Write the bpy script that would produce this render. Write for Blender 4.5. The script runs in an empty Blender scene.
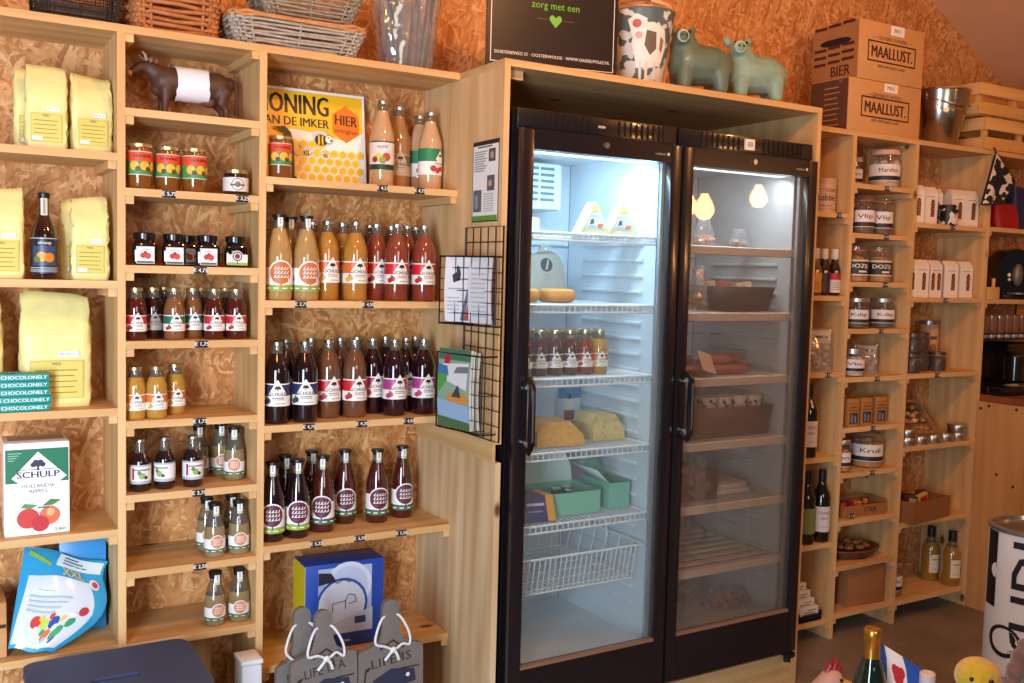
import bpy, bmesh, math, random
from mathutils import Vector, Matrix, Euler
random.seed(7)
SC = bpy.context.scene
COL = SC.collection
PI = math.pi
rad = math.radians

# ------------------------------------------------------------------ camera, world, lights, exposure
cam_d = bpy.data.cameras.new('camera'); cam = bpy.data.objects.new('camera', cam_d); COL.objects.link(cam)
cam_d.sensor_fit = 'HORIZONTAL'; cam_d.sensor_width = 36.0
cam_d.lens = 973.6 / 1024 * 36.0
cam_d.clip_start = 0.02
R3 = ((0.85686728, -0.51488983, 0.02582517), (-0.01387089, -0.07310126, -0.99722806), (0.51535044, 0.85413387, -0.06978006))
cm = Matrix.Identity(4)
for i in range(3):
    cm[i][0] = R3[0][i]; cm[i][1] = -R3[1][i]; cm[i][2] = -R3[2][i]
cm[0][3], cm[1][3], cm[2][3] = 0.0, 0.0, 1.49
cam.matrix_world = cm
SC.camera = cam

W = bpy.data.worlds.new('world'); SC.world = W; W.use_nodes = True
W.node_tree.nodes['Background'].inputs[0].default_value = (0.74, 0.72, 0.72, 1)
W.node_tree.nodes['Background'].inputs[1].default_value = 0.085

def area(name, loc, target, size, power, col, sy=None):
    d = bpy.data.lights.new(name, 'AREA'); d.energy = power; d.color = col
    d.spread = rad(135); d.shape = 'RECTANGLE'; d.size = size; d.size_y = sy or size
    o = bpy.data.objects.new(name, d); COL.objects.link(o); o.location = loc
    o.rotation_euler = (Vector(target) - Vector(loc)).to_track_quat('-Z', 'Y').to_euler()
    return o
area('daylight_doorway', (-1.15, -.3, 1.05), (-.45, 2.7, .90),   .8, 88, (0.72, 0.85, 1.0), 1.9)
area('added_fill_light', (0.6, -2.6, 2.3), (1.3, 2.7, 1.5), 1.4, 18, (1.0, 0.90, 0.76))  # added soft fill from behind the camera, not a known window

SC.view_settings.view_transform = 'Standard'
SC.view_settings.look = 'None'
SC.view_settings.gamma = 1.0
SC.view_settings.use_curve_mapping = False
SC.view_settings.exposure = 0.22

# ------------------------------------------------------------------ materials
def lin(h):
    if isinstance(h, str):
        h = h.lstrip('#'); c = [int(h[i:i + 2], 16) / 255 for i in (0, 2, 4)]
    else: c = h
    return tuple(x / 12.92 if x <= .04045 else ((x + .055) / 1.055) ** 2.4 for x in c) + (1.0,)
MATS = {}
def nmat(name):
    m = bpy.data.materials.new(name); m.use_nodes = True
    return m, m.node_tree.nodes, m.node_tree.links, m.node_tree.nodes['Principled BSDF']
def mat(col, rough=.5, metal=0., coat=0., emit=0., var=.0, vs=40., bump=0., bs=120., spec=None, sheen=0.):
    key = (col, rough, metal, coat, emit, var, vs, bump, bs, spec, sheen)
    if key in MATS: return MATS[key]
    m, N, L, p = nmat('m_' + col.strip('#'))
    p.inputs['Base Color'].default_value = lin(col)
    p.inputs['Roughness'].default_value = rough; p.inputs['Metallic'].default_value = metal
    p.inputs['Coat Weight'].default_value = coat; p.inputs['Coat Roughness'].default_value = .04
    if spec is not None: p.inputs['Specular IOR Level'].default_value = spec
    if sheen: p.inputs['Sheen Weight'].default_value = sheen
    if emit:
        p.inputs['Emission Color'].default_value = lin(col); p.inputs['Emission Strength'].default_value = emit
    if var or bump:
        tc = N.new('ShaderNodeTexCoord')
        if var:
            n = N.new('ShaderNodeTexNoise'); n.inputs['Scale'].default_value = vs; n.inputs['Detail'].default_value = 5
            L.new(tc.outputs['Object'], n.inputs['Vector'])
            r = N.new('ShaderNodeValToRGB'); c = lin(col)
            r.color_ramp.elements[0].position = .3; r.color_ramp.elements[1].position = .7
            r.color_ramp.elements[0].color = tuple(x * (1 - var) for x in c[:3]) + (1,)
            r.color_ramp.elements[1].color = tuple(min(1, x * (1 + var)) for x in c[:3]) + (1,)
            L.new(n.outputs['Fac'], r.inputs['Fac']); L.new(r.outputs['Color'], p.inputs['Base Color'])
        if bump:
            n2 = N.new('ShaderNodeTexNoise'); n2.inputs['Scale'].default_value = bs; n2.inputs['Detail'].default_value = 4
            L.new(tc.outputs['Object'], n2.inputs['Vector'])
            b = N.new('ShaderNodeBump'); b.inputs['Strength'].default_value = bump; b.inputs['Distance'].default_value = .004
            L.new(n2.outputs['Fac'], b.inputs['Height']); L.new(b.outputs['Normal'], p.inputs['Normal'])
    MATS[key] = m
    return m
def wood(axis, a='#c2975f', b='#dfba86', rough=.6, knots=True, name='plywood'):
    key = ('wood', axis, a, b, knots)
    if key in MATS: return MATS[key]
    m, N, L, p = nmat(name + '_' + axis); p.inputs['Roughness'].default_value = rough
    p.inputs['Specular IOR Level'].default_value = .3
    tc = N.new('ShaderNodeTexCoord'); mp = N.new('ShaderNodeMapping')
    s = {'x': (.8, 9, 9), 'y': (9, .8, 9), 'z': (9, 9, .8)}[axis]
    mp.inputs['Scale'].default_value = s
    L.new(tc.outputs['Object'], mp.inputs['Vector'])
    n = N.new('ShaderNodeTexNoise'); n.inputs['Scale'].default_value = 1.6; n.inputs['Detail'].default_value = 6; n.inputs['Distortion'].default_value = .9
    L.new(mp.outputs['Vector'], n.inputs['Vector'])
    w = N.new('ShaderNodeTexWave'); w.wave_type = 'RINGS'; w.inputs['Scale'].default_value = .55; w.inputs['Distortion'].default_value = 6
    w.inputs['Detail'].default_value = 3; w.inputs['Detail Scale'].default_value = 1.2
    L.new(mp.outputs['Vector'], w.inputs['Vector'])
    mx = N.new('ShaderNodeMix'); mx.data_type = 'FLOAT'; mx.inputs[0].default_value = .16
    L.new(n.outputs['Fac'], mx.inputs[2]); L.new(w.outputs['Fac'], mx.inputs[3])
    r = N.new('ShaderNodeValToRGB'); r.color_ramp.elements[0].position = .25; r.color_ramp.elements[1].position = .72
    r.color_ramp.elements[0].color = lin(a); r.color_ramp.elements[1].color = lin(b)
    L.new(mx.outputs[0], r.inputs['Fac'])
    out = r.outputs['Color']
    if knots:
        mp2 = N.new('ShaderNodeMapping'); s2 = {'x': (3.2, 6, 6), 'y': (6, 3.2, 6), 'z': (6, 6, 3.2)}[axis]; mp2.inputs['Scale'].default_value = s2
        L.new(tc.outputs['Object'], mp2.inputs['Vector'])
        v = N.new('ShaderNodeTexVoronoi'); v.inputs['Scale'].default_value = 1.0
        L.new(mp2.outputs['Vector'], v.inputs['Vector'])
        k = N.new('ShaderNodeValToRGB'); k.color_ramp.elements[0].position = .05; k.color_ramp.elements[1].position = .10
        k.color_ramp.elements[0].color = (0, 0, 0, 1); k.color_ramp.elements[1].color = (1, 1, 1, 1)
        L.new(v.outputs['Distance'], k.inputs['Fac'])
        m2 = N.new('ShaderNodeMix'); m2.data_type = 'RGBA'
        m2.inputs[6].default_value = lin('#6d4426'); L.new(k.outputs['Color'], m2.inputs[0]); L.new(out, m2.inputs[7])
        out = m2.outputs[2]
    L.new(out, p.inputs['Base Color'])
    b_ = N.new('ShaderNodeBump'); b_.inputs['Strength'].default_value = .12; b_.inputs['Distance'].default_value = .003
    L.new(n.outputs['Fac'], b_.inputs['Height']); L.new(b_.outputs['Normal'], p.inputs['Normal'])
    MATS[key] = m
    return m
def osb(cols=('#ad6f3c', '#cc9058', '#c0824a', '#dcab74')):
    if ('osb', cols) in MATS: return MATS[('osb', cols)]
    m, N, L, p = nmat('osb_board'); p.inputs['Roughness'].default_value = .55; p.inputs['Specular IOR Level'].default_value = .35
    tc = N.new('ShaderNodeTexCoord')
    nz = N.new('ShaderNodeTexNoise'); nz.inputs['Scale'].default_value = 6; nz.inputs['Detail'].default_value = 3
    L.new(tc.outputs['Object'], nz.inputs['Vector'])
    va = N.new('ShaderNodeVectorMath'); va.operation = 'MULTIPLY_ADD'
    va.inputs[1].default_value = (.05, .05, .05); L.new(nz.outputs['Color'], va.inputs[0]); L.new(tc.outputs['Object'], va.inputs[2])
    best = None; bcol = None
    for i, (ang, sc) in enumerate(((14, 1.0), (62, 1.1), (-40, .9), (105, 1.2), (-75, 1.05))):
        mp = N.new('ShaderNodeMapping'); mp.vector_type = 'TEXTURE'
        mp.inputs['Rotation'].default_value = (0, rad(ang), 0); mp.inputs['Location'].default_value = (i * 1.37, 0, i * .61)
        mp.inputs['Scale'].default_value = (.07 * sc, 10., .011 * sc)
        L.new(va.outputs['Vector'], mp.inputs['Vector'])
        v = N.new('ShaderNodeTexVoronoi'); v.inputs['Scale'].default_value = 1.0; v.inputs['Randomness'].default_value = 1
        L.new(mp.outputs['Vector'], v.inputs['Vector'])
        sp = N.new('ShaderNodeSeparateColor'); L.new(v.outputs['Color'], sp.inputs[0])
        if best is None: best = sp.outputs[0]; bcol = sp.outputs[1]
        else:
            g = N.new('ShaderNodeMath'); g.operation = 'GREATER_THAN'; L.new(sp.outputs[0], g.inputs[0]); L.new(best, g.inputs[1])
            mx = N.new('ShaderNodeMix'); mx.data_type = 'FLOAT'; L.new(g.outputs[0], mx.inputs[0]); L.new(bcol, mx.inputs[2]); L.new(sp.outputs[1], mx.inputs[3])
            mm = N.new('ShaderNodeMath'); mm.operation = 'MAXIMUM'; L.new(sp.outputs[0], mm.inputs[0]); L.new(best, mm.inputs[1])
            best = mm.outputs[0]; bcol = mx.outputs[0]
    fn = N.new('ShaderNodeTexNoise'); fn.inputs['Scale'].default_value = 55; fn.inputs['Detail'].default_value = 5
    L.new(tc.outputs['Object'], fn.inputs['Vector'])
    ad = N.new('ShaderNodeMath'); ad.operation = 'MULTIPLY_ADD'; ad.inputs[1].default_value = .9
    L.new(fn.outputs['Fac'], ad.inputs[0]); 
    sb = N.new('ShaderNodeMath'); sb.operation = 'SUBTRACT'; sb.inputs[1].default_value = .45; L.new(bcol, sb.inputs[0]); L.new(sb.outputs[0], ad.inputs[2])
    r = N.new('ShaderNodeValToRGB'); e = r.color_ramp.elements
    e[0].position = .08; e[0].color = lin(cols[0]); e[1].position = .9; e[1].color = lin(cols[3])
    q = e.new(.3); q.color = lin(cols[2]); q = e.new(.6); q.color = lin(cols[1])
    L.new(ad.outputs[0], r.inputs['Fac']); L.new(r.outputs['Color'], p.inputs['Base Color'])
    b = N.new('ShaderNodeBump'); b.inputs['Strength'].default_value = .35; b.inputs['Distance'].default_value = .004
    L.new(ad.outputs[0], b.inputs['Height']); L.new(b.outputs['Normal'], p.inputs['Normal'])
    MATS[('osb', cols)] = m
    return m
def glassy(name, tint, tfac=.85, rough=.02, extra=.0):
    """thin clear glass or film: transparent with a fresnel gloss"""
    if ('g', name) in MATS: return MATS[('g', name)]
    m = bpy.data.materials.new(name); m.use_nodes = True; N = m.node_tree.nodes; L = m.node_tree.links
    N.remove(N['Principled BSDF']); out = N['Material Output']
    t = N.new('ShaderNodeBsdfTransparent'); t.inputs[0].default_value = lin(tint)
    d = N.new('ShaderNodeBsdfPrincipled'); d.inputs['Base Color'].default_value = lin(tint); d.inputs['Roughness'].default_value = .3
    a = N.new('ShaderNodeMixShader'); a.inputs[0].default_value = 1 - tfac; L.new(t.outputs[0], a.inputs[1]); L.new(d.outputs[0], a.inputs[2])
    g = N.new('ShaderNodeBsdfGlossy'); g.inputs['Roughness'].default_value = rough
    fr = N.new('ShaderNodeLayerWeight'); fr.inputs[0].default_value = .5
    pw = N.new('ShaderNodeMath'); pw.operation = 'POWER'; pw.inputs[1].default_value = 5; L.new(fr.outputs['Facing'], pw.inputs[0])
    ad = N.new('ShaderNodeMath'); ad.operation = 'MULTIPLY_ADD'; ad.use_clamp = True; ad.inputs[1].default_value = .95; ad.inputs[2].default_value = .04 + extra; L.new(pw.outputs[0], ad.inputs[0])
    b = N.new('ShaderNodeMixShader'); L.new(ad.outputs[0], b.inputs[0]); L.new(a.outputs[0], b.inputs[1]); L.new(g.outputs[0], b.inputs[2])
    L.new(b.outputs[0], out.inputs[0])
    MATS[('g', name)] = m
    return m
def patches(name, ca, cb, scale=14., thr=.5, rough=.5):
    if ('p', name) in MATS: return MATS[('p', name)]
    m, N, L, p = nmat(name); p.inputs['Roughness'].default_value = rough
    tc = N.new('ShaderNodeTexCoord'); n = N.new('ShaderNodeTexNoise'); n.inputs['Scale'].default_value = scale; n.inputs['Detail'].default_value = 1.5
    L.new(tc.outputs['Object'], n.inputs['Vector'])
    r = N.new('ShaderNodeValToRGB'); r.color_ramp.interpolation = 'CONSTANT'
    r.color_ramp.elements[0].color = lin(ca); r.color_ramp.elements[1].position = thr; r.color_ramp.elements[1].color = lin(cb)
    L.new(n.outputs['Fac'], r.inputs['Fac']); L.new(r.outputs['Color'], p.inputs['Base Color'])
    MATS[('p', name)] = m
    return m

PLX, PLY, PLZ = wood('x'), wood('y'), wood('z')
OSB = osb()
CLEAR = glassy('clear_glass', '#f6f8f6', .97)
FILM = glassy('clear_film', '#eef2f5', .84, .09, .08)
WHITE = mat('#f1efea', .55); BLACK = mat('#17161a', .45); INK = mat('#1c1b1e', .6)
SILVER = mat('#c9c9c6', .28, 1.0); GOLD = mat('#c9a24e', .3, 1.0); DARKCAP = mat('#15161b', .35)

# ------------------------------------------------------------------ mesh helpers
_TXT = {}
def text_mesh(s, size, bold=0.0):
    key = (s, round(size, 5), bold)
    if key in _TXT: return _TXT[key]
    c = bpy.data.curves.new('t', 'FONT'); c.body = s; c.size = size; c.align_x = 'CENTER'; c.align_y = 'CENTER'
    c.resolution_u = 2
    o = bpy.data.objects.new('t', c); COL.objects.link(o)
    dg = bpy.context.evaluated_depsgraph_get(); me = bpy.data.meshes.new_from_object(o.evaluated_get(dg))
    V = [tuple(v.co) for v in me.vertices]; P = [tuple(p.vertices) for p in me.polygons]; n = len(V)
    if bold >= .009:      # heavier strokes: the letters struck three times, a little apart
        d = bold * size * 1.1
        V = [(x + o, y, z + .00001 * k) for k, o in enumerate((-d, 0, d)) for x, y, z in V]; P = [tuple(i + n * k for i in q) for k in range(3) for q in P]
    res = (V, P)
    bpy.data.objects.remove(o); bpy.data.curves.remove(c); bpy.data.meshes.remove(me)
    _TXT[key] = res
    return res
class G:
    """collects shapes into one mesh"""
    def __init__(self): self.bm = bmesh.new(); self.mats = []
    def mi(self, m):
        if m not in self.mats: self.mats.append(m)
        return self.mats.index(m)
    def poly(self, pts, m, smooth=False):
        f = self.bm.faces.new([self.bm.verts.new(p) for p in pts]); f.material_index = self.mi(m); f.smooth = smooth
        return f
    def mesh(self, vs, fs, m, M=None):
        bv = [self.bm.verts.new((M @ Vector(v)) if M else v) for v in vs]; i = self.mi(m); out = []
        for f in fs:
            if len(set(f)) < 3: continue
            try: q = self.bm.faces.new([bv[k] for k in f])
            except ValueError: continue
            q.material_index = i; q.smooth = True; out.append(q)
        return bv, out
    def box(self, c, s, m, rot=None, bev=0.):
        x, y, z = s[0] / 2, s[1] / 2, s[2] / 2
        vs = [(a * x, b * y, d * z) for a in (-1, 1) for b in (-1, 1) for d in (-1, 1)]
        M = Matrix.Translation(c) @ (Euler(rot).to_matrix().to_4x4() if rot else Matrix.Identity(4))
        fs = [(0, 1, 3, 2), (4, 6, 7, 5), (0, 4, 5, 1), (2, 3, 7, 6), (0, 2, 6, 4), (1, 5, 7, 3)]
        bv, ff = self.mesh(vs, fs, m, M)
        if bev:
            es = list({e for f in ff for e in f.edges})
            bmesh.ops.bevel(self.bm, geom=es, offset=bev, segments=2, affect='EDGES', profile=.5)
        return self
    def lathe(self, prof, m, seg=20, c=(0, 0, 0), M=None, mats=None):
        """prof: (r, z[, material]) from bottom to top"""
        vs, fs = [], []; T_ = Matrix.Translation(c) @ (M or Matrix.Identity(4))
        rings = []
        for p in prof:
            r, z = p[0], p[1]
            rings.append([self.bm.verts.new(T_ @ Vector((r * math.cos(2 * PI * k / seg), r * math.sin(2 * PI * k / seg), z))) for k in range(seg)] if r > 1e-6
                         else [self.bm.verts.new(T_ @ Vector((0, 0, z)))])
        for j in range(len(rings) - 1):
            a, b = rings[j], rings[j + 1]; i = self.mi(prof[j + 1][2] if len(prof[j + 1]) > 2 else m)
            for k in range(seg):
                k2 = (k + 1) % seg
                if len(a) == 1 and len(b) == 1: continue
                if len(a) == 1: q = [a[0], b[k2], b[k]]
                elif len(b) == 1: q = [a[k], a[k2], b[0]]
                else: q = [a[k], a[k2], b[k2], b[k]]
                f = self.bm.faces.new(q); f.material_index = i; f.smooth = True
        return self
    def cyl(self, c, r, h, m, seg=16, r2=None, M=None):
        return self.lathe([(0, 0), (r, 0), (r2 if r2 is not None else r, h), (0, h)], m, seg, c, M)
    def tube(self, pts, r, m, seg=6, closed=False):
        pts = [Vector(p) for p in pts]; n = len(pts); rings = []; up0 = None
        for i, p in enumerate(pts):
            if closed: t = pts[(i + 1) % n] - pts[i - 1]
            else: t = pts[min(i + 1, n - 1)] - pts[max(i - 1, 0)]
            if t.length < 1e-9: t = Vector((0, 0, 1))
            t.normalize()
            u = up0 - t * up0.dot(t) if up0 is not None else t.orthogonal()
            if u.length < 1e-6: u = t.orthogonal()
            u.normalize(); up0 = u; v = t.cross(u)
            rr = r[i] if isinstance(r, (list, tuple)) else r
            rings.append([self.bm.verts.new(p + (u * math.cos(2 * PI * k / seg) + v * math.sin(2 * PI * k / seg)) * rr) for k in range(seg)])
        ix = self.mi(m)
        for i in range(n if closed else n - 1):
            a, b = rings[i], rings[(i + 1) % n]
            for k in range(seg):
                f = self.bm.faces.new((a[k], a[(k + 1) % seg], b[(k + 1) % seg], b[k])); f.material_index = ix; f.smooth = True
        if not closed:
            for q in (rings[0][::-1], rings[-1]):
                f = self.bm.faces.new(q); f.material_index = ix
        return self
    def prism(self, poly, d, m, M=None, mside=None):
        """polygon in XZ, extruded from y=0 to y=d"""
        n = len(poly); M = M or Matrix.Identity(4)
        a = [self.bm.verts.new(M @ Vector((x, 0, z))) for x, z in poly]; b = [self.bm.verts.new(M @ Vector((x, d, z))) for x, z in poly]
        i = self.mi(m); j = self.mi(mside or m)
        f = self.bm.faces.new(a); f.material_index = i; f = self.bm.faces.new(b[::-1]); f.material_index = i
        for k in range(n):
            f = self.bm.faces.new((a[k], b[k], b[(k + 1) % n], a[(k + 1) % n])); f.material_index = j; f.smooth = True
        return self
    def ell(self, c, r, m, seg=12, rot=None):
        if not isinstance(r, (tuple, list)): r = (r, r, r)
        M = Matrix.Translation(c) @ (Euler(rot).to_matrix().to_4x4() if rot else Matrix.Identity(4)) @ Matrix.Diagonal((r[0], r[1], r[2], 1))
        h = max(4, seg // 2)
        return self.lathe([(math.cos(-PI / 2 + PI * k / h) if 0 < k < h else 0, math.sin(-PI / 2 + PI * k / h)) for k in range(h + 1)], m, seg, (0, 0, 0), M)
    def text(self, s, size, m, c, rot=(PI / 2, 0, 0), bold=.0, sx=1.0, maxw=None):
        vs, fs = text_mesh(s, size, bold)
        if maxw:
            w = max(v[0] for v in vs) - min(v[0] for v in vs)
            if w > 0: sx = maxw / w
        self.mesh(vs, fs, m, Matrix.Translation(c) @ Euler(rot).to_matrix().to_4x4() @ Matrix.Diagonal((sx, 1, 1, 1)))
        return self
    def ob(self, name, parent=None, loc=(0, 0, 0), rot=(0, 0, 0), angle=38, recalc=True):
        bm = self.bm
        if recalc: bmesh.ops.recalc_face_normals(bm, faces=bm.faces[:])
        me = bpy.data.meshes.new(name); bm.to_mesh(me); bm.free()
        for m in self.mats: me.materials.append(m)
        try: me.set_sharp_from_angle(angle=rad(angle))
        except Exception: pass
        o = bpy.data.objects.new(name, me); COL.objects.link(o); o.location = loc; o.rotation_euler = rot
        if parent: o.parent = parent
        return o
def disc(cx, cz, r, n=14, sx=1.0):
    return [(cx + sx * r * math.cos(2 * PI * k / n), cz + r * math.sin(2 * PI * k / n)) for k in range(n)]
class Flat:
    """a printed face: layered 2D polygons and lettering, later laid flat or wrapped on a cylinder"""
    def __init__(self): self.items = []; self.k = 0
    def poly(self, pts, m): self.k += 1; self.items.append(('p', pts, m, self.k)); return self
    def rect(self, x0, z0, x1, z1, m): return self.poly([(x0, z0), (x1, z0), (x1, z1), (x0, z1)], m)
    def disc(self, x, z, r, m, n=14, sx=1.): return self.poly(disc(x, z, r, n, sx), m)
    def text(self, s, size, m, x, z, bold=.0, maxw=None, rot=0.):
        self.k += 1; vs, fs = text_mesh(s, size, bold); sx = 1.
        if maxw:
            w = max(v[0] for v in vs) - min(v[0] for v in vs); sx = maxw / w if w else 1
        c, s_ = math.cos(rot), math.sin(rot)
        V = [(x + c * v[0] * sx - s_ * v[1], z + s_ * v[0] * sx + c * v[1]) for v in vs]
        self.items.append(('t', V, fs, m, self.k, [v[2] for v in vs])); return self
    def tree(self, x, z, s, m):
        self.poly([(x - s * .12, z - s * .55), (x + s * .12, z - s * .55), (x + s * .06, z), (x - s * .06, z)], m)
        for dx, dz, r in ((-.42, 0, .26), (.42, 0, .26), (-.2, .22, .28), (.2, .22, .28), (0, .08, .32)): self.disc(x + dx * s, z + dz * s, r * s, m, 9)
        return self
    def into(self, g, r=None, off=.0004, step=.00012, M=None, fn=None, cut=None):
        """r: wrap radius (facing -Y) or None for a flat print in XZ at y=-off"""
        bm = bmesh.new(); g0 = g
        lay = bm.faces.layers.int.new('k')
        for it in self.items:
            if it[0] == 'p':
                f = bm.faces.new([bm.verts.new((x, -it[3] * step, z)) for x, z in it[1]]); f.material_index = g0.mi(it[2])
            else:
                bv = [bm.verts.new((x, -it[4] * step - dz, z)) for (x, z), dz in zip(it[1], it[5])]
                for q in it[2]:
                    try: f = bm.faces.new([bv[k] for k in q]); f.material_index = g0.mi(it[3])
                    except ValueError: pass
        if r:
            xs = [v.co.x for v in bm.verts]; x = min(xs); d = r * rad(14)
            while x < max(xs):
                x += d
                bmesh.ops.bisect_plane(bm, geom=bm.verts[:] + bm.edges[:] + bm.faces[:], plane_co=(x, 0, 0), plane_no=(1, 0, 0))
        if cut:
            for ax in (0, 2):
                lo = min(v.co[ax] for v in bm.verts); hi = max(v.co[ax] for v in bm.verts); no = [0, 0, 0]; no[ax] = 1
                for q in range(1, cut):
                    co = [0, 0, 0]; co[ax] = lo + (hi - lo) * q / cut
                    bmesh.ops.bisect_plane(bm, geom=bm.verts[:] + bm.edges[:] + bm.faces[:], plane_co=co, plane_no=no)
        vmap = {}
        for v in bm.verts:
            if fn: p = Vector(fn(v.co.x, v.co.z, off - v.co.y))
            elif r:
                a = v.co.x / r; rr = (r(v.co.z) if callable(r) else r) + off - v.co.y
                p = Vector((rr * math.sin(a), -rr * math.cos(a), v.co.z))
            else: p = Vector((v.co.x, v.co.y - off, v.co.z))
            vmap[v] = g0.bm.verts.new((M @ p) if M else p)
        for f in bm.faces:
            q = g0.bm.faces.new([vmap[v] for v in f.verts]); q.material_index = f.material_index; q.smooth = bool(r or fn)
        bm.free()
        return g

# ------------------------------------------------------------------ object helpers
def thing(name, label, cat, loc=(0, 0, 0), rz=0., group=None):
    o = bpy.data.objects.new(name, None); COL.objects.link(o); o.empty_display_size = .05
    o.location = loc; o.rotation_euler = (0, 0, rz); return tag(o, label, cat, group)
def tag(o, label, cat, group=None, kind=None):
    o['label'] = label; o['category'] = cat
    if group: o['group'] = group
    if kind: o['kind'] = kind
    return o
def struct(o): o['kind'] = 'structure'; return o
KIDS = {}
def dup(root):
    def cp(o, parent):
        c = o.copy(); COL.objects.link(c)
        if parent is not None: c.parent = parent
        for ch in o.children: cp(ch, c)
        return c
    return cp(root, None)
PROTO = {}
def put(key, fn, loc, rz, label, group=None):
    if key not in PROTO:
        o = fn(); PROTO[key] = o
    else: o = dup(PROTO[key])
    o.location = loc; o.rotation_euler = (0, 0, rz); o['label'] = label
    if group: o['group'] = group
    elif 'group' in o: del o['group']
    return o
def organic(name, caps, m, parent=None, voxel=.005, smooth=8, loc=(0, 0, 0)):
    """one continuous skin over tapered limbs: (p0, r0, p1, r1) or (centre, (rx, ry, rz)[, rotation])"""
    g = G()
    for c in caps:
        if len(c) == 4:
            p0, r0, p1, r1 = Vector(c[0]), c[1], Vector(c[2]), c[3]; n = max(2, int((p1 - p0).length / (.5 * max(.003, min(r0, r1)))) + 1); n = min(n, 9)
            g.tube([p0.lerp(p1, k / n) for k in range(n + 1)], [r0 + (r1 - r0) * k / n for k in range(n + 1)], m, 12); g.ell(p0, r0, m, 12); g.ell(p1, r1, m, 12)
        else: g.ell(c[0], c[1], m, 16, c[2] if len(c) > 2 else None)
    o = g.ob(name, parent, loc, angle=180)
    r = o.modifiers.new('remesh', 'REMESH'); r.mode = 'VOXEL'; r.voxel_size = voxel; r.use_smooth_shade = True
    s = o.modifiers.new('smooth', 'SMOOTH'); s.iterations = smooth; s.factor = .5
    return o
# ------------------------------------------------------------------ the setting
FLOORM, N_, L_, P_ = nmat('concrete_floor')
P_.inputs['Roughness'].default_value = .5
tc_ = N_.new('ShaderNodeTexCoord'); n1_ = N_.new('ShaderNodeTexNoise'); n1_.inputs['Scale'].default_value = 3.2; n1_.inputs['Detail'].default_value = 8
L_.new(tc_.outputs['Object'], n1_.inputs['Vector']); r_ = N_.new('ShaderNodeValToRGB'); r_.color_ramp.elements[0].position = .3; r_.color_ramp.elements[1].position = .75
r_.color_ramp.elements[0].color = lin('#68635d'); r_.color_ramp.elements[1].color = lin('#918b84')
L_.new(n1_.outputs['Fac'], r_.inputs['Fac']); L_.new(r_.outputs['Color'], P_.inputs['Base Color'])
g = G(); g.box((2.0, 0.5, -.05), (9.4, 5.2, .1), FLOORM)
struct(g.ob('floor'))
g = G(); g.box((2.0, 3.10, 1.75), (9.4, .1, 3.5), OSB)
struct(g.ob('wall_back'))
CEIL = mat('#dcb392', .6, var=.06, vs=3)
a_ = math.atan2(2.5 - 2.82, 4.747 - 4.159)
# the underside of the roof slope meets the back wall along a falling line on the right
g = G(); g.prism([(2.9, 3.505), (6.7, 1.437), (6.7, 1.537), (2.9, 3.605)], -5.15, CEIL)
struct(g.ob('ceiling', loc=(0, 3.05, 0)))
g = G(); g.prism([(2.9, 3.505), (-2.7, 3.505), (-2.7, 3.605), (2.9, 3.605)], -5.15, CEIL)
struct(g.ob('ceiling', loc=(0, 3.05, 0)))
g = G(); g.box((5.6, .55, 1.05), (.08, 5.0, 2.1), OSB)
struct(g.ob('wall_right'))

# ------------------------------------------------------------------ shelving on the left
YF, YB, TOP = 2.70, 2.95, 2.10
def shelf(root, x0, x1, z, y0=YF, y1=YB, cleats=True, th=.02):
    g = G(); g.box(((x0 + x1) / 2, (y0 + y1) / 2, z - th / 2), (x1 - x0, y1 - y0, th), PLX); g.ob('shelf', root)
    if cleats:
        for x in (x0 + .011, x1 - .011):
            g = G(); g.box((x, (y0 + y1) / 2 + .002, z - th - .0105), (.021, y1 - y0 - .004, .021), PLY); g.ob('cleat', root)
def upright(root, x, z0, z1, y0=YF, y1=YB, t=.02):
    g = G(); g.box((x, (y0 + y1) / 2, (z0 + z1) / 2), (t, y1 - y0, z1 - z0), PLZ); g.ob('upright', root)
LU = thing('shelving_unit', 'plywood shelving of three bays full of drinks, left of the glass door fridges', 'shelves')
UX = (-.25, .4375, .807)
for x in UX: upright(LU, x, 0, 2.08)
g = G(); g.box((.579, (YF + YB) / 2, 2.09), (1.678, .25, .02), PLX); g.ob('top_board', LU)
g = G(); g.box((.579, 2.957, 1.05), (1.678, .014, 2.08), OSB); g.ob('back_panel', LU)
Z1 = (1.773, 1.444, 1.111, .788, .477); Z2 = (1.891, 1.686, 1.486, 1.286, 1.074, .876, .669, .472); Z3 = (1.742, 1.396, 1.04, .692, .337)
for z in Z1: shelf(LU, -.24, .4275, z)
for z in Z2: shelf(LU, .4475, .797, z)
for z in Z3: shelf(LU, .817, 1.418, z)
for x in (.4585, .786, ):
    g = G(); g.box((x, 2.826, 2.0695), (.021, .246, .021), PLY); g.ob('cleat', LU)

# ------------------------------------------------------------------ shelving on the right
RU = thing('shelving_unit', 'plywood shelving of narrow bays with jars and packets, right of the fridges', 'shelves')
for x in (3.2225, 3.615, 4.14): upright(RU, x, 0, 2.08, 2.70, 2.95, .02)
g = G(); g.box((3.76, 2.825, 2.09), (2.08, .25, .02), PLX); g.ob('top_board', RU)
g = G(); g.box((3.76, 2.957, 1.05), (2.08, .014, 2.08), OSB); g.ob('back_panel', RU)
ZA = (1.766, 1.433, 1.122, .775, .415, .09); ZB = (1.892, 1.691, 1.492, 1.298, 1.097, .887, .697, .494, .303, .101)
ZC = (1.752, 1.431, 1.099, .779, .44, .096); ZD = (1.757, 1.428)
for z in ZA: shelf(RU, 2.725, 3.2125, z)
for z in ZB: shelf(RU, 3.2325, 3.605, z)
for z in ZC: shelf(RU, 3.625, 4.13, z)
for z in ZD: shelf(RU, 4.15, 4.79, z)

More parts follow.
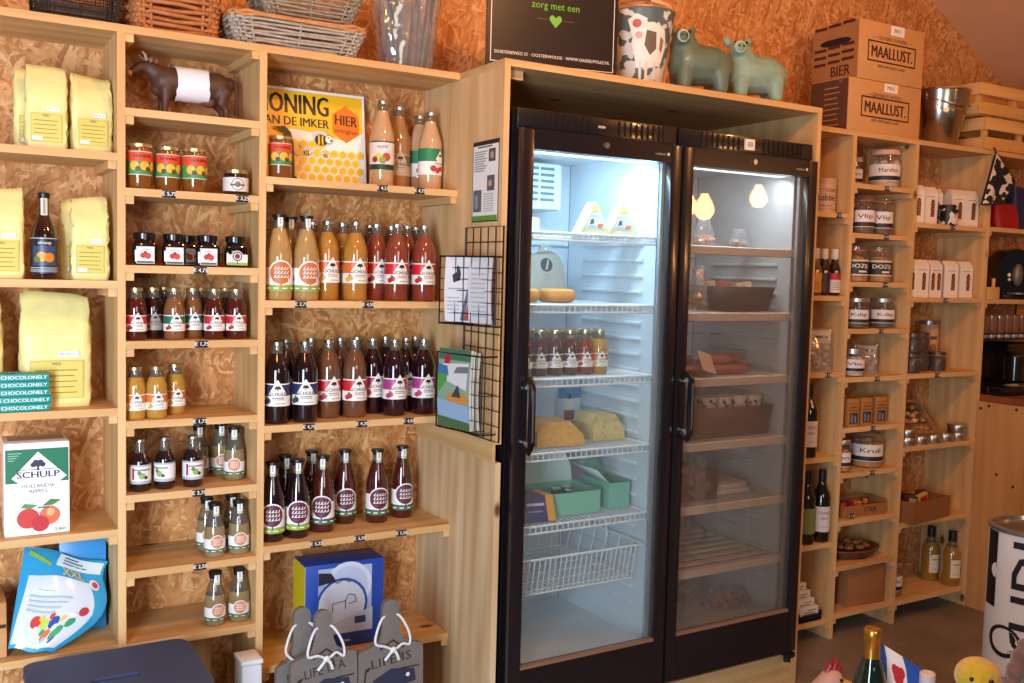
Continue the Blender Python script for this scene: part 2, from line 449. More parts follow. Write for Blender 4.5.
# plywood counter with the coffee things, standing forward of the shelving
CU = thing('counter', 'plywood counter cabinet with a knotty side, below the coffee machines', 'counter', (4.478, 2.70, 0))
g = G(); g.box((-.336, -.1195, .48), (.02, .235, .96), wood('z', '#b98a56', '#cf9f68')); 
for y, z in ((-.115, .64), (-.195, .60), (-.02, .93), (-.19, .945), (-.16, .33), (-.06, .945)):
    g.ell((-.3462, y, z), (.001, .008, .007), mat('#3b2415', .6), 10)
g.ob('side_panel', CU)
g = G(); g.box((.04, -.225, .48), (.732, .02, .96), PLZ); g.ob('front_panel', CU)
g = G(); g.box((.037, .0, .975), (.716, .486, .03), wood('x', '#6e3f1f', '#8d572d')); g.ob('worktop', CU, (0, 0, 0))

# ------------------------------------------------------------------ the housing around the fridges
FH = thing('fridge_surround', 'tall plywood housing built around the two glass door fridges', 'cabinet', (2.07, 2.43, 0))
PL2 = wood('z', '#cca26c', '#e4c192')
g = G(); g.box((-.641, .305, 1.535), (.019, .61, 1.09), PL2); g.ob('side_panel', FH)
g = G(); g.box((-.641, .305, .4675), (.019, .61, .935), wood('z', '#bd976a', '#e3c69c')); g.ob('side_panel', FH)
g = G(); g.box((.6405, .305, 1.04), (.019, .61, 2.08), PLZ); g.ob('side_panel', FH)
g = G(); g.box((0, .305, 2.09), (1.302, .61, .02), PLX); g.ob('top_board', FH)
g = G(); g.box((-.6555, .258, .968), (.010, .514, .06), PLY); g.ob('rail', FH)
g = G(); g.box((0, .02, .065), (1.26, .02, .13), PLX); g.box((0, .5, .065), (1.26, .02, .13), PLX); g.ob('plinth', FH)
g = G(); g.box((-.6, .05, 2.066), (.07, .02, .026), PLX); g.ob('cleat', FH)

# ------------------------------------------------------------------ the two fridges
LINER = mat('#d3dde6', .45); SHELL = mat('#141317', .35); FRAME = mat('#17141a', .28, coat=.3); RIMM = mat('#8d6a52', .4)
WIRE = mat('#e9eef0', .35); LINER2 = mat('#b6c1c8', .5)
PANE = glassy('door_glass', '#f4f8f8', .97, .0, .0)
PANEH = glassy('reflection_haze_glass', '#e9e4de', .955, .02, .015)  # room reflection put into the pane as browner tint and slight haze
def wire_shelf(root, x0, x1, z, y0=2.455, y1=2.93, lip=.022, m=WIRE, solid=False, slats=26):
    g = G()
    g.tube([(x0, y0, z), (x1, y0, z)], .004, m); g.tube([(x0, y0, z - lip), (x1, y0, z - lip)], .0035, m)
    g.tube([(x0, y1, z), (x1, y1, z)], .004, m); g.tube([(x0, y0, z), (x0, y1, z)], .004, m); g.tube([(x1, y0, z), (x1, y1, z)], .004, m)
    for k in range(slats):
        x = x0 + (x1 - x0) * (k + .5) / slats
        g.tube([(x, y0, z - lip), (x, y0, z), (x, y1, z)], .0021, m, 4)
    for f_ in (.33, .66): g.tube([(x0, y0 + (y1 - y0) * f_, z - .005), (x1, y0 + (y1 - y0) * f_, z - .005)], .003, m)
    if solid: g.box(((x0 + x1) / 2, y0 - .004, z - .011), (x1 - x0, .005, .024), m)
    g.ob('wire_shelf', root, (-root.location.x, -root.location.y, 0))
def fridge(x0, x1, label, lamp_power, second=False):
    xc = (x0 + x1) / 2; root = thing('glass_door_fridge', label, 'fridge', (xc, 2.45, 0), 0, 'upright glass door fridges')
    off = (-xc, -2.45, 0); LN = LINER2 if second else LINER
    g = G(); y0, y1, z0, z1 = 2.442, 3.03, .135, 1.968
    g.box((x0 + .006, (y0 + y1) / 2, (z0 + z1) / 2), (.012, y1 - y0, z1 - z0), SHELL); g.box((x1 - .006, (y0 + y1) / 2, (z0 + z1) / 2), (.012, y1 - y0, z1 - z0), SHELL)
    g.box((xc, (y0 + y1) / 2, z1 - .006), (x1 - x0 - .025, y1 - y0, .012), SHELL); g.box((xc, (y0 + y1) / 2, z0 + .07), (x1 - x0 - .025, y1 - y0, .14), SHELL)
    g.box((xc, y1 - .006, 1.1), (x1 - x0 - .025, .012, 1.7), SHELL)
    g.box((xc, y0 + .02, 1.93), (x1 - x0 - .025, .03, .065), SHELL)
    g.ob('housing', root, off)
    # inner lining with its pressed ribs
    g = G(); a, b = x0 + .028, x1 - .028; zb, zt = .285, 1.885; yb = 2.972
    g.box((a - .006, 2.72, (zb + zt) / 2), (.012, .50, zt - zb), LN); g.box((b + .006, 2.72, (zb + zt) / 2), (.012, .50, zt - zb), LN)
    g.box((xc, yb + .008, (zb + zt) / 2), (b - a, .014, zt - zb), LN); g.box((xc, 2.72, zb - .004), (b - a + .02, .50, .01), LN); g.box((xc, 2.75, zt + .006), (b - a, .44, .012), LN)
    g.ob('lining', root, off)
    z = .40
    rg = G()
    while z < 1.60:
        rg.box((b - .004, 2.70, z), (.012, .34, .012), LN, bev=.004); rg.box((a + .004, 2.70, z), (.012, .34, .012), LN, bev=.004); z += .052
    rg.ob('shelf_ribs', root, off)
    g = G(); g.box((xc, 2.50, 1.868), (b - a - .04, .06, .026), mat('#f6fbff', .4, emit=2.2 if not second else 2.4), bev=.006); g.ob('lamp_tube', root, off)
    # door
    D = G(); fy0, fy1 = 2.388, 2.434; fw = .043; zt_, zb_ = 1.905, .163; gz0, gz1 = .312, 1.848; m = FRAME
    for xx in (x0 + fw / 2 + .002, x1 - fw / 2 - .002): D.box((xx, (fy0 + fy1) / 2, (zt_ + zb_) / 2), (fw, fy1 - fy0, zt_ - zb_), m, bev=.004)
    D.box((xc, (fy0 + fy1) / 2, (gz1 + zt_) / 2), (x1 - x0 - 2 * fw - .004, fy1 - fy0 - .002, zt_ - gz1), m)
    D.box((xc, (fy0 + fy1) / 2, (gz0 + zb_) / 2), (x1 - x0 - 2 * fw - .004, fy1 - fy0 - .002, gz0 - zb_), m)
    ox0, ox1 = x0 + fw + .002, x1 - fw - .002
    D.box(((ox0 + ox1) / 2, 2.399, gz0 + .004), (ox1 - ox0, .018, .010), RIMM)
    d = D.ob('door', root, off)
    g = G(); g.box((xc, 2.402, (gz0 + gz1) / 2), (ox1 - ox0 + .004, .005, gz1 - gz0 + .004), PANEH if second else PANE); g.ob('door_pane', d)
    g = G(); g.box((x1 - fw - .001 - .006, 2.425, (gz0 + gz1) / 2), (.010, .012, gz1 - gz0), mat('#aeb6bc', .35, .6)); g.box((x0 + fw + .008, 2.425, (gz0 + gz1) / 2), (.008, .012, gz1 - gz0), mat('#8f979c', .35, .6)); g.ob('inner_trim', d)
    hx = x0 + .03
    g = G(); g.tube([(hx, 2.388, 1.17), (hx + .006, 2.362, 1.186), (hx + .008, 2.354, 1.165), (hx + .008, 2.354, .995), (hx + .006, 2.362, .974), (hx, 2.388, .99)], .011, mat('#0d0d10', .25, coat=.4), 8)
    g.box((hx + .006, 2.3445, 1.08), (.004, .004, .15), mat('#9da0a4', .3, .8)); g.ob('handle', d)
    for z in (1.163, .995):
        g = G(); g.box((hx + .004, 2.375, z), (.010, .028, .018), mat('#c9ccd0', .3, .9), bev=.003); g.ob('handle_bracket', d)
    g = G(); g.cyl((0, 0, 0), .009, .006, SILVER, 14, M=Euler((PI / 2, 0, 0)).to_matrix().to_4x4()); g.ob('lock', d, (xc, 2.388, 1.879))
    F = Flat(); F.rect(-.032, -.008, .032, .008, mat('#0c0c0f', .3)); F.text('coolhead', .011, mat('#b6b0aa', .4), -.006, 0); F.disc(.026, .001, .005, mat('#d5d1cc', .4))
    g = G(); F.into(g); g.ob('maker_plate', d, (x1 - .085, 2.387, 1.872))
    # louvred panel over the door
    g = G(); g.box((xc, 2.428, 1.9375), (x1 - x0 - .006, .022, .056), FRAME, bev=.003); 
    n = 20
    for k in range(n):
        x = x0 + .09 + (x1 - x0 - .15) * k / n
        if abs(x - xc) < .05: continue
        g.box((x + .008, 2.4155, 1.938), (.0035, .004, .044), mat('#050506', .6))
    g.box((x1 - .035, 2.416, 1.938), (.05, .003, .05), FRAME)
    gr = g.ob('louvre_panel', root, off)
    g = G()
    if second:
        g.box((xc, 2.4135, 1.938), (.042, .006, .036), mat('#e9e6df', .5)); F = Flat(); F.text('00', .024, mat('#2a2a22', .5), 0, 0); F.into(g, M=Matrix.Translation((xc, 2.4100, 1.938)))
        g.ob('thermostat_display', root, off)
    else:
        g.box((xc, 2.4145, 1.936), (.026, .005, .008), mat('#cfcac2', .3, .5), bev=.002); g.ob('thermostat_display', root, off)
    g = G(); g.box((x1 - .02, 2.41, .148), (.03, .05, .02), SHELL, bev=.003); g.cyl((x1 - .02, 2.41, .118), .013, .03, SHELL, 10); g.ob('hinge', root, off)
    ld = bpy.data.lights.new('fridge_light', 'AREA'); ld.shape = 'RECTANGLE'; ld.size = b - a - .06; ld.size_y = .05; ld.energy = lamp_power
    ld.color = (.50, .78, 1.0) if not second else (.78, .88, 1.0)
    lo = bpy.data.objects.new('fridge_light', ld); COL.objects.link(lo); lo.location = (xc, 2.505, 1.848); lo.rotation_euler = (rad(16), 0, 0)
    return root
F1 = fridge(1.455, 2.052, 'left black fridge with a bright bluish interior holding cheese and mint boxes', 5.2)
F2 = fridge(2.056, 2.668, 'right black fridge with a dim interior behind reflection-hazed glass holding sausages and dark trays', 2.9, True)
for z in (1.615, 1.397, 1.172, .946, .722): wire_shelf(F1, 1.492, 2.015, z)
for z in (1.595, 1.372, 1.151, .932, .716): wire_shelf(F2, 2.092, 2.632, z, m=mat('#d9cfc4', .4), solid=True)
g = G(); m_ = mat('#d9cfc4', .4)      # the low slatted shelf and the floor rack in the right fridge
for k in range(9): g.box((2.362, 2.47 + k * .055, .495), (.53, .026, .006), m_)
g.box((2.362, 2.452, .488), (.54, .006, .026), m_); g.box((2.098, 2.69, .488), (.006, .48, .014), m_); g.box((2.626, 2.69, .488), (.006, .48, .014), m_)
g.ob('slatted_shelf', F2, (-F2.location.x, -2.45, 0))
# wire basket low in the left fridge
g = G(); x0, x1, y0, y1, zt, zb = 1.50, 2.008, 2.462, 2.90, .615, .502
for z, r in ((zt, .0042), (zb, .003)):
    i = .0 if z == zt else .03
    g.tube([(x0 + i, y0 + i * .6, z), (x1 - i, y0 + i * .6, z), (x1 - i, y1, z), (x0 + i, y1, z)], r, WIRE, 6, True)
for k in range(24):
    x = x0 + .03 + (x1 - x0 - .06) * k / 23
    g.tube([(x, y0, zt), (x, y0 + .018, zb), (x, y1, zb), (x, y1, zt)], .0022, WIRE, 4)
for k in range(6):
    y = y0 + .05 + k * .07
    g.tube([(x0, y, zt), (x0 + .03, y, zb), (x1 - .03, y, zb), (x1, y, zt)], .0022, WIRE, 4)
g.tube([(1.96, 2.60, zt), (1.96, 2.60, zt + .05), (1.96, 2.70, zt + .05), (1.96, 2.70, zt)], .003, WIRE, 5)
g.ob('wire_basket', F1, (-F1.location.x, -2.45, 0))
# evaporator cover with slots
g = G(); g.box((1.745, 2.90, 1.79), (.30, .14, .16), LINER, bev=.012)
for r_i in range(6):
    for cx in (1.768, 1.832): g.box((cx, 2.828, 1.85 - r_i * .021), (.052, .006, .009), mat('#5d7683', .6))
g.ob('evaporator_cover', F1, (-F1.location.x, -2.45, 0))
# ------------------------------------------------------------------ bottles and jars
PALEGOLD = mat('#cdb78c', .3, .9)
def juice(col, rough=.10): return mat(col, rough, coat=.9, var=.08, vs=22)
NECKG = glassy('bottle_neck_glass', '#c9c2b6', .86, .03, .05)
def rad_at(prof):
    def f(z):
        for (r0, z0), (r1, z1) in zip(prof, prof[1:]):
            if z0 <= z <= z1: return r0 + (r1 - r0) * (z - z0) / max(1e-6, z1 - z0)
        return prof[-1][0]
    return f
def bottle_body(prof, fill, liquid, root, name='glass_body', seg=24):
    """prof: (r, z); below `fill` the glass shows the liquid, above it clear glass"""
    pr = [(0, prof[0][1])] + list(prof)
    g = G(); g.lathe([(r, z, liquid if z <= fill else NECKG) for r, z in pr] + [(0, prof[-1][1], NECKG)], liquid, seg)
    return g.ob(name, root, angle=60)
def band_label(root, r, z0, h, top, fruit, text=True, wide=None, bg='#efece6', dark='#24222b', brand='SCHULP', sub=None):
    """white label with a coloured band and a white lozenge carrying the tree and the word"""
    F = Flat(); w = wide or r * 4.4; bgm = mat(bg, .45); tm = mat(top, .4); dm = mat(dark, .5)
    F.rect(-w / 2, 0, w / 2, h * .93, bgm)
    F.rect(-w / 2, h * .42, w / 2, h * .88, tm)
    F.poly([(-.36 * h * 1.05, h * .50), (0, h * .20), (.36 * h * 1.05, h * .50), (0, h * 1.10)], bgm)
    F.rect(-w / 2, 0, w / 2, h * .42, bgm)
    F.tree(0, h * .74, h * .19, dm); F.text(brand, h * .20, dm, 0, h * .49, .012, maxw=h * .66)
    for k, q in enumerate((.33, .26)): F.rect(-h * .22, h * q, h * .26, h * (q + .03), tm if k == 0 else mat('#9b9690', .5))
    F.disc(-h * .40, h * .22, h * .12, mat(fruit, .4)); F.disc(-h * .52, h * .16, h * .11, mat(fruit, .4))
    F.disc(-h * .44, h * .34, h * .05, mat('#5d7a38', .4), 8)
    F.rect(-h * .1, h * .10, h * .3, h * .13, mat('#9b9690', .5))
    g = G(); F.into(g, r); return g.ob('paper_label', root, (0, 0, z0), angle=70, recalc=False)
def tree_label(root, r, z0, h, disc_col, strip, bg='#eceae6', rf=None):
    """white label with a round tree crown and a green strip along its foot"""
    F = Flat(); w = r * 4.4; bgm = mat(bg, .5); dm = mat(disc_col, .5); wm = mat('#f6f2ec', .5)
    F.rect(-w / 2, 0, w / 2, h * .80, bgm); F.rect(-w / 2, 0, w / 2, h * .21, mat(strip, .5))
    F.disc(0, h * .62, h * .43, bgm, 22); F.disc(0, h * .62, h * .38, dm, 22)
    F.poly([(-h * .03, h * .14), (h * .03, h * .14), (h * .02, h * .3), (-h * .02, h * .3)], dm)
    for k in range(3):
        z = h * (.78 - k * .14); x0 = -h * .23
        for q in range(5):
            x = x0 + q * h * .105
            F.poly([(x, z - h * .03), (x + h * .03, z - h * .04), (x + h * .075, z + h * .04), (x + h * .045, z + h * .05)], wm)
        F.rect(x0, z - h * .045, x0 + h * .46, z - h * .03, wm)
    for k in range(6): F.rect(-w / 2 + w * .1 + k * w * .14, h * .08, -w / 2 + w * .18 + k * w * .14, h * .12, wm)
    F.disc(h * .72, h * .42, h * .07, mat('#3c6b35', .5), 8)
    g = G(); F.into(g, r); return g.ob('paper_label', root, (0, 0, z0), angle=70, recalc=False)
def clip_cap(root, z, r, strip_len, h=.016, flare=1.25):
    g = G(); g.lathe([(0, z - .001), (r, z - .001), (r * 1.02, z + h * .4), (r * flare, z + h * .55), (r * flare, z + h), (0, z + h)], DARKCAP, 18); cap = g.ob('cap', root)
    F = Flat(); w = .015; F.rect(-w / 2, -strip_len, w / 2, 0, mat('#eeeae2', .5)); F.rect(-w / 2, -strip_len, w / 2, -strip_len * .72, mat('#b9c7a4', .5)); F.rect(-w * .12, -strip_len * .6, w * .12, -strip_len * .1, mat('#9aa6b6', .5))
    g = G(); F.into(g, r + .0012); g.ob('seal_strip', root, (0, 0, z + h * .62), angle=70, recalc=False)
    return cap
def screw_cap(root, z, r, h, m): 
    g = G(); g.lathe([(0, z), (r, z), (r, z + h * .85), (r * .9, z + h), (0, z + h)], m, 20); return g.ob('cap', root)

def big_juice(liq, top, fruit):
    def f():
        t = thing('juice_bottle', '-', 'bottle')
        P = [(.034, 0), (.0362, .005), (.0362, .148), (.034, .162), (.027, .182), (.0175, .202), (.0145, .212), (.0145, .226)]
        bottle_body(P, .211, juice(liq), t); band_label(t, .0366, .052, .070, top, fruit); screw_cap(t, .2255, .0155, .010, SILVER)
        return t
    return f
def big_tree(liq, disc_col, strip, h=.238, r=.0365):
    def f():
        t = thing('juice_bottle', '-', 'bottle'); k = h / .238
        P = [(r - .003, 0), (r, .006), (r, .120 * k), (r * .95, .138 * k), (r * .72, .176 * k), (r * .5, .203 * k), (.0155, .212 * k), (.0155, .228 * k)]
        bottle_body(P, .203 * k, juice(liq), t); tree_label(t, r + .0004, .026, .084, disc_col, strip); clip_cap(t, .2265 * k, .0162, .036)
        return t
    return f
def small_juice(liq, top, fruit, bg='#efece6'):
    def f():
        t = thing('juice_bottle', '-', 'bottle')
        P = [(.025, 0), (.0272, .004), (.0272, .082), (.0255, .094), (.0195, .112), (.0165, .120), (.0165, .131)]
        bottle_body(P, .1195, juice(liq), t); band_label(t, .0276, .024, .046, top, fruit, bg=bg); screw_cap(t, .1305, .0178, .010, PALEGOLD)
        return t
    return f
def small_tree(liq='#a08a62', disc_col='#c98a6a'):
    def f():
        t = thing('juice_bottle', '-', 'bottle'); r = .0285
        P = [(r - .003, 0), (r, .005), (r, .072), (r * .93, .088), (.018, .118), (.0155, .124), (.0155, .138)]
        bottle_body(P, .112, juice(liq), t); tree_label(t, r + .0004, .016, .047, disc_col, '#3f7358')
        clip_cap(t, .136, .0165, .030, .0165, 1.12)
        return t
    return f
def stubby():
    t = thing('juice_bottle', '-', 'bottle'); r = .0275
    P = [(r - .003, 0), (r, .005), (r, .078), (r * .9, .088), (.0155, .104), (.0125, .114), (.0125, .134)]
    bottle_body(P, .108, juice('#1d1116'), t)
    F = Flat(); w = r * 4; F.rect(-w / 2, 0, w / 2, .052, mat('#a9aeb6', .5)); F.rect(-w / 2, .008, w / 2, .047, mat('#e2e3e4', .5)); F.disc(0, .022, .009, mat('#8fa854', .5)); F.disc(-.007, .03, .006, mat('#5f7d3a', .5), 8); F.disc(.010, .017, .005, mat('#2b3324', .5), 8)
    F.rect(-.022, .036, .022, .040, mat('#77787c', .5)); F.rect(-.026, .012, -.020, .044, mat('#8f2f3a', .5))
    g = G(); F.into(g, r + .0004); g.ob('paper_label', t, (0, 0, .022), angle=70, recalc=False)
    g = G(); g.lathe([(0, .134), (.0145, .1335), (.0145, .137), (.012, .142), (0, .1425)], SILVER, 18); g.ob('cap', t)
    return t
def cider(liq, kind):
    def f():
        t = thing('juice_bottle', '-', 'bottle'); r = .037
        P = [(r - .003, 0), (r, .006), (r, .150), (r * .96, .165), (r * .72, .195), (.019, .222), (.0165, .232), (.0165, .252)]
        if kind == 'apple2': P = [(a, b * .93) for a, b in P]
        bottle_body(P, .236 * (1 if kind != 'apple2' else .93), juice(liq), t)
        zt = P[-1][1]
        if kind == 'fruit':
            F = Flat(); w = r * 4.2; F.rect(-w / 2, 0, w / 2, .086, mat('#dcd9d2', .5)); F.rect(-w / 2, 0, w / 2, .016, mat('#20382a', .5)); F.rect(-w / 2, .082, w / 2, .086, mat('#3a3a3a', .5))
            F.text('appel', .016, mat('#6a6a68', .5), 0, .070); F.disc(-.012, .036, .014, mat('#d9c552', .5)); F.disc(.012, .038, .013, mat('#c2482f', .5)); F.disc(.0, .028, .011, mat('#7d9b3c', .5)); F.disc(-.024, .03, .009, mat('#8f2f2f', .5))
            g = G(); F.into(g, r + .0004); g.ob('paper_label', t, (0, 0, .052), angle=70, recalc=False)
        elif kind == 'plain': band_label(t, r + .0004, .045, .072, '#7a5a3a', '#5b3b22', bg='#b9a184')
        else:
            F = Flat(); w = r * 4.2; F.rect(-w / 2, 0, w / 2, .082, mat('#efece6', .5)); F.rect(-w / 2, .042, w / 2, .082, mat('#1f7f52', .5)); F.poly([(.004, .05), (.022, .026), (.045, .05), (.022, .078)], mat('#efece6', .5)); F.tree(.022, .06, .010, INK)
            F.disc(-.004, .020, .010, mat('#b8303a', .5)); F.disc(.010, .014, .009, mat('#c23b3f', .5)); F.disc(.022, .02, .008, mat('#a32832', .5)); F.rect(.0, .034, .03, .037, mat('#8a8a86', .5))
            g = G(); F.into(g, r + .0004); g.ob('paper_label', t, (0, 0, .048), angle=70, recalc=False)
        screw_cap(t, zt - .0005, .0175, .011, SILVER)
        return t
    return f
def honey_jar(red=True):
    def f():
        t = thing('honey_jar', '-', 'jar'); r = .032
        P = [(r - .003, 0), (r, .004), (r, .098), (r * .9, .106), (r * .9, .110)]
        bottle_body(P, .112, juice('#7a4a1c' if red else '#4a1d14', .15), t)
        F = Flat(); w = r * 4.2; F.rect(-w / 2, 0, w / 2, .062, mat('#d9d3c6', .5)); F.rect(-w / 2, .002, w / 2, .040, mat('#3f8a4d', .5)); F.rect(-w / 2, .036, w / 2, .060, mat('#d2492c', .5))
        for x in (-.022, .004, .03): F.disc(x, .024, .012, mat('#e3b23c', .5)); F.disc(x + .009, .016, .007, mat('#5a3a22', .5), 9)
        F.text('HONING', .011, mat('#3a1712', .5), 0, .049, .01, maxw=.044)
        g = G(); F.into(g, r + .0004); g.ob('paper_label', t, (0, 0, .036), angle=70, recalc=False)
        screw_cap(t, .1095, .0325, .010, PALEGOLD); return t
    return f
def little_jar():
    t = thing('jam_jar', '-', 'jar'); r = .034
    P = [(r - .003, 0), (r, .004), (r, .050), (r * .93, .056), (r * .93, .060)]
    bottle_body(P, .06, juice('#2a120e', .15), t)
    F = Flat(); w = r * 4.2; F.rect(-w / 2, 0, w / 2, .038, mat('#d8d7d4', .5)); F.disc(0, .019, .0175, mat('#8b8a88', .5), 18); F.disc(0, .019, .0145, mat('#d8d7d4', .5), 18); F.disc(0, .019, .008, mat('#77756f', .5)); F.rect(-.02, .015, .02, .020, mat('#55534f', .5))
    g = G(); F.into(g, r + .0004); g.ob('paper_label', t, (0, 0, .010), angle=70, recalc=False)
    screw_cap(t, .0595, .0335, .011, PALEGOLD); return t
def square_jar(tree=False):
    def f():
        t = thing('jam_jar', '-', 'jar'); dk = juice('#140b0f', .08)
        g = G(); g.box((0, 0, .031), (.062, .062, .062), dk, bev=.010); g.lathe([(.027, .060), (.025, .068), (.025, .072)], dk, 20); g.ob('glass_body', t)
        screw_cap(t, .0705, .028, .016, mat('#101014', .25, coat=.5))
        F = Flat(); 
        if tree:
            F.rect(-.028, .006, .028, .036, mat('#ebe8e2', .5)); F.rect(-.028, .006, .028, .014, mat('#8fae4e', .5)); F.disc(0, .031, .0155, mat('#ebe8e2', .5), 18); F.disc(0, .031, .0135, mat('#4a2230', .5), 18); F.disc(0, .031, .010, mat('#ebe8e2', .5), 18); F.disc(0, .031, .0075, mat('#7d2c42', .5)); F.rect(-.001, .010, .001, .02, mat('#4a2230', .5))
        else:
            F.rect(-.023, .004, .023, .050, mat('#c3c4c8', .5)); F.rect(-.0205, .012, .0205, .0475, mat('#f0eeec', .5)); F.rect(-.0205, .006, .0205, .0115, mat('#5c5c60', .5))
            F.disc(-.006, .026, .0075, mat('#b3352f', .5)); F.disc(.006, .025, .0085, mat('#c2423a', .5)); F.disc(0, .033, .005, mat('#a32a28', .5)); F.rect(-.012, .041, .012, .0425, mat('#8a8a88', .5))
        g = G(); F.into(g, M=Matrix.Translation((0, -.0312, 0))); g.ob('paper_label', t, recalc=False)
        return t
    return f
def price_tag(txt):
    def f():
        F = Flat(); g = G(); g.box((0, .001, 0), (.034, .002, .019), mat('#121216', .4), bev=.0006)
        F.text(txt, .0145, mat('#eceae6', .5), 0, 0, .02); F.into(g)
        o = g.ob('price_tag'); o['category'] = 'price tag'; return o
    return f
def tag_at(x, z, txt, label, y=2.6978, rz=0.):
    return put(('tag', txt), price_tag(txt), (x, y, z - .010), rz, label, 'price tags on the shelf edges')

# liquids
ORANGE, RED, DARK, BROWN, VIOLET = '#b07a34', '#823c2c', '#1d0c10', '#6a4430', '#240b16'
NB, WB, LB = 'narrow middle bay', 'wide bay', 'left bay'
G3 = 'juice bottles in the wide bay'; G2 = 'small bottles in the narrow middle bay'
# wide bay, first shelf
z = 1.7425
put('honey', honey_jar(), (.872, 2.752, z), -.1, 'honey jar with red and green label standing in front of the yellow honey sign')
put('cid1', cider('#c09a70', 'fruit'), (1.206, 2.80, z), -.35, 'cloudy apple juice bottle with fruit label, right beside the yellow honey sign', G3)
put('cid2', cider('#a07448', 'plain'), (1.292, 2.868, z), -.25, 'brown juice bottle with dull label standing back between two pale apple juices', G3)
put('cid3', cider('#c39e78', 'apple2'), (1.3695, 2.80, z), -.05, 'cloudy apple juice bottle with green label, rightmost on the top shelf', G3)
put('cid3', None, (1.372, 2.884, z), -.3, 'green-labelled apple juice bottle half hidden behind its twin by the cabinet side', G3)
# second shelf
z = 1.3965
put('tr_pear', big_tree('#ad8c58', '#c4713f', '#8fae4a', .240, .0375), (.872, 2.752, z), -.15, 'pale juice bottle with round orange tree label, leftmost front on second shelf of wide bay', G3)
put('tr_pear', None, (.953, 2.755, z), .0, 'pale juice bottle with round orange tree label, second front one from left', G3)
put('tr_pear', None, (.935, 2.842, z), -.2, 'pale juice bottle with white seal strip peeping out behind the two front tree-label bottles', G3)
for i, (x, y, w) in enumerate(((1.034, 2.80, 'left of the two front orange juices on second shelf'), (1.110, 2.765, 'right of the two front orange juices on second shelf'),
        (1.017, 2.885, 'rear left one, mostly hidden'), (1.105, 2.86, 'rear orange juice behind the right front orange juice'))):
    put('j_or', big_juice(ORANGE, '#cf6a2b', '#d9a04a'), (x, y, z), (.12, .02, 0, .05)[i], 'orange juice bottle with lozenge label, ' + w, G3)
for i, (x, y, w) in enumerate(((1.245, 2.765, 'front left of the reds on second shelf'), (1.338, 2.765, 'front right of the reds by the wire rack'), (1.206, 2.833, 'second row, behind front left red bottle'),
        (1.312, 2.838, 'second row, behind front right red bottle'), (1.216, 2.911, 'back row, leftmost of the reds'), (1.290, 2.911, 'back row, between the other rear caps'), (1.372, 2.900, 'back row, close to the cabinet side'))):
    put('j_red', big_juice(RED, '#c42534', '#a32530'), (x, y, z), (.05, .0, .1, .06, 0, 0, 0)[i], 'red juice bottle, ' + w, G3)
# third shelf
z = 1.0405
for i, (x, y, w) in enumerate(((.868, 2.748, 'leftmost front one on third shelf of wide bay'), (.952, 2.750, 'second front one on third shelf of wide bay'), (.925, 2.842, 'behind the two front dark blue-label ones'))):
    put('j_blue', big_juice(DARK, '#2c3566', '#39405f'), (x, y, z), (-.25, -.25, 0)[i], 'dark juice bottle with blue label, ' + w, G3)
for i, (x, y, w) in enumerate(((1.043, 2.800, 'left front'), (1.122, 2.785, 'right front'), (1.018, 2.886, 'rear left'), (1.108, 2.872, 'rear right'))):
    put('j_brown', big_juice(BROWN, '#c3202c', '#a8343a'), (x, y, z), (.12, .0, 0, 0)[i], 'brown apple juice bottle with red lozenge label, ' + w + ' of four', G3)
for i, (x, y, w) in enumerate(((1.250, 2.775, 'front left'), (1.350, 2.775, 'front right'), (1.205, 2.844, 'second row left'), (1.322, 2.850, 'second row right'), (1.180, 2.9125, 'back row left'), (1.278, 2.912, 'back row middle'), (1.3815, 2.905, 'beside the cabinet side'))):
    put('j_vio', big_juice(VIOLET, '#a83a84', '#b03060'), (x, y, z), (.05, -.02, .1, 0, 0, 0, 0)[i], 'dark juice bottle with magenta lozenge label, ' + w + ' on third shelf', G3)
# fourth shelf
z = .6925
tk = [('tr_dk', (.862, 2.762), 'dark bottle with round purple tree label, leftmost front on fourth shelf of wide bay', -.3), ('tr_dk', (.940, 2.770), 'dark bottle with purple tree label and light green strip, second front on fourth shelf', -.22),
      ('tr_rd', (1.030, 2.800), 'red-brown bottle with purple tree label and dark green strip, nearest the shelf middle', -.45), ('tr_rd', (1.126, 2.866), 'red-brown tree-label bottle standing back, fourth from left on fourth shelf', -.2),
      ('tr_rd', (1.222, 2.832), 'red-brown tree-label bottle, second from right on fourth shelf', -.15), ('tr_rd', (1.320, 2.858), 'red-brown tree-label bottle, rightmost on fourth shelf', -.05),
      ('tr_dk', (.928, 2.852), 'dark tree-label bottle hidden behind the two leftmost tree-label ones', 0), ('tr_rd', (1.026, 2.893), 'red-brown tree-label bottle seen by its neck behind the middle one', 0)]
for k, (x, y), w, rz in tk:
    put(k, big_tree('#1e0d12', '#5a2540', '#8fae4a', .226, .035) if k == 'tr_dk' else big_tree('#4a1a16', '#5a2540', '#3f6b52', .226, .035), (x, y, z), rz, w, G3)

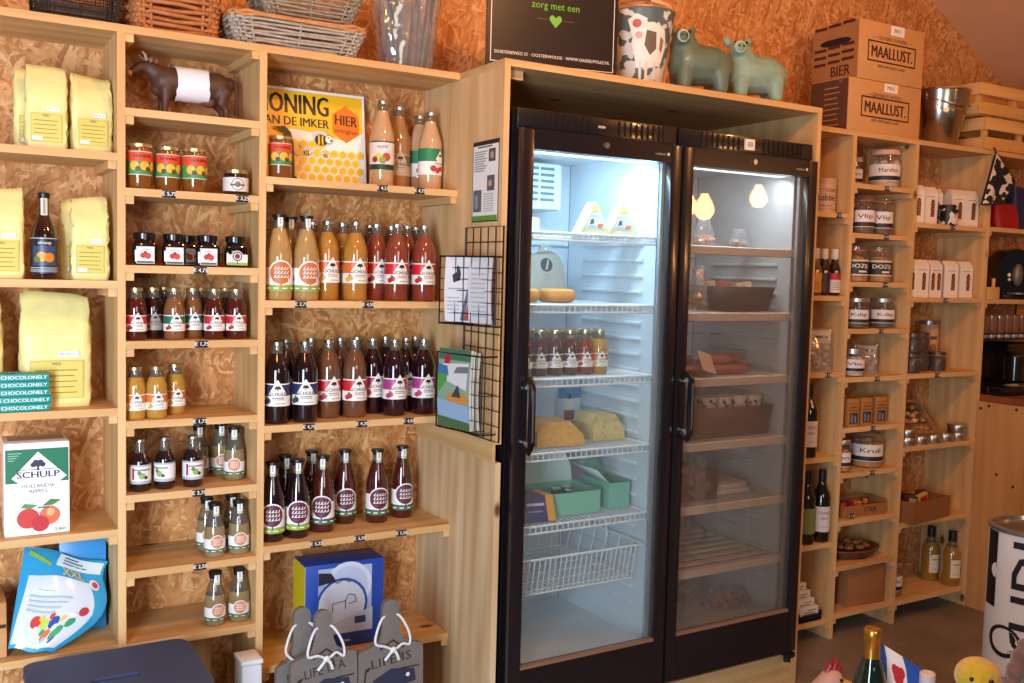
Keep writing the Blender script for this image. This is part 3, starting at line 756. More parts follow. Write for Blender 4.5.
# narrow bay
z = 1.6865
for x, y, rz, w in ((.490, 2.745, .1, 'nearest the left upright'), (.566, 2.765, -.1, 'middle one of three'), (.634, 2.752, .15, 'third from left')):
    put('honey', None, (x, y, z), rz, 'gold-lidded honey jar with red and green label in the narrow bay, ' + w, 'honey jars in the narrow middle bay')
put('ljar', little_jar, (.745, 2.748, z), -.1, 'low dark jam jar with grey round label, alone at right below the cow figure')
z = 1.4865
for x, y, k, w in ((.503, 2.752, 'sq', 'leftmost of the black square jars with strawberry label'), (.580, 2.760, 'sq', 'second of the black square jars with strawberry label'), (.668, 2.752, 'sq', 'third of the black square jars, its red fruit label in front'),
        (.746, 2.752, 'sqt', 'black square jam jar with white and green round tree label'), (.632, 2.845, 'sq', 'black square jam jar standing behind between second and third front jars')):
    put(k, square_jar(k == 'sqt'), (x, y, z), -.08, w, 'black square jam jars in the narrow bay')
z = 1.2865
for x, y, k, w in ((.481, 2.748, 'sr', 'small red juice bottle at the left upright on fourth shelf of narrow bay'), (.535, 2.80, 'sd', 'small dark juice bottle standing back beside the leftmost red one'), (.5805, 2.748, 'sg', 'small brown juice bottle with green lozenge label, front middle'),
        (.640, 2.795, 'sg', 'small brown juice bottle half behind the green-labelled front one'), (.688, 2.748, 'sr', 'small red juice bottle with red label, front, second from right'), (.7485, 2.748, 'sr', 'small red juice bottle with red label, rightmost in front'),
        (.578, 2.87, 'sd', 'small dark juice bottle at the back behind the green-labelled one'), (.676, 2.85, 'sr', 'small red juice bottle at the back behind the front red pair'), (.745, 2.85, 'sr', 'small red juice bottle at the back, in the right corner')):
    put(k, {'sr': small_juice('#4a1812', '#c02a36', '#a32530'), 'sd': small_juice('#2c1210', '#5a2a2a', '#5a2a2a', '#a59a92'), 'sg': small_juice('#7c5030', '#1d6a50', '#a8343a')}[k], (x, y, z), .02, w, G2)
z = 1.0745
for x, y, rz, w in ((.479, 2.748, 0, 'nearest the left upright'), (.5335, 2.746, .0, 'front right of the three'), (.594, 2.802, .1, 'standing back at right of the three')):
    put('so', small_juice('#b08436', '#cf7a3a', '#d9a04a'), (x, y, z), rz, 'small yellow juice bottle with orange label, ' + w, G2)
z = .8765
for x, y, rz, w in ((.492, 2.750, .0, 'leftmost of three on the sixth shelf'), (.557, 2.757, -.7, 'middle of three, label turned left'), (.632, 2.752, .05, 'third, near the shelf middle')):
    put('st', stubby, (x, y, z), rz, 'short black juice bottle with silver cap, ' + w, 'short dark bottles in the narrow bay')
for x, y, rz, w in ((.676, 2.872, 0, 'dusky tree-label bottle with black cap, back, beside the third short black bottle'), (.738, 2.872, 0, 'pale tree-label bottle with black cap, rear right on sixth shelf'), (.758, 2.795, -.25, 'pale tree-label bottle with black cap, front right on sixth shelf')):
    put('stree', small_tree('#8d7a55'), (x, y, z), rz, w, G2)
z = .6695
for x, y, rz, w in ((.693, 2.752, 0, 'front left of four'), (.762, 2.755, -.1, 'front right of four'), (.689, 2.83, 0, 'rear left of four'), (.763, 2.84, 0, 'rear right of four')):
    put('stree', None, (x, y, z), rz, 'small pale juice bottle with black cap, ' + w + ' on the seventh shelf', G2)
z = .4725
for x, y, rz, w in ((.694, 2.750, .1, 'left'), (.763, 2.752, -.15, 'right')):
    put('stree', None, (x, y, z), rz, 'small pale black-capped juice bottle, ' + w + ' of the two on the lowest narrow shelf', G2)

# price tags: (pixel-measured world x on the shelf edge, shelf z)
for x, z, t, w in ((1.166, 1.742, '€ 4,25', 'below the tall apple juice by the honey sign'), (1.288, 1.742, '€ 4,75', 'below the green-labelled apple juice on the top shelf'),
        (.920, 1.396, '€ 3,75', 'below the pale tree-label bottles on the second shelf'), (1.126, 1.396, '€ 4,50', 'below the orange juices on the second shelf'),
        (.948, 1.04, '€ 4,75', 'below the blue-labelled dark bottles on the third shelf'), (1.112, 1.04, '€ 4,20', 'below the brown juices on the third shelf'), (1.265, 1.04, '€ 4,50', 'below the magenta-labelled bottles on the third shelf'),
        (.974, .692, '€ 5,25', 'below the leftmost tree-label bottles on the fourth shelf'), (1.110, .692, '€ 5,50', 'at the middle of the fourth shelf of the wide bay'), (1.248, .692, '€ 5,50', 'below the rightmost tree-label bottles on the fourth shelf'),
        (.556, 1.686, '€ 5,75', 'below the honey jars in the narrow bay'), (.750, 1.686, '€ 3,25', 'below the low jam jar in the narrow bay'), (.638, 1.486, '€ 4,75', 'below the black square jam jars'),
        (.642, 1.286, '€ 1,75', 'below the small red and brown bottles'), (.638, 1.074, '€ 1,75', 'below the small yellow bottles'), (.636, .876, '€ 2,75', 'below the short black bottles'), (.640, .669, '€ 2,50', 'on the seventh shelf of the narrow bay')):
    tag_at(x, z, t, 'small black price tag ' + w)
# ------------------------------------------------------------------ the left bay
YEL = mat('#e3d690', .42, var=.09, vs=16, bump=.7, bs=15); YPRINT = mat('#c4b450', .55)
def flour_bag(w, d, h, fold=.05, seed=1, name='flour_bag'):
    def f():
        rnd = random.Random(seed); t = thing(name, '-', 'flour bag')
        rings = []; n = 28
        for j in range(15):
            s = j / 14; z = h * s
            if s < .62: ww, dd = w * (1 - .03 * s), d * (1 - .12 * s)
            else: q = (s - .62) / .38; ww, dd = w * (.98 - .05 * q), d * (.93 * (1 - q) ** 1.1 + .05)
            if j == 0: ww, dd = w * .95, d * .93
            ring = []
            for k in range(n):
                a = 2 * PI * (k + .5) / n; c, s_ = math.cos(a), math.sin(a); e = .28
                x = ww / 2 * math.copysign(abs(c) ** e, c); y = dd / 2 * math.copysign(abs(s_) ** e, s_)
                jit = .0022 * (1 if 0 < j < 14 else .3)
                ring.append((x + rnd.uniform(-jit, jit) * (1.6 if abs(c) > .7 else .5), y + rnd.uniform(-jit, jit) * (1 if s > .6 else .35) + (.012 * max(0, s - .8) / .2) + .006 * math.sin(x * 60 + seed) * max(0, s - .55), z + max(0, s - .8) / .2 * h * (.022 * math.sin(x / w * 4 + seed * 1.7) + .012 * math.sin(x / w * 11 + seed)) * (1 if s > .8 else 0)))
            rings.append(ring)
        vs = [p for r in rings for p in r]; fs = []
        for j in range(14):
            for k in range(n): fs.append((j * n + k, j * n + (k + 1) % n, (j + 1) * n + (k + 1) % n, (j + 1) * n + k))
        fs.append(tuple(range(n))[::-1]); fs.append(tuple(14 * n + k for k in range(n)))
        g = G(); g.mesh(vs, fs, YEL); g.ob('paper_bag', t, angle=70)
        F = Flat(); lw = w * .74; F.rect(-lw / 2, 0, lw / 2, h * .34, YPRINT); F.rect(-lw / 2 + .003, .003, lw / 2 - .003, h * .34 - .003, mat('#d2c262', .55))
        for k in range(5): F.rect(-lw * .4, h * (.05 + k * .05), lw * .38 * (1 - .15 * (k % 2)), h * (.058 + k * .05), mat('#7d7626', .6))
        F.text('MEEL', h * .035, mat('#6a642a', .6), 0, h * .31, .01); F.rect(-lw * .45, h * .02, -lw * .12, h * .065, mat('#e9e9e4', .5))
        F.rect(lw * .02, h * .37, lw * .42, h * .42, mat('#f4f3ee', .5)); F.text('30 07 21', h * .032, mat('#4a4a55', .5), lw * .22, h * .395, .01, maxw=lw * .34)
        g = G(); F.into(g, M=Matrix.Translation((0, -d / 2 - .0008, h * .08)), off=.0008); g.ob('printed_panel', t, recalc=False)
        return t
    return f
GB = 'yellow flour bags in the left bay'
put('fb1', flour_bag(.098, .06, .212), (.270, 2.775, 1.7735), -.1, 'yellow paper flour bag on the top left shelf, left of the pair', GB)
put('fb2', flour_bag(.098, .06, .198, seed=2), (.374, 2.765, 1.7735), .05, 'yellow paper flour bag on the top left shelf, nearest the upright', GB)
put('fb1', None, (.249, 2.850, 1.7735), -.05, 'yellow paper flour bag behind the left one of the top pair', GB)
put('fb3', flour_bag(.105, .06, .225, seed=3), (.163, 2.765, 1.4445), .0, 'yellow paper flour bag cut by the left picture edge beside a dark bottle', GB)
put('fb4', flour_bag(.092, .05, .212, seed=4), (.368, 2.756, 1.4445), -.05, 'yellow paper flour bag right of the dark orange-juice bottle', GB)
put('fb4', None, (.350, 2.825, 1.4445), .0, 'yellow paper flour bag behind the one right of the dark bottle', GB)
put('fb5', flour_bag(.172, .09, .292, seed=5), (.290, 2.805, 1.1115), -.02, 'large yellow flour bag behind the stack of teal chocolate bars', GB)
put('fb5', None, (.082, 2.815, 1.1115), .06, 'large yellow flour bag mostly outside the left picture edge', GB)
def dark_bottle():
    t = thing('syrup_bottle', '-', 'bottle'); r = .031
    P = [(r - .003, 0), (r, .006), (r, .112), (r * .9, .126), (.016, .155), (.0125, .165), (.0125, .205)]
    bottle_body(P, .21, juice('#2a1010', .06), t)
    F = Flat(); w = r * 4; F.rect(-w / 2, 0, w / 2, .092, mat('#1c2230', .4)); F.rect(-w / 2, .088, w / 2, .090, mat('#b9bcc2', .4)); F.rect(-w / 2, .014, w / 2, .016, mat('#b9bcc2', .4)); F.rect(-w / 2, .004, w / 2, .012, mat('#7f8798', .4))
    F.rect(-.028, .02, .028, .07, mat('#3a4a66', .4)); F.disc(-.007, .043, .0125, mat('#e0902c', .4)); F.disc(.011, .041, .012, mat('#d57f22', .4)); F.disc(-.018, .036, .008, mat('#5d7d3e', .4)); F.text('siroop', .012, mat('#d9dbe0', .4), 0, .078, .01)
    g = G(); F.into(g, r + .0004); g.ob('paper_label', t, (0, 0, .014), angle=70, recalc=False)
    F = Flat(); F.rect(-.008, 0, .008, .05, mat('#d3cfc4', .5)); F.rect(-.003, .006, .003, .044, mat('#93908a', .5)); g = G(); F.into(g, .0132); g.ob('seal_strip', t, (0, 0, .158), angle=70, recalc=False)
    g = G(); g.lathe([(0, .205), (.0145, .204), (.0145, .216), (.012, .2185), (0, .2185)], DARKCAP, 18); g.ob('cap', t); return t
put('syr', dark_bottle, (.2595, 2.742, 1.4445), -.05, 'slim dark syrup bottle with two oranges on its label, between yellow bags')
TEAL = mat('#1f8d8a', .4)
def choc():
    t = thing('chocolate_bar', '-', 'chocolate bar')
    g = G(); g.box((0, 0, .0095), (.168, .078, .0185), TEAL, bev=.0015)
    F = Flat(); F.text("TONY'S CHOCOLONELY", .0125, mat('#cfe9e3', .5), 0, 0, .03, maxw=.158); F.into(g, M=Matrix.Translation((0, -.0391, .0095)))
    F = Flat(); F.text("TONY'S", .03, mat('#cfe9e3', .5), 0, 0, .03); F.into(g, M=Matrix.Translation((0, 0, .0186)) @ Matrix.Rotation(-PI / 2, 4, 'X'))
    g.ob('wrapper', t); return t
for i, (dx, rz, w) in enumerate(((0, 0, 'bottom of the five stacked bars'), (.004, .02, 'second from the bottom of the five'), (0, -.01, 'middle one of the five stacked bars'), (-.001, .01, 'fourth from the bottom of the five'), (.0, -.02, 'topmost of the five stacked bars'))):
    put('choc', choc, (.183 + dx, 2.748, 1.1112 + i * .0192), rz, 'teal chocolate bar with pale lettering, ' + w, 'stacked teal chocolate bars')
# apple juice carton
t = thing('juice_carton', 'white and green apple juice carton with lozenge logo and red apples', 'juice carton', (.2395, 2.795, .7885), -.02)
CW, CD, CH = .152, .135, .240; CWH = mat('#f0f0ee', .45); CGR = mat('#17704f', .45); NAVY = mat('#2b2f52', .5)
g = G(); g.box((0, 0, CH / 2), (CW, CD, CH), CWH, bev=.003)
g.box((0, 0, CH + .0008), (CW * .86, CD * .5, .001), mat('#b9a08c', .5)); g.ob('carton', t)
F = Flat(); a, b = -CW / 2 + .003, CW / 2 - .003
F.poly([(a, .137), (b, .137), (b, .224), (a, .224)], CGR)
F.poly([(a + .014, .150), (.002, .100), (b - .004, .150), (.002, .216)], CWH); F.rect(a, .1, b, .137, CWH)
F.tree(.002, .183, .026, NAVY); F.text('SCHULP', .0235, NAVY, .002, .157, .022, maxw=.100); F.rect(-.05, .170, .05, .1715, NAVY)
F.text('HOLLANDSE', .013, mat('#6a6a78', .5), .002, .128, .01, maxw=.076); F.text('APPELS', .013, mat('#6a6a78', .5), .002, .114, .01, maxw=.044)
for k in range(4): F.rect(a + .006, .213 - k * .006, a + .038 - k * .006, .2155 - k * .006, mat('#7fb79c', .5))
for x, z, r, c in ((-.022, .045, .026, '#c23a36'), (.028, .05, .024, '#d2694a'), (.006, .03, .021, '#b52f33'), (.030, .058, .010, '#e0b070')): F.disc(x, z, r, mat(c, .45), 18)
F.poly([(.01, .075), (.03, .092), (.055, .088), (.035, .076)], mat('#4a7a48', .5)); F.poly([(.0, .078), (-.03, .084), (-.04, .074), (-.015, .07)], mat('#5a8a50', .5)); F.rect(.0, .07, .025, .073, mat('#5a3f2c', .5))
F.text('5 liter', .011, mat('#6a6a78', .5), b - .02, .012, .01)
g = G(); F.into(g, M=Matrix.Translation((0, -CD / 2, 0))); g.ob('printed_front', t, recalc=False)
# blue toy bag leaning, blue box behind, wooden block
def quad_fn(c00, c10, c11, c01, bulge):
    c00, c10, c11, c01 = map(Vector, (c00, c10, c11, c01)); n = (c10 - c00).cross(c01 - c00).normalized()
    def fn(u, v, off):
        p = (c00 * (1 - u) + c10 * u) * (1 - v) + (c01 * (1 - u) + c11 * u) * v
        return p + n * (off + bulge * (4 * u * (1 - u)) ** .6 * (4 * v * (1 - v)) ** .5)
    return fn
t = thing('toy_bag', 'shiny blue and white plastic bag of toys leaning in the lowest left compartment', 'bag', (.28, 2.77, .478))
c = [(-.112, -.040, .022), (-.012, -.062, .001), (.142, .06, .185), (-.062, .09, .252)]
q0, q1 = quad_fn(*c, .026), quad_fn(*c, -.014); swell = lambda u, v: Vector((.062 * u * math.sin(PI * min(1, v * 1.15)), 0, -.012 * u * math.sin(PI * v) + .004 * math.sin(9 * u + 5 * v)))
fnF = lambda u, v, o: q0(u, v, o) + swell(u, v); fnB = lambda u, v, o: q1(u, v, o) + swell(u, v); BAGB = mat('#2f9fd0', .18, coat=.6); BAGW = mat('#cfdcec', .18, coat=.6)
F = Flat(); F.rect(0, 0, 1, 1, BAGB); g = G(); F.into(g, fn=fnF, cut=12); F.into(g, fn=lambda u, v, o: fnB(u, v, 0), cut=12); g.ob('bag_film', t, angle=80)
F = Flat(); F.poly([(.03, .03), (.93, .03), (.90, .40), (.80, .74), (.10, .72)], BAGW)
F.poly([(.42, .84), (.98, .86), (.97, .97), (.44, .98)], mat('#dbe6ee', .25)); 
for k in range(3): F.rect(.5, .88 + k * .03, .5 + .3 - .07 * k, .895 + k * .03, mat('#5d7480', .4))
F.text('XXL', .13, mat('#e8b83a', .3), .62, .79, .02, maxw=.26); F.poly([(.06, .93), (.36, .82), (.36, .86), (.08, .97)], mat('#8fb04a', .3))
F.disc(.86, .73, .06, mat('#d9d4d8', .3)); F.disc(.87, .73, .035, mat('#c2483f', .3))
for x, z, r, cc in ((.30, .26, .065, '#c8433c'), (.42, .25, .055, '#b9cf5a'), (.53, .27, .06, '#2c4fa8'), (.52, .15, .055, '#dd6a35'), (.66, .17, .07, '#2f9c68'), (.60, .07, .05, '#e6e6ea'), (.74, .27, .05, '#2f9c68'), (.80, .40, .05, '#b93b45')): F.disc(x, z, r, mat(cc, .25))
for x, z, r, cc in ((.36, .30, .03, '#e8c83a'), (.47, .33, .03, '#c8433c'), (.58, .22, .035, '#f0f0f4'), (.62, .30, .03, '#e8c83a'), (.70, .10, .035, '#2c4fa8'), (.72, .34, .03, '#f0f0f4'), (.45, .17, .03, '#2f9c68'), (.34, .19, .03, '#e6e6ea'), (.55, .10, .03, '#7fb6e0')): F.disc(x, z, r, mat(cc, .25))
for k in range(4): F.rect(.14, .50 - k * .05, .62 - .05 * k, .515 - k * .05, mat('#a9bcd4', .25))
F.poly([(.2, .58), (.42, .56), (.30, .53)], mat('#f2f6fa', .2))
g = G(); F.into(g, fn=fnF, off=.0012, step=.0002, cut=12); g.ob('print', t, angle=80, recalc=False)
t = thing('toy_box', 'bright blue box half hidden behind the toy bag', 'box', (.362, 2.888, .478), -.04)
g = G(); g.box((0, 0, .128), (.118, .08, .256), mat('#2a86c4', .35), bev=.002); g.ob('carton', t)
g = G(); g.box((0, 0, .2572), (.10, .06, .001), mat('#7d2a3a', .4)); g.ob('lid_print', t); 
t = thing('wooden_box', 'pale wooden box with a slot, cut by the left picture edge', 'box', (.078, 2.80, .478))
g = G(); g.box((0, 0, .072), (.175, .14, .144), wood('x', '#a8784a', '#c99a66', knots=False), bev=.003); g.box((.072, -.0705, .083), (.026, .002, .009), mat('#2a1c12', .7)); g.ob('box_body', t)

# ------------------------------------------------------------------ cow figure and honey sign
COWB = mat('#4a2f22', .55, var=.15, vs=30)
t = thing('cow_figurine', 'dark brown cow figurine with a white paper wrapped round its belly', 'figurine', (.625, 2.825, 1.8915))
caps = [((.085, 0, .098), .040, (.0, 0, .096), .041), ((.0, 0, .096), .041, (-.055, 0, .100), .040), ((-.055, 0, .104), .036, (-.095, -.004, .128), .020), ((-.100, -.004, .132), .020, (-.122, -.010, .128), .014), ((-.122, -.010, .128), .014, (-.142, -.014, .112), .011), ((.085, 0, .106), .034, (.115, 0, .108), .022), ((-.05, 0, .08), .034, (-.075, 0, .075), .018)]
for s in (-1, 1):
    caps += [((-.055, s * .022, .075), .019, (-.058, s * .025, .040), .010), ((-.058, s * .025, .040), .010, (-.060, s * .026, .008), .0085), ((.100, s * .022, .082), .022, (.092, s * .026, .052), .013), ((.092, s * .026, .052), .012, (.108, s * .026, .034), .009), ((.108, s * .026, .034), .009, (.104, s * .026, .008), .0085)]
organic('body', caps, COWB, t, .0045, 4)
g = G(); g.tube([(.118, 0, .125), (.136, 0, .118), (.142, 0, .09), (.140, 0, .05), (.143, 0, .028)], [.007, .0055, .004, .004, .008], COWB); g.ob('tail', t)
for s in (-1, 1):
    g = G(); g.ell((-.098, -.006 + s * .028, .146), (.006, .015, .008), mat('#8a6a55', .6), 10, (s * -.3, 0, 0)); g.ob('ear', t)
    g = G(); g.tube([(-.106, -.008 + s * .012, .148), (-.112, -.008 + s * .026, .158), (-.120, -.008 + s * .024, .166)], [.005, .0035, .0015], mat('#b99c80', .5)); g.ob('horn', t)
g = G(); g.ell((-.149, -.016, .108), (.008, .011, .009), mat('#b08c70', .5), 10); g.ob('muzzle', t)
g = G(); g.ell((.062, 0, .056), (.024, .018, .016), mat('#6a4434', .5), 12); g.ob('udder', t)
vs = []; n = 22; rnd = random.Random(3)
for j in range(7):
    x = -.030 + j * .0145
    for k in range(n):
        a = 2 * PI * k / n; vs.append((x + rnd.uniform(-.003, .003), .0445 * math.cos(a) * (1 + rnd.uniform(-.02, .02)), .097 + .047 * math.sin(a) * (1 + rnd.uniform(-.02, .02))))
g = G(); g.mesh(vs, [(j * n + k, j * n + (k + 1) % n, (j + 1) * n + (k + 1) % n, (j + 1) * n + k) for j in range(6) for k in range(n)], mat('#e6e6ee', .6, bump=.4, bs=40)); g.ob('paper_wrap', t, angle=60)

t = thing('honey_sign', 'yellow and white board advertising beekeeper honey, leaning behind a jar', 'sign', (1.005, 2.866, 1.7440)); t.rotation_euler = (rad(-7), 0, 0)
SW, SH = .36, .288; YB_ = mat('#f0bd1e', .4); WB_ = mat('#f2efe8', .4); KB = mat('#17161a', .45); OR_ = mat('#e0751c', .4)
g = G(); g.box((0, .004, SH / 2), (SW, .006, SH), WB_); g.ob('board', t)
F = Flat(); x0 = -SW / 2; X = lambda x: x0 + x
F.rect(X(.006), .006, X(.352), .280, YB_)
F.poly([(X(.10), .16), (X(.13), .164), (X(.22), .155), (X(.30), .14), (X(.352), .17), (X(.352), .006), (X(.10), .006)], WB_)
F.text('HONING', .085, KB, X(.130), .237, .034, maxw=.226); F.text('VAN DE IMKER', .038, KB, X(.132), .186, .028, maxw=.222)
hx, hz, hr = X(.297), .193, .058
F.poly([(hx + hr * .87 * math.sin(PI / 3 * k), hz + hr * math.cos(PI / 3 * k)) for k in range(6)][::-1], OR_)
F.text('HIER', .046, mat('#4a1410', .45), hx, hz + .010, .032, maxw=.074, rot=-.05); F.text('verkrijgbaar', .018, mat('#4a1410', .45), hx, hz - .022, .01, maxw=.076, rot=-.05)
cell = .0135
for row_ in range(7):
    for q in range(13):
        x = .10 + q * cell * 2.06 + (row_ % 2) * cell * 1.03; z = .022 + row_ * cell * 1.8
        if x > .345 or z > .125 - .19 * max(0, x - .19) or x < .105: continue
        F.poly([(X(x) + cell * math.sin(PI / 3 * k), z + cell * math.cos(PI / 3 * k)) for k in range(6)][::-1], mat('#f3dc7a', .4)); F.poly([(X(x) + cell * .82 * math.sin(PI / 3 * k), z + cell * .82 * math.cos(PI / 3 * k)) for k in range(6)][::-1], mat('#eab91f', .4))
F.poly([(X(.090), .006), (X(.090), .12), (X(.098), .148), (X(.078), .158), (X(.06), .162), (X(.10), .168), (X(.118), .150), (X(.126), .118), (X(.126), .02), (X(.135), .012), (X(.126), .006)], KB)
def bee(bx, bz, s):
    for dx in (-.3, .1): F.disc(bx + dx * s, bz + .62 * s, .42 * s, mat('#c9c8c2', .4), 12, 1.5)
    F.disc(bx, bz, .62 * s, KB, 16, 1.15)
    for k in (-.34, .06): F.rect(bx + k * s, bz - .5 * s, bx + (k + .2) * s, bz + .5 * s, YB_)
    F.disc(bx + .88 * s, bz + .12 * s, .48 * s, KB, 14); F.disc(bx + .90 * s, bz + .12 * s, .43 * s, WB_, 14); F.disc(bx + 1.15 * s, bz + .02 * s, .13 * s, KB, 10); F.disc(bx + .82 * s, bz + .3 * s, .09 * s, KB, 8)
bee(X(.212), .135, .028); bee(X(.165), .092, .013); bee(X(.225), .088, .010)
g = G(); F.into(g, M=Matrix.Translation((0, .001, 0))); g.ob('printed_face', t, recalc=False)

# plate box on the lowest shelf
t = thing('plate_box', 'blue and yellow gift box of white plates on the lowest shelf of the wide bay', 'box', (1.085, 2.80, .3375), -.04)
g = G(); g.box((0, 0, .132), (.25, .12, .264), mat('#1f45a5', .4), bev=.002); g.box((-.1252, 0, .132), (.0012, .118, .26), mat('#dfc820', .45)); g.ob('carton', t)
F = Flat(); SKY = mat('#9fb8dd', .4); PW = mat('#cdd8ea', .4); BL = mat('#2a50ab', .4)
F.rect(-.085, .05, .085, .25, SKY); F.disc(.01, .19, .075, PW, 22); F.disc(.01, .19, .062, mat('#b7c8e6', .4), 22)
F.rect(-.088, .05, -.03, .12, SKY); F.disc(-.01, .135, .082, BL, 24); F.disc(-.01, .135, .074, PW, 24)
for k in range(12): F.rect(-.055 + .006 * k, .205 + .004 * math.sin(k), -.05 + .006 * k, .209 + .004 * math.sin(k), mat('#26304f', .4))
F.poly([(-.085, .20), (-.03, .21), (-.045, .235), (-.085, .24)], mat('#2a2c3a', .4)); F.poly([(-.085, .045), (.088, .045), (.088, .115), (.03, .10), (-.085, .06)], mat('#b9c6df', .4)); F.rect(.03, .07, .066, .092, mat('#3a4a7a', .4))
for (a, b), (c_, d_) in (((-.04, .115), (-.04, .14)), ((-.04, .14), (.0, .145)), ((.0, .145), (.01, .165)), ((.01, .165), (.03, .16)), ((.0, .12), (.0, .145)), ((.03, .16), (.035, .14)), ((.035, .14), (.01, .135))):
    dx, dz = c_ - a, d_ - b; L2 = math.hypot(dx, dz); nx, nz = -dz / L2 * .0012, dx / L2 * .0012
    F.poly([(a - nx, b - nz), (c_ - nx, d_ - nz), (c_ + nx, d_ + nz), (a + nx, b + nz)], mat('#26304f', .4))
F.text('servies', .012, mat('#dfe4ee', .4), .0, .022, .01)
g = G(); F.into(g, M=Matrix.Translation((0, -.0606, 0))); g.ob('printed_front', t, recalc=False)
t = thing('cooler_box', 'narrow bluish white plastic box standing on the floor before the middle upright', 'box', (.760, 2.645, 0))
g = G(); g.box((0, 0, .195), (.058, .08, .39), mat('#dfeaf8', .35), bev=.008); g.ob('box_body', t); g = G(); g.box((0, 0, .397), (.062, .084, .014), mat('#eaf1fa', .35), bev=.004); g.ob('lid', t)
t = thing('plank', 'upright wooden plank leaning under the lowest narrow shelf', 'plank', (.672, 2.86, 0))
g = G(); g.box((0, 0, .218), (.075, .03, .436), wood('z', '#94653a', '#b98a5a', knots=False), bev=.002); o_ = g.ob('board', t)

# ------------------------------------------------------------------ notice and wire rack on the side of the housing
t = thing('notice', 'small framed notice with photos and green foot on the housing side', 'notice', (1.4190, 2.5275, 1.640), -PI / 2)
F = Flat(); w, h = .157, .238; g = G(); g.box((0, .002, h / 2), (w, .004, h), mat('#1b1c1e', .4)); g.ob('backing', t)
F.rect(-w / 2 + .004, .004, w / 2 - .003, h - .013, mat('#eef0f0', .4)); F.rect(-w / 2 + .03, h - .02, w / 2 - .04, h - .016, mat('#4a4a4a', .5))
F.rect(.018, .175, .058, .212, mat('#4d5058', .5)); F.disc(.038, .193, .011, mat('#b99a86', .5)); F.rect(.012, .09, .056, .135, mat('#5a5a5e', .5)); F.disc(.03, .112, .010, mat('#c9a48c', .5)); F.rect(-.070, .03, -.02, .095, mat('#5c6470', .5)); F.rect(-.06, .04, -.04, .08, mat('#8a949c', .5))
for k in range(9): F.rect(-.065, .165 - k * .007 + .04, .010 - .008 * (k % 3), .168 - k * .007 + .04, mat('#8c9096', .5))
for k in range(8): F.rect(-.005, .03 + k * .007, .055, .033 + k * .007, mat('#b9bcc0', .5))
F.rect(-w / 2 + .004, .004, w / 2 - .003, .018, mat('#5a9a35', .5))
g = G(); F.into(g); g.ob('printed_sheet', t, recalc=False)
t = thing('wire_rack', 'black wire grid rack with two baskets on the side of the fridge housing', 'rack', (1.4185, 2.51, 1.0))
BW = mat('#17171a', .4, .5); g = G(); ya, yb, zt = -.108, .118, .624
def RR(y0, y1, z0, z1, x): return [(x, y0, z0), (x, y0, z1), (x, y1, z1), (x, y1, z0)]
g.tube(RR(ya, yb, 0, zt, -.006), .003, BW, 6, True)
for k in range(1, 5): y = ya + (yb - ya) * k / 5; g.tube([(-.006, y, 0), (-.006, y, zt)], .0016, BW, 5)
for k in range(1, 14): z = zt * k / 14; g.tube([(-.006, ya, z), (-.006, yb, z)], .0016, BW, 5)
g.ob('grid', t)
def wbasket(z0, z1, xl, xr, yl, yr):
    g = G(); L_ = lambda s, z: (xl + (xr - xl) * s, yl + (yr - yl) * s, z)
    P = [L_(0, z0), L_(0, z1), L_(1, z1), L_(1, z0)]; g.tube(P, .0028, BW, 6, True)
    for k in range(1, 7): g.tube([L_(k / 7, z0), L_(k / 7, z1)], .0014, BW, 5)
    for k in range(1, 6): z = z0 + (z1 - z0) * k / 6; g.tube([L_(0, z), L_(1, z)], .0014, BW, 5)
    for z in (z0, z1): g.tube([(-.008, yb, z), L_(0, z), L_(1, z), (-.008, yr - .004, z)], .0026, BW, 6)
    for k in range(1, 7): g.tube([L_(k / 7, z0), (-.008, L_(k / 7, z0)[1], z0)], .0014, BW, 5)
    for z in (z0 + (z1 - z0) * .5,): g.tube([(-.008, yb, z), L_(0, z)], .0014, BW, 5); g.tube([L_(1, z), (-.008, yr - .004, z)], .0014, BW, 5)
    return g.ob('basket', t)
wbasket(.336, .536, -.092, -.028, .118, -.110); wbasket(.022, .248, -.092, -.055, .122, -.088)
# papers in the rack
def leaf(name, label, cat, P0, P1, z0, z1, lean, th, mfront, mback, draw=None):
    """a slightly curled booklet standing between two floor points"""
    t = thing(name, label, cat, ((P0[0] + P1[0]) / 2, (P0[1] + P1[1]) / 2, z0)); h = z1 - z0
    c = Vector(((P0[0] + P1[0]) / 2, (P0[1] + P1[1]) / 2, 0)); a = Vector((P0[0], P0[1], 0)) - c; b = Vector((P1[0], P1[1], 0)) - c; n = Vector((0, 0, 1)).cross(b - a).normalized()
    if n.x > 0: n = -n
    def fn(u, v, off):
        p = a * (1 - u) + b * u + Vector((0, 0, v * h)) + Vector(lean) * (v ** 1.5)
        return p + n * (off + .006 * math.sin(PI * v))
    g = G(); F = Flat(); F.rect(0, 0, 1, 1, mfront); F.into(g, fn=fn, cut=8, off=th); F = Flat(); F.rect(0, 0, 1, 1, mback); F.into(g, fn=lambda u, v, o: fn(u, v, 0), cut=8)
    em = mat('#d9d9d6', .6); K = 8
    for s in range(K):
        v0, v1 = s / K, (s + 1) / K
        for u in (0, 1): g.poly([fn(u, v0, 0), fn(u, v1, 0), fn(u, v1, th), fn(u, v0, th)], em)
        g.poly([fn(v0, 1, 0), fn(v1, 1, 0), fn(v1, 1, th), fn(v0, 1, th)], em); g.poly([fn(v0, 0, 0), fn(v1, 0, 0), fn(v1, 0, th), fn(v0, 0, th)], em)
    g.ob('pages', t, angle=60, recalc=False)
    if draw:
        F = Flat(); draw(F); g = G(); F.into(g, fn=fn, cut=8, off=th + .0006, step=.00015); g.ob('cover_print', t, angle=60, recalc=False)
    return t
PAPER = mat('#dfe3ea', .5)
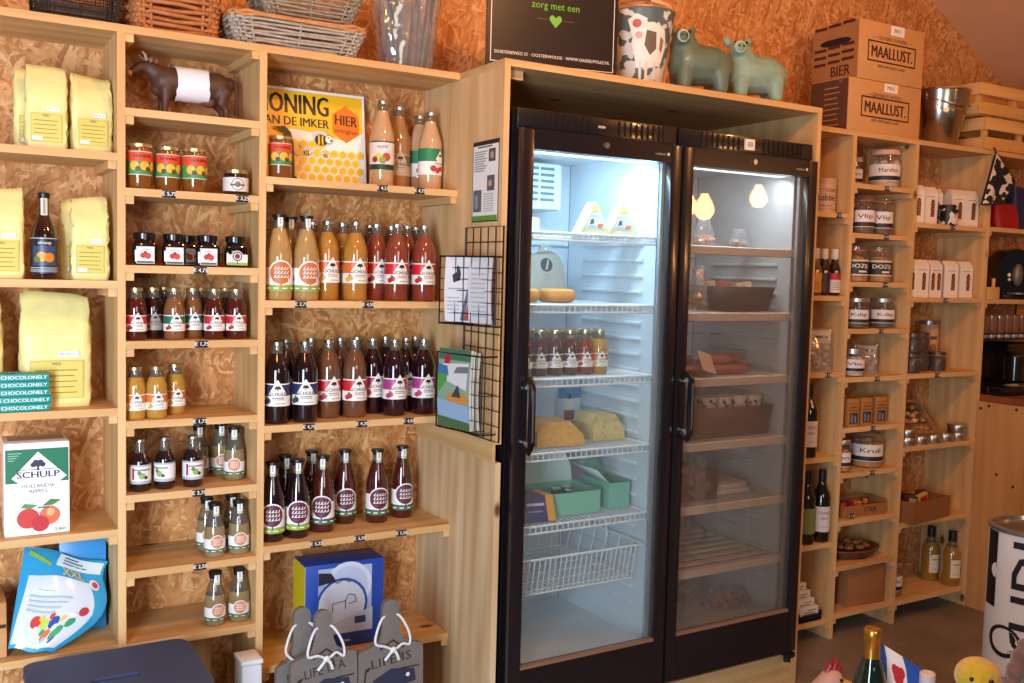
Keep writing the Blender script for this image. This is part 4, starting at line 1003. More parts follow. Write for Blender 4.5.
def d1(F):
    F.poly([(.30, .72), (.36, .60), (.62, .64), (.64, .74), (.55, .86), (.45, .76)], mat('#3b3d44', .5)); F.disc(.5, .82, .05, mat('#54565c', .5)); F.rect(.15, .5, .8, .52, mat('#a9adb4', .5)); F.poly([(.75, .02), (.98, .02), (.98, .35)], mat('#b9483f', .5)); F.poly([(.6, .02), (.75, .02), (.98, .4), (.98, .6)], mat('#6d7288', .5))
    for k in range(5): F.rect(.12, .12 + k * .06, .6, .14 + k * .06, mat('#b4bac4', .5))
leaf('leaflet', 'white leaflet with a small dark picture, left one in the upper wire basket', 'leaflet', (1.336, 2.602), (1.375, 2.515), 1.343, 1.535, (.0, -.0, 0), .004, PAPER, PAPER, d1)
leaf('leaflet', 'plain pale leaflet curling at the right in the upper wire basket', 'leaflet', (1.366, 2.508), (1.394, 2.425), 1.343, 1.535, (.0, -.0, 0), .004, mat('#c9cdd4', .5), PAPER, lambda F: [F.rect(.15, .1 + k * .07, .8, .12 + k * .07, mat('#a4a9b2', .5)) for k in range(10)])
def d2(F):
    F.rect(0, .86, 1, 1, mat('#3f6f55', .5)); F.disc(.28, .85, .10, mat('#a8253a', .5), 16, .9); F.poly([(.1, .62), (.9, .50), (.95, .84), (.1, .80)], mat('#d3d8da', .5)); F.poly([(0, .42), (.3, .60), (.3, .66), (0, .68)], mat('#4d9a45', .5)); F.poly([(0, .68), (.35, .66), (.3, .78), (0, .8)], mat('#3c74a8', .5))
    F.poly([(.3, .3), (.95, .34), (.9, .46), (.35, .44)], mat('#c98a3a', .5)); F.poly([(.45, .4), (.75, .40), (.65, .56)], mat('#3b3f48', .5)); F.poly([(0, .1), (1, .08), (1, .30), (0, .36)], mat('#8fb0d0', .5)); F.poly([(0, 0), (1, 0), (1, .1), (0, .14)], mat('#4d6a45', .5)); F.poly([(.5, .7), (.95, .72), (.95, .8), (.6, .78)], mat('#6f7a80', .5))
MG = mat('#8aa590', .4)
leaf('magazine', 'green and white magazine with a red spot, front one in the lower basket', 'magazine', (1.336, 2.622), (1.364, 2.474), 1.026, 1.262, (.0, 0, 0), .008, MG, PAPER, d2)
leaf('magazine', 'second magazine behind the front one, only its green edge in view', 'magazine', (1.352, 2.620), (1.376, 2.480), 1.026, 1.258, (.0, 0, 0), .008, MG, PAPER)
leaf('magazine', 'rear magazine in the lower wire basket, nearest the grid', 'magazine', (1.366, 2.618), (1.390, 2.478), 1.026, 1.254, (.0, 0, 0), .008, MG, PAPER)
# ------------------------------------------------------------------ things on top of the shelving
def rrect(w, d, n=40, e=.35):
    out = []
    for k in range(n):
        a = 2 * PI * k / n; c, s = math.cos(a), math.sin(a)
        out.append((w / 2 * math.copysign(abs(c) ** e, c), d / 2 * math.copysign(abs(s) ** e, s)))
    return out
def wicker(name, label, loc, rz, w0, d0, w1, d1, h, rows, m, mr, r=.0042, n=56, amp=.0035, rim=2, e=.22, seed=1):
    rnd = random.Random(seed); t = thing(name, label, 'basket', loc, rz)
    g = G()
    for j in range(rows):
        s = (j + .5) / rows; w, d = w0 + (w1 - w0) * s, d0 + (d1 - d0) * s; z = r + (h - r) * s
        P = []
        for k, (x, y) in enumerate(rrect(w, d, n, e)):
            o = amp * (1 if (k // 2 + j) % 2 else -1); L_ = math.hypot(x / w, y / d) or 1
            P.append((x * (1 + o * 2 / w), y * (1 + o * 2 / d), z + rnd.uniform(-1, 1) * r * .35))
        g.tube(P, r, m, 5, True)
    a, b = rrect(w0, d0, n, e), rrect(w1 * 1.01, d1 * 1.01, n, e)
    for k in range(0, n, 2): g.tube([(a[k][0], a[k][1], 0), (b[k][0], b[k][1], h * 1.02)], r * .75, m, 5)
    g.ob('weave', t, angle=80)
    g = G(); g.box((0, 0, .003), (w0 * .96, d0 * .96, .006), m); g.ob('base', t)
    g = G()
    for q in range(rim):
        P = [(x + math.sin(k * 1.3 + q * 2) * .002, y + math.cos(k * 1.3 + q * 2) * .002, h + r + q * r * 1.5 + .0025 * math.sin(k * 1.1 + q * 2.2)) for k, (x, y) in enumerate(rrect(w1 * (1.01 - .0 * q), d1 * 1.01, n, e))]
        g.tube(P, r * 1.1, mr, 6, True)
    g.ob('rim', t, angle=80)
    return t
GREYW = mat('#a39b8e', .7, var=.22, vs=60); GREYD = mat('#8f8374', .7, var=.25, vs=60); STRAW = mat('#a8693a', .6, var=.22, vs=45); STRAWD = mat('#6e3f22', .7, var=.2, vs=50)
BROWNW = mat('#b98552', .7, var=.2, vs=60)
wicker('wicker_basket', 'long grey wicker tray basket on top of the shelving beside the wrapped bundle', (.922, 2.815, 2.101), -.03, .335, .13, .395, .20, .076, 8, GREYW, BROWNW, r=.0046, seed=2)
wicker('wicker_basket', 'grey wicker basket stacked in the long tray basket, cut by the top picture edge', (.965, 2.835, 2.192), -.02, .24, .12, .31, .17, .09, 8, GREYD, GREYW, r=.0045, seed=3)
wicker('wicker_basket', 'reddish brown woven basket between the dark wire basket and the grey wicker', (.585, 2.84, 2.101), .03, .215, .17, .235, .19, .17, 12, STRAW, STRAWD, r=.0064, n=60, amp=.005, seed=4)
t = thing('wire_basket', 'dark wire mesh basket on top of the left bay', 'basket', (.345, 2.83, 2.101), .02)
DW = mat('#2a2422', .55, .6); g = G(); w, d, h = .195, .16, .11
g.tube([(x, y, h) for x, y in rrect(w * 1.08, d * 1.08, 32, .25)], .003, DW, 6, True); g.tube([(x, y, .002) for x, y in rrect(w, d, 32, .25)], .0022, DW, 6, True); g.ob('rim', t)
g = G(); A, B = rrect(w, d, 44, .25), rrect(w * 1.08, d * 1.08, 44, .25)
for k in range(44): g.tube([(A[k][0], A[k][1], .002), (B[k][0], B[k][1], h)], .0016, DW, 4)
for j in range(1, 7): g.tube([(x, y, h * j / 7) for x, y in rrect(w * (1 + .08 * j / 7), d * (1 + .08 * j / 7), 32, .25)], .0016, DW, 4, True)
for k in range(8): g.tube([(-w / 2 + w * k / 7 * .98, -d / 2, .003), (-w / 2 + w * k / 7 * .98, d / 2, .003)], .0016, DW, 4)
g.ob('mesh', t)
t = thing('wicker_tray', 'flat dark woven tray lying inside the dark wire basket', 'tray', (.345, 2.83, 2.106), .02)
g = G()
for j in range(4): g.tube([(x, y, .006 + j * .0108) for x, y in rrect(.172 - .002 * (j % 2), .137 - .002 * (j % 2), 36, .3)], .0054, mat('#4a3b33', .7, var=.3, vs=50), 5, True)
g.box((0, 0, .004), (.165, .13, .008), mat('#4a3b33', .7, var=.3, vs=50)); g.ob('weave', t)
# bundle wrapped in clear film
t = thing('wrapped_bundle', 'dark bundle wrapped in crinkled clear film on top of the wide bay', 'bundle', (1.293, 2.83, 2.101), -.1)
g = G(); rnd = random.Random(5)
for k in range(26):
    x = rnd.uniform(-.07, .07); y = rnd.uniform(-.045, .045)
    g.tube([(x * .8, y, .003), (x * 1.05 + rnd.uniform(-.008, .008), y, .13), (x * 1.3 + rnd.uniform(-.02, .02), y + rnd.uniform(-.01, .01), .27)], rnd.uniform(.003, .0065), mat(rnd.choice(['#3a3230', '#57504c', '#2a2422', '#6d6258']), .6), 5)
g.ob('twigs', t)
rings = []; n = 40
for j in range(22):
    s = j / 21; z = .33 * s; w, d = .155 + .075 * s, .115 + .035 * s; ring = []
    for k in range(n):
        a = 2 * PI * k / n; c, s_ = math.cos(a), math.sin(a); rr = 1 + rnd.uniform(-.05, .05) + .05 * math.sin(7 * a + 3 * s) * s
        ring.append((w / 2 * math.copysign(abs(c) ** .6, c) * rr, d / 2 * math.copysign(abs(s_) ** .6, s_) * rr, z + rnd.uniform(-.003, .003)))
    rings.append(ring)
g = G(); g.mesh([p for r in rings for p in r], [(j * n + k, j * n + (k + 1) % n, (j + 1) * n + (k + 1) % n, (j + 1) * n + k) for j in range(21) for k in range(n)], FILM); g.ob('film', t, angle=25)
# dark sign board
t = thing('sign_board', 'dark brown board with green heart and white address line, on the fridge housing', 'sign', (1.628, 2.502, 2.1012), -.185)
SB = mat('#231a18', .35); g = G(); w, h = .425, .30
g.box((0, .004, h / 2), (w, .008, h), SB); g.ob('board', t)
g = G(); g.box((0, .045, .06), (.05, .006, .12), SB, rot=(rad(28), 0, 0)); g.ob('easel_foot', t)
F = Flat(); LNE = mat('#d9d6cf', .5); a = .012
for q in ((-w / 2 + a, a, w / 2 - a, a + .0025), (-w / 2 + a, a, -w / 2 + a + .0025, h - a), (w / 2 - a - .0025, a, w / 2 - a, h - a), (-w / 2 + a, h - a - .0025, w / 2 - a, h - a)): F.rect(*q, LNE)
GRN = mat('#6cb33f', .5); hx, hz, hs = .005, .147, .020
F.poly([(hx, hz - hs * 1.0), (hx + hs * .95, hz + hs * .05), (hx + hs, hz + hs * .45), (hx + hs * .75, hz + hs * .78), (hx + hs * .4, hz + hs * .8), (hx, hz + hs * .42), (hx - hs * .4, hz + hs * .8), (hx - hs * .75, hz + hs * .78), (hx - hs, hz + hs * .45), (hx - hs * .95, hz + hs * .05)][::-1], GRN)
F.rect(-.055, hz + .002, -.022, hz + .0035, mat('#7d6a5a', .5)); F.rect(.032, hz + .002, .065, hz + .0035, mat('#7d6a5a', .5))
F.text('zorg met een', .030, GRN, .005, .190, .004, maxw=.155); F.text('met liefde en', .030, GRN, .005, .232, .004, maxw=.155)
F.text('DUISTEREWEG 51 · OOSTERWOLDE · WWW.GASSELPOLLE.NL', .013, LNE, .0, .040, .016, maxw=.375)
g = G(); F.into(g); g.ob('lettering', t, recalc=False)
# tin pail with a cow picture
t = thing('pail', 'tin pail printed with a spotted cow, wooden grip on its wire handle', 'bucket', (2.003, 2.555, 2.101), -.5)
CP = patches('cow_print_blue', '#54666c', '#c9d2d2', 24, .52, .35); P = [(.066, 0), (.068, .003), (.104, .232), (.107, .236), (.103, .238)]
g = G(); g.lathe([(0, 0), *P[:3]], CP, 36); g.lathe([(.104, .2315), (.1075, .235), (.1065, .240), (.102, .238), (.064, .008), (0, .008)], mat('#b9bdbd', .3, .8), 36); g.ob('pail_body', t)
F = Flat(); CW_ = mat('#dfe3e2', .4); CDk = mat('#6b5a50', .5)
F.poly([(-.03, .05), (.06, .06), (.075, .12), (.06, .17), (.02, .19), (-.03, .185), (-.045, .13)], CW_); F.poly([(-.055, .20), (-.03, .215), (.0, .20), (.0, .16), (-.02, .135), (-.04, .14)], CW_); F.disc(-.028, .185, .013, mat('#c0504a', .5)); F.disc(-.022, .150, .011, mat('#c9a59a', .5))
F.poly([(.0, .165), (.03, .16), (.035, .11), (.015, .09), (-.005, .12)], CDk); F.poly([(.045, .15), (.06, .14), (.058, .10), (.046, .11)], mat('#8a7060', .5)); 
for x in (-.022, .0, .03, .05): F.rect(x, .008, x + .010, .07, mat('#d2cbc0', .4))
F.poly([(-.04, .206), (-.06, .214), (-.056, .196)], CDk)
rP = lambda z: .068 + (.104 - .068) * z / .232
g = G(); F.into(g, fn=lambda x, z, o: ((rP(z) + o + .0006) * math.sin(x / .086), -(rP(z) + o + .0006) * math.cos(x / .086), z), cut=10); g.ob('cow_picture', t, angle=80, recalc=False)
g = G(); pts = [(-.106 * math.cos(a), -.03 * math.sin(a) - .0, .233 + .040 * math.sin(a)) for a in [PI * k / 16 for k in range(17)]]; g.tube(pts, .0022, SILVER, 6); hd = g.ob('handle', t)
g = G(); g.tube([(x, y, z) for x, y, z in pts[9:14]], [.006, .0085, .008, .0085, .006], mat('#d9a878', .5), 10); g.ob('grip', hd)
# two pigs
def pig(c):
    def f():
        m = mat(c, .5, coat=.12, var=.16, vs=18); t = thing('pig_figurine', '-', 'figurine'); Z = lambda z: z
        caps = [((-.026, 0, .106), .072, (.062, .0, .102), .068), ((.06, 0, .106), .066, (.085, 0, .10), .056), ((-.030, -.006, .125), .064, (-.046, -.012, .165), .050), ((-.050, -.014, .170), .045, (-.060, -.034, .180), .036), ((-.062, -.034, .182), .032, (-.066, -.062, .184), .025)]
        for s in (-1, 1): caps += [((-.044, s * .036, .075), .034, (-.048, s * .040, .022), .025), ((.082, s * .034, .075), .036, (.088, s * .038, .022), .025)]
        organic('body', caps, m, t, .005, 6)
        for s in (-1, 1):
            g = G(); g.ell((-.056 + s * .038, -.010, .214), (.014, .008, .020), m, 12, (.25, s * .55, s * .3)); g.ob('ear', t, angle=180)
            g = G(); g.ell((-.061 + s * .021, -.062, .203), (.0055, .004, .0055), mat('#24302c', .2), 10); g.ob('eye', t)
        g = G(); g.lathe([(0, 0), (.020, 0), (.022, .004), (.020, .009), (0, .009)], mat('#a9cdbd', .35), 18, (-.067, -.078, .185), Euler((-PI / 2, 0, 0)).to_matrix().to_4x4())
        for s in (-1, 1): g.ell((-.067 + s * .008, -.0885, .186), (.0045, .002, .005), mat('#33423c', .4), 10)
        g.ob('snout', t)
        g = G(); g.tube([(.128, 0, .11), (.138, .006, .115), (.140, -.003, .124), (.134, -.004, .118)], [.006, .005, .004, .003], m, 8); g.ob('tail', t); return t
    return f
put('pig1', pig('#5a6f62'), (2.222, 2.545, 2.101), -.40, 'darker grey-green pig figurine, left of the two, beside the printed pail', 'green pig figurines')
put('pig2', pig('#7fa093'), (2.478, 2.545, 2.101), -.42, 'paler sea-green pig figurine, right of the two on the fridge housing', 'green pig figurines')
for o in list(COL.objects):
    if o.name.startswith('pig_figurine'): o.scale = (.95, .95, .97)
t = thing('wicker_coil', 'stack of coiled wicker rings behind the right pig', 'wicker rings', (2.615, 2.80, 2.101))
g = G()
for k in range(7): g.tube([(.085 * math.cos(a) + .004 * (k % 2), .085 * math.sin(a), .012 + k * .0195) for a in [2 * PI * q / 28 for q in range(28)]], .0105, mat('#a8713f', .7, var=.25, vs=70), 6, True)
g.ob('coil', t)
# beer boxes
KR = mat('#cb9c68', .6, var=.04, vs=8); KRS = mat('#a4764a', .6, var=.05, vs=10); PR = mat('#4a1f18', .55)
def beer_box(name, label, loc, w, d, h, stick, side_dark, handle):
    t = thing(name, label, 'box', loc)
    g = G(); g.box((0, 0, h / 2), (w, d, h), KR, bev=.002); g.box((0, 0, h + .0006), (w * .98, .006, .001), mat('#8a6238', .6)); g.box((-w / 2 - .0006, 0, h / 2), (.001, d * .97, h * .97), mat('#5a3c30', .6) if side_dark else KRS); g.ob('carton', t)
    F = Flat(); cz = h * .5
    F.text('— GENSBROUWERIJ —' if not side_dark else '— GENSBROUWERIJ —', .022, PR, .0, h * .735, .006, maxw=.245)
    bw, bh = .150, .042
    for q in ((-bw, cz - bh, bw, cz - bh + .006), (-bw, cz + bh - .006, bw, cz + bh), (-bw, cz - bh, -bw + .006, cz + bh), (bw - .006, cz - bh, bw, cz + bh)): F.rect(*q, PR)
    F.text('MAALLUST.', .066, PR, 0, cz - .003, .03, maxw=.258); F.text('BIER VAN EIGEN LAND', .016, PR, 0, h * .255, .006, maxw=.17)
    F.rect(-.04 + .025, h * .82, .045 + .025, h * .99, mat('#f0efec', .5)); F.text(stick, .022, mat('#4a4a55', .5), .028, h * .905, .01)
    g = G(); F.into(g, M=Matrix.Translation((0, -d / 2 - .0003, 0))); g.ob('printed_front', t, recalc=False)
    F = Flat(); C1 = PR if not side_dark else mat('#a88a70', .6)
    if handle:
        F.poly([(.055 * math.cos(a) * (1) + (.025 if math.cos(a) > 0 else -.025) - .025 * 0, h * .68 + .014 * math.sin(a)) for a in [2 * PI * k / 20 for k in range(20)]], mat('#1a120e', .8)); F.text('BIER', .060, PR, .03, h * .16, .02, maxw=.10)
        for r_ in range(6):
            for q in range(3): F.rect(-d * .45 + q * d * .3, h * (.30 + r_ * .125) + .004 * q, -d * .45 + q * d * .3 + d * .26, h * (.30 + r_ * .125) + .012 + .004 * q, C1) if not (abs(h * (.30 + r_ * .125) - h * .68) < .03) else None
    else:
        for r_ in range(8): F.rect(-d * .12, h * .12 + r_ * h * .1, d * .28 * (1 - .1 * (r_ % 3)), h * .12 + r_ * h * .1 + .005, C1)
        F.text('H', .02, C1, .06, h * .93)
    g = G(); F.into(g, M=Matrix.Translation((-w / 2 - .0015, 0, 0)) @ Matrix.Rotation(-PI / 2, 4, 'Z')); g.ob('printed_side', t, recalc=False)
    return t
beer_box('beer_box', 'lower cardboard beer box with dark left side, beneath its twin', (3.418, 2.82, 2.101), .452, .20, .214, 'MAU', True, False)
beer_box('beer_box', 'upper cardboard beer box with handle hole and white sticker, on top of the other', (3.442, 2.84, 2.3168), .405, .24, .236, 'BRO', False, True)
# zinc bucket
t = thing('bucket', 'shiny zinc bucket between the beer boxes and the slatted crates', 'bucket', (3.92, 2.825, 2.101))
Zn = mat('#c2c0ba', .2, 1.0); g = G()
g.lathe([(0, 0), (.070, 0), (.075, .006), (.087, .07), (.089, .072), (.108, .158), (.111, .160), (.111, .166), (.124, .243), (.129, .247), (.128, .252), (.122, .250), (.072, .008), (0, .008)], Zn, 40); g.ob('bucket_body', t)
for s in (-1, 1):
    g = G(); g.box((s * .120, 0, .222), (.006, .035, .03), Zn, bev=.002); g.ob('handle_lug', t)
g = G(); g.tube([(.121 * math.cos(a), -.129 * math.sin(a), .222 - .05 * math.sin(a)) for a in [PI * k / 20 for k in range(21)]], .003, Zn, 6); g.ob('handle', t)
# slatted crates
PINE = wood('x', '#c9974f', '#e3b877', knots=True)
def crate(name, label, loc, w, d, h):
    t = thing(name, label, 'crate', loc)
    for y in (-d / 2, d / 2):
        for z in (h * .22, h * .80):
            g = G(); g.box((0, y, z), (w, .011, h * .36), PINE, bev=.001); g.ob('slat', t)
    for x in (-w / 2, w / 2):
        for z in (h * .22, h * .80):
            g = G(); g.box((x + .006 * (1 if x < 0 else -1), 0, z), (.011, d - .012, h * .36), PLY, bev=.001); g.ob('end_slat', t)
    for x in (-w / 2 + .024, w / 2 - .024, 0):
        for y in (-d / 2 + .0175, d / 2 - .0175):
            g = G(); g.box((x, y, h * .5), (.024, .022, h * .98), PINE, bev=.001); g.ob('corner_post', t)
    for k in range(4):
        g = G(); g.box((0, -d / 2 + .04 + k * (d - .08) / 3, .008), (w - .03, (d - .08) / 3 * .8, .010), PINE); g.ob('bottom_slat', t)
    return t
crate('slatted_crate', 'lower pale wooden slatted crate on the right end of the top board', (4.40, 2.835, 2.1015), .58, .215, .152)
crate('slatted_crate', 'upper pale wooden slatted crate, stacked on the lower one beside the zinc bucket', (4.345, 2.835, 2.2555), .58, .215, .146)

# ------------------------------------------------------------------ bay right of the fridges (narrow, dark)
def tin():
    t = thing('syrup_tin', '-', 'tin'); C = mat('#cfae98', .45); g = G()
    g.lathe([(0, 0), (.050, 0), (.0525, .003), (.0525, .112)], C, 28); g.ob('tin_body', t); g = G(); g.lathe([(0, .1115), (.0545, .1115), (.0545, .132), (.051, .136), (0, .136)], mat('#c4a089', .45), 28); g.ob('lid', t)
    F = Flat(); F.text('Robbé', .038, INK, 0, .058, .012, maxw=.082); F.text('HOME', .016, mat('#7a4a3a', .5), .02, .085, .01); F.rect(-.05, .092, .05, .094, mat('#8a6a5a', .5)); F.text('oude drop', .012, mat('#5a463c', .5), 0, .028, .01); F.rect(-.06, .012, .06, .014, mat('#8a6a5a', .5))
    g = G(); F.into(g, .0529); g.ob('print', t, angle=70, recalc=False); return t
put('tin', tin, (3.118, 2.765, 1.7665), -.55, 'pinkish round tin with dark script, top shelf beside the right fridge')
def condiment(liq, lab, cap='#cfc9c4', band=None):
    def f():
        t = thing('sauce_bottle', '-', 'bottle'); r = .026
        P = [(r - .003, 0), (r, .005), (r, .100), (r * .85, .116), (.014, .136), (.0125, .142), (.0125, .150)]
        bottle_body(P, .16, juice(liq, .08), t); g = G(); g.lathe([(0, .148), (.0155, .148), (.0165, .152), (.0160, .186), (.0150, .189), (0, .189)], mat(cap, .4), 18); g.ob('cap', t)
        F = Flat(); w = r * 3.6; F.rect(-w / 2, 0, w / 2, .078, mat(lab, .5))
        if band: F.rect(-w / 2, .052, w / 2, .078, mat(band, .5))
        for k in range(4): F.rect(-.014, .012 + k * .009, .016, .014 + k * .009, mat('#5a4a40', .5))
        g = G(); F.into(g, r + .0004); g.ob('paper_label', t, (0, 0, .012), angle=70, recalc=False); return t
    return f
put('con1', condiment('#6d4a1c', '#d59a3c'), (3.072, 2.742, 1.4335), -.4, 'sauce bottle with golden yellow label, left of three beside the fridge', 'white-capped sauce bottles')
put('con2', condiment('#1a0e10', '#3a2022'), (3.1275, 2.748, 1.4335), -.4, 'dark sauce bottle with dark label, middle of three beside the fridge', 'white-capped sauce bottles')
put('con3', condiment('#1a0e10', '#d6cfc9', band='#b3262f'), (3.183, 2.742, 1.4335), -.4, 'dark sauce bottle with red and white label, right of three', 'white-capped sauce bottles')
def snack_bag(col, name='snack_bag', seed=3, w=.115, h=.175, d=.05):
    def f():
        rnd = random.Random(seed); t = thing(name, '-', 'bag of biscuits'); g = G()
        for k in range(30): g.ell((rnd.uniform(-w * .36, w * .36), rnd.uniform(-d * .28, d * .28), .014 + rnd.uniform(0, h * .50)), (.013, .009, .012), mat(rnd.choice(['#b5793f', '#cf9a5c', '#9a6234', '#dcb07a']), .7), 8, (rnd.uniform(0, 3), rnd.uniform(0, 3), 0))
        c = g.ob('biscuits', t, angle=180); c['kind'] = 'stuff'
        n = 26; rings = []
        for j in range(13):
            s = j / 12; dd = d * (1 - max(0, s - .45) / .55 * .92); ww = w * (1 - .10 * math.sin(PI * s)) if s > .5 else w * .96; ring = []
            for k in range(n):
                a = 2 * PI * k / n; ca, sa = math.cos(a), math.sin(a)
                ring.append((ww / 2 * math.copysign(abs(ca) ** .5, ca) + rnd.uniform(-.002, .002), dd / 2 * math.copysign(abs(sa) ** .5, sa) + rnd.uniform(-.002, .002), h * s))
            rings.append(ring)
        g = G(); g.mesh([p for r in rings for p in r], [(j * n + k, j * n + (k + 1) % n, (j + 1) * n + (k + 1) % n, (j + 1) * n + k) for j in range(12) for k in range(n)], FILM); g.ob('film', t, angle=30)
        F = Flat(); F.rect(-w * .38, h * .66, w * .40, h * .96, mat('#c9b59c', .5)); F.rect(-w * .2, h * .78, w * .1, h * .84, mat('#4a3a30', .5)); F.disc(w * .22, h * .8, .006, mat('#6d4a34', .5))
        g = G(); F.into(g, M=Matrix.Translation((0, -d * .16, 0))); g.ob('printed_header', t, recalc=False); return t
    return f
put('snack', snack_bag('#c9975c'), (3.125, 2.750, 1.1225), -.3, 'clear bag of small biscuits on the shelf beside the right fridge')
def wine(lab, h=.30, glass='#0c0f0d'):
    def f():
        t = thing('wine_bottle', '-', 'bottle'); r = .0375
        P = [(r - .004, 0), (r, .006), (r, .185), (r * .86, .205), (.018, .235), (.0145, .25), (.0145, .296)]
        bottle_body(P, .3, juice(glass, .06), t); g = G(); g.lathe([(.0152, .235), (.0152, .298), (0, .299)], mat('#1a1416', .35), 18); g.ob('capsule', t)
        F = Flat(); w = r * 2.7; F.rect(-w / 2, 0, w / 2, .105, mat(lab, .5)); 
        if lab > '#b': F.text('TERRA', .018, mat('#6a6a70', .5), 0, .078, .01, maxw=.05); F.text('VINO', .016, mat('#6a6a70', .5), 0, .055, .01, maxw=.035); F.rect(-.02, .02, .02, .022, mat('#8a8a8a', .5))
        g = G(); F.into(g, r + .0004); g.ob('paper_label', t, (0, 0, .045), angle=70, recalc=False); return t
    return f
put('wine_w', wine('#d9d4d2'), (3.073, 2.742, .7755), -.45, 'dark wine bottle with pinkish white label, upper of the wines beside the fridge')
put('wine_g', wine('#7f8a58'), (3.085, 2.742, .4155), -.45, 'dark wine bottle with olive label, half hidden by the right fridge edge')
put('wine_w', None, (3.171, 2.740, .4155), -.45, 'dark wine bottle with white label, fully in view beside the fridge')
t = thing('packet_tray', 'low black tray holding a stepped stack of white packets, bottom shelf by the fridge', 'tray', (3.105, 2.765, .0905), 0)
g = G(); g.box((0, 0, .004), (.13, .11, .008), BLACK); g.box((0, -.053, .014), (.13, .004, .026), BLACK); g.box((0, .053, .03), (.13, .004, .06), BLACK); g.box((-.064, 0, .02), (.003, .11, .036), BLACK); g.box((.064, 0, .02), (.003, .11, .036), BLACK); g.ob('tray_body', t)
def packet():
    t = thing('packet', '-', 'packet'); g = G(); g.box((0, 0, .025), (.112, .021, .050), mat('#e4e4e4', .45), bev=.002); g.ob('carton', t)
    F = Flat(); F.rect(-.035, .012, .045, .020, mat('#5c5c62', .5)); F.rect(-.03, .024, .03, .028, mat('#7a7a80', .5)); F.rect(-.01, .034, .04, .038, mat('#7a7a80', .5)); g = G(); F.into(g, M=Matrix.Translation((0, -.0106, 0))); g.ob('print', t, recalc=False); return t
for k, w in enumerate(('front, lowest', 'second', 'third', 'rearmost, highest')):
    put('packet', packet, (3.105, 2.7285 + k * .0235, .0993 + k * .0), 0, 'white packet in the black tray, ' + w + ' of four', 'white packets in the black tray')
    if k: 
        tr = G(); tr.box((0, 0, k * .0125), (.112, .021, k * .025), BLACK); tr.ob('step', t, (0, 2.7285 + k * .0235 - 2.765, .0085)); PROTO['packet']  # the tray is stepped
for o in [o for o in COL.objects if o.name.startswith('packet') and o.get('category') == 'packet']:
    k = round((o.location.y - 2.7285) / .0235); o.location.z = .0993 + k * .025

# ------------------------------------------------------------------ jar bay
def clear_jar(r, h, lid, content, label_w, dark, txt, neck=.86, lidh=.018, lidm=None, lname='kaaskoekjes'):
    def f():
        t = thing('glass_jar', '-', 'jar'); hb = h - lidh
        g = G(); rnd = random.Random(int(r * 9999 + h * 777))
        c0 = mat(content, .6, var=.25, vs=70); g.lathe([(0, .004), (r * .92, .004), (r * .93, hb * .70), (r * .6, hb * .74), (0, hb * .76)], c0, 20)
        for k in range(10): g.ell((rnd.uniform(-.6, .6) * r, rnd.uniform(-.6, .6) * r, hb * (.70 + rnd.uniform(0, .08))), r * .22, c0, 8)
        q = g.ob('contents', t); 
        g = G(); g.lathe([(0, 0), (r * .94, 0), (r, .005), (r, hb * .84), (r * neck, hb * .96), (r * neck, hb)], CLEAR, 26); g.ob('glass', t, angle=60)
        g = G(); g.lathe([(0, hb - .001), (r * neck * 1.06, hb - .001), (r * neck * 1.06, h - .003), (r * neck, h), (0, h)], lid, 24); g.ob('lid', t)
        F = Flat(); w = r * 3.5; lh = h * .44; F.rect(-w / 2, 0, w / 2, lh, mat('#e2dedc', .5) if not dark else mat('#26262c', .5))
        if dark: F.rect(-w / 2, lh * .88, w / 2, lh, mat('#d9c4b0', .5)); F.rect(-w / 2, 0, w / 2, lh * .10, mat('#d9c4b0', .5)); F.text(txt, lh * .36, mat('#e4e2de', .5), 0, lh * .6, .02, maxw=r * 1.5); F.rect(0, lh * .2, r * .7, lh * .32, mat('#d9d6d0', .5))
        else: F.rect(-w / 2, lh * .04, w / 2, lh * .30, mat('#22222a', .5)); F.text(txt, lh * .36, mat('#3a3a44', .5), 0, lh * .64, .01, maxw=r * 1.35)
        g = G(); F.into(g, r + .0004); g.ob('paper_label', t, (0, 0, h * .17), angle=70, recalc=False); return t
    return f
PINKL = mat('#c9a596', .45); LIDS = mat('#bdb8b2', .3, .8)
def clip_jar(key, label, loc, rz, r, h, content, txt, dark=False, group=None):
    if key not in PROTO:
        def f():
            t = clear_jar(r, h, CLEAR, content, 0, dark, txt, .80, .022)()
            for s in (-1, 1):
                g = G(); g.tube([(s * r * .84, 0, h * .80), (s * r * .98, -.002, h * .88), (s * r * .80, 0, h * .99)], .0016, SILVER, 5); g.ob('wire_clip', t)
            g = G(); g.tube([(r * .80 * math.cos(a), r * .80 * math.sin(a), h - .022) for a in [2 * PI * k / 22 for k in range(22)]], .0035, mat('#b5653a', .6), 6, True); g.ob('rubber_ring', t); return t
        return put(key, f, loc, rz, label, group)
    return put(key, None, loc, rz, label, group)
GJ = 'glass jars in the jar bay'; FZ = -.62
put('jarbig', clear_jar(.062, .158, PINKL, '#c9b5a6', 0, False, 'Marshm', .92, .020), (3.508, 2.778, 1.8925), FZ, 'big glass jar with pinkish lid and black-striped label, top of the jar bay', GJ)
put('jarmid', clear_jar(.040, .130, PINKL, '#b98a6a', 0, False, 'Mars', .9, .018), (3.425, 2.875, 1.8925), FZ, 'smaller glass jar standing behind the big pink-lidded one', GJ)
for x, w in ((3.352, 'left'), (3.472, 'right')): clip_jar('clipw', 'clip-top glass jar with white label, ' + w + ' of two on the second shelf', (x, 2.752 if w == 'left' else 2.756, 1.6915), FZ, .048, .158, '#6a5648', 'Vlip', False, GJ)
for x, w in ((3.332, 'left'), (3.478, 'right')): clip_jar('clipd', 'clip-top glass jar with black label, ' + w + ' of two on the third shelf', (x, 2.760, 1.4925), FZ, .053, .150, '#b98a58', 'DOZIJ', True, GJ)
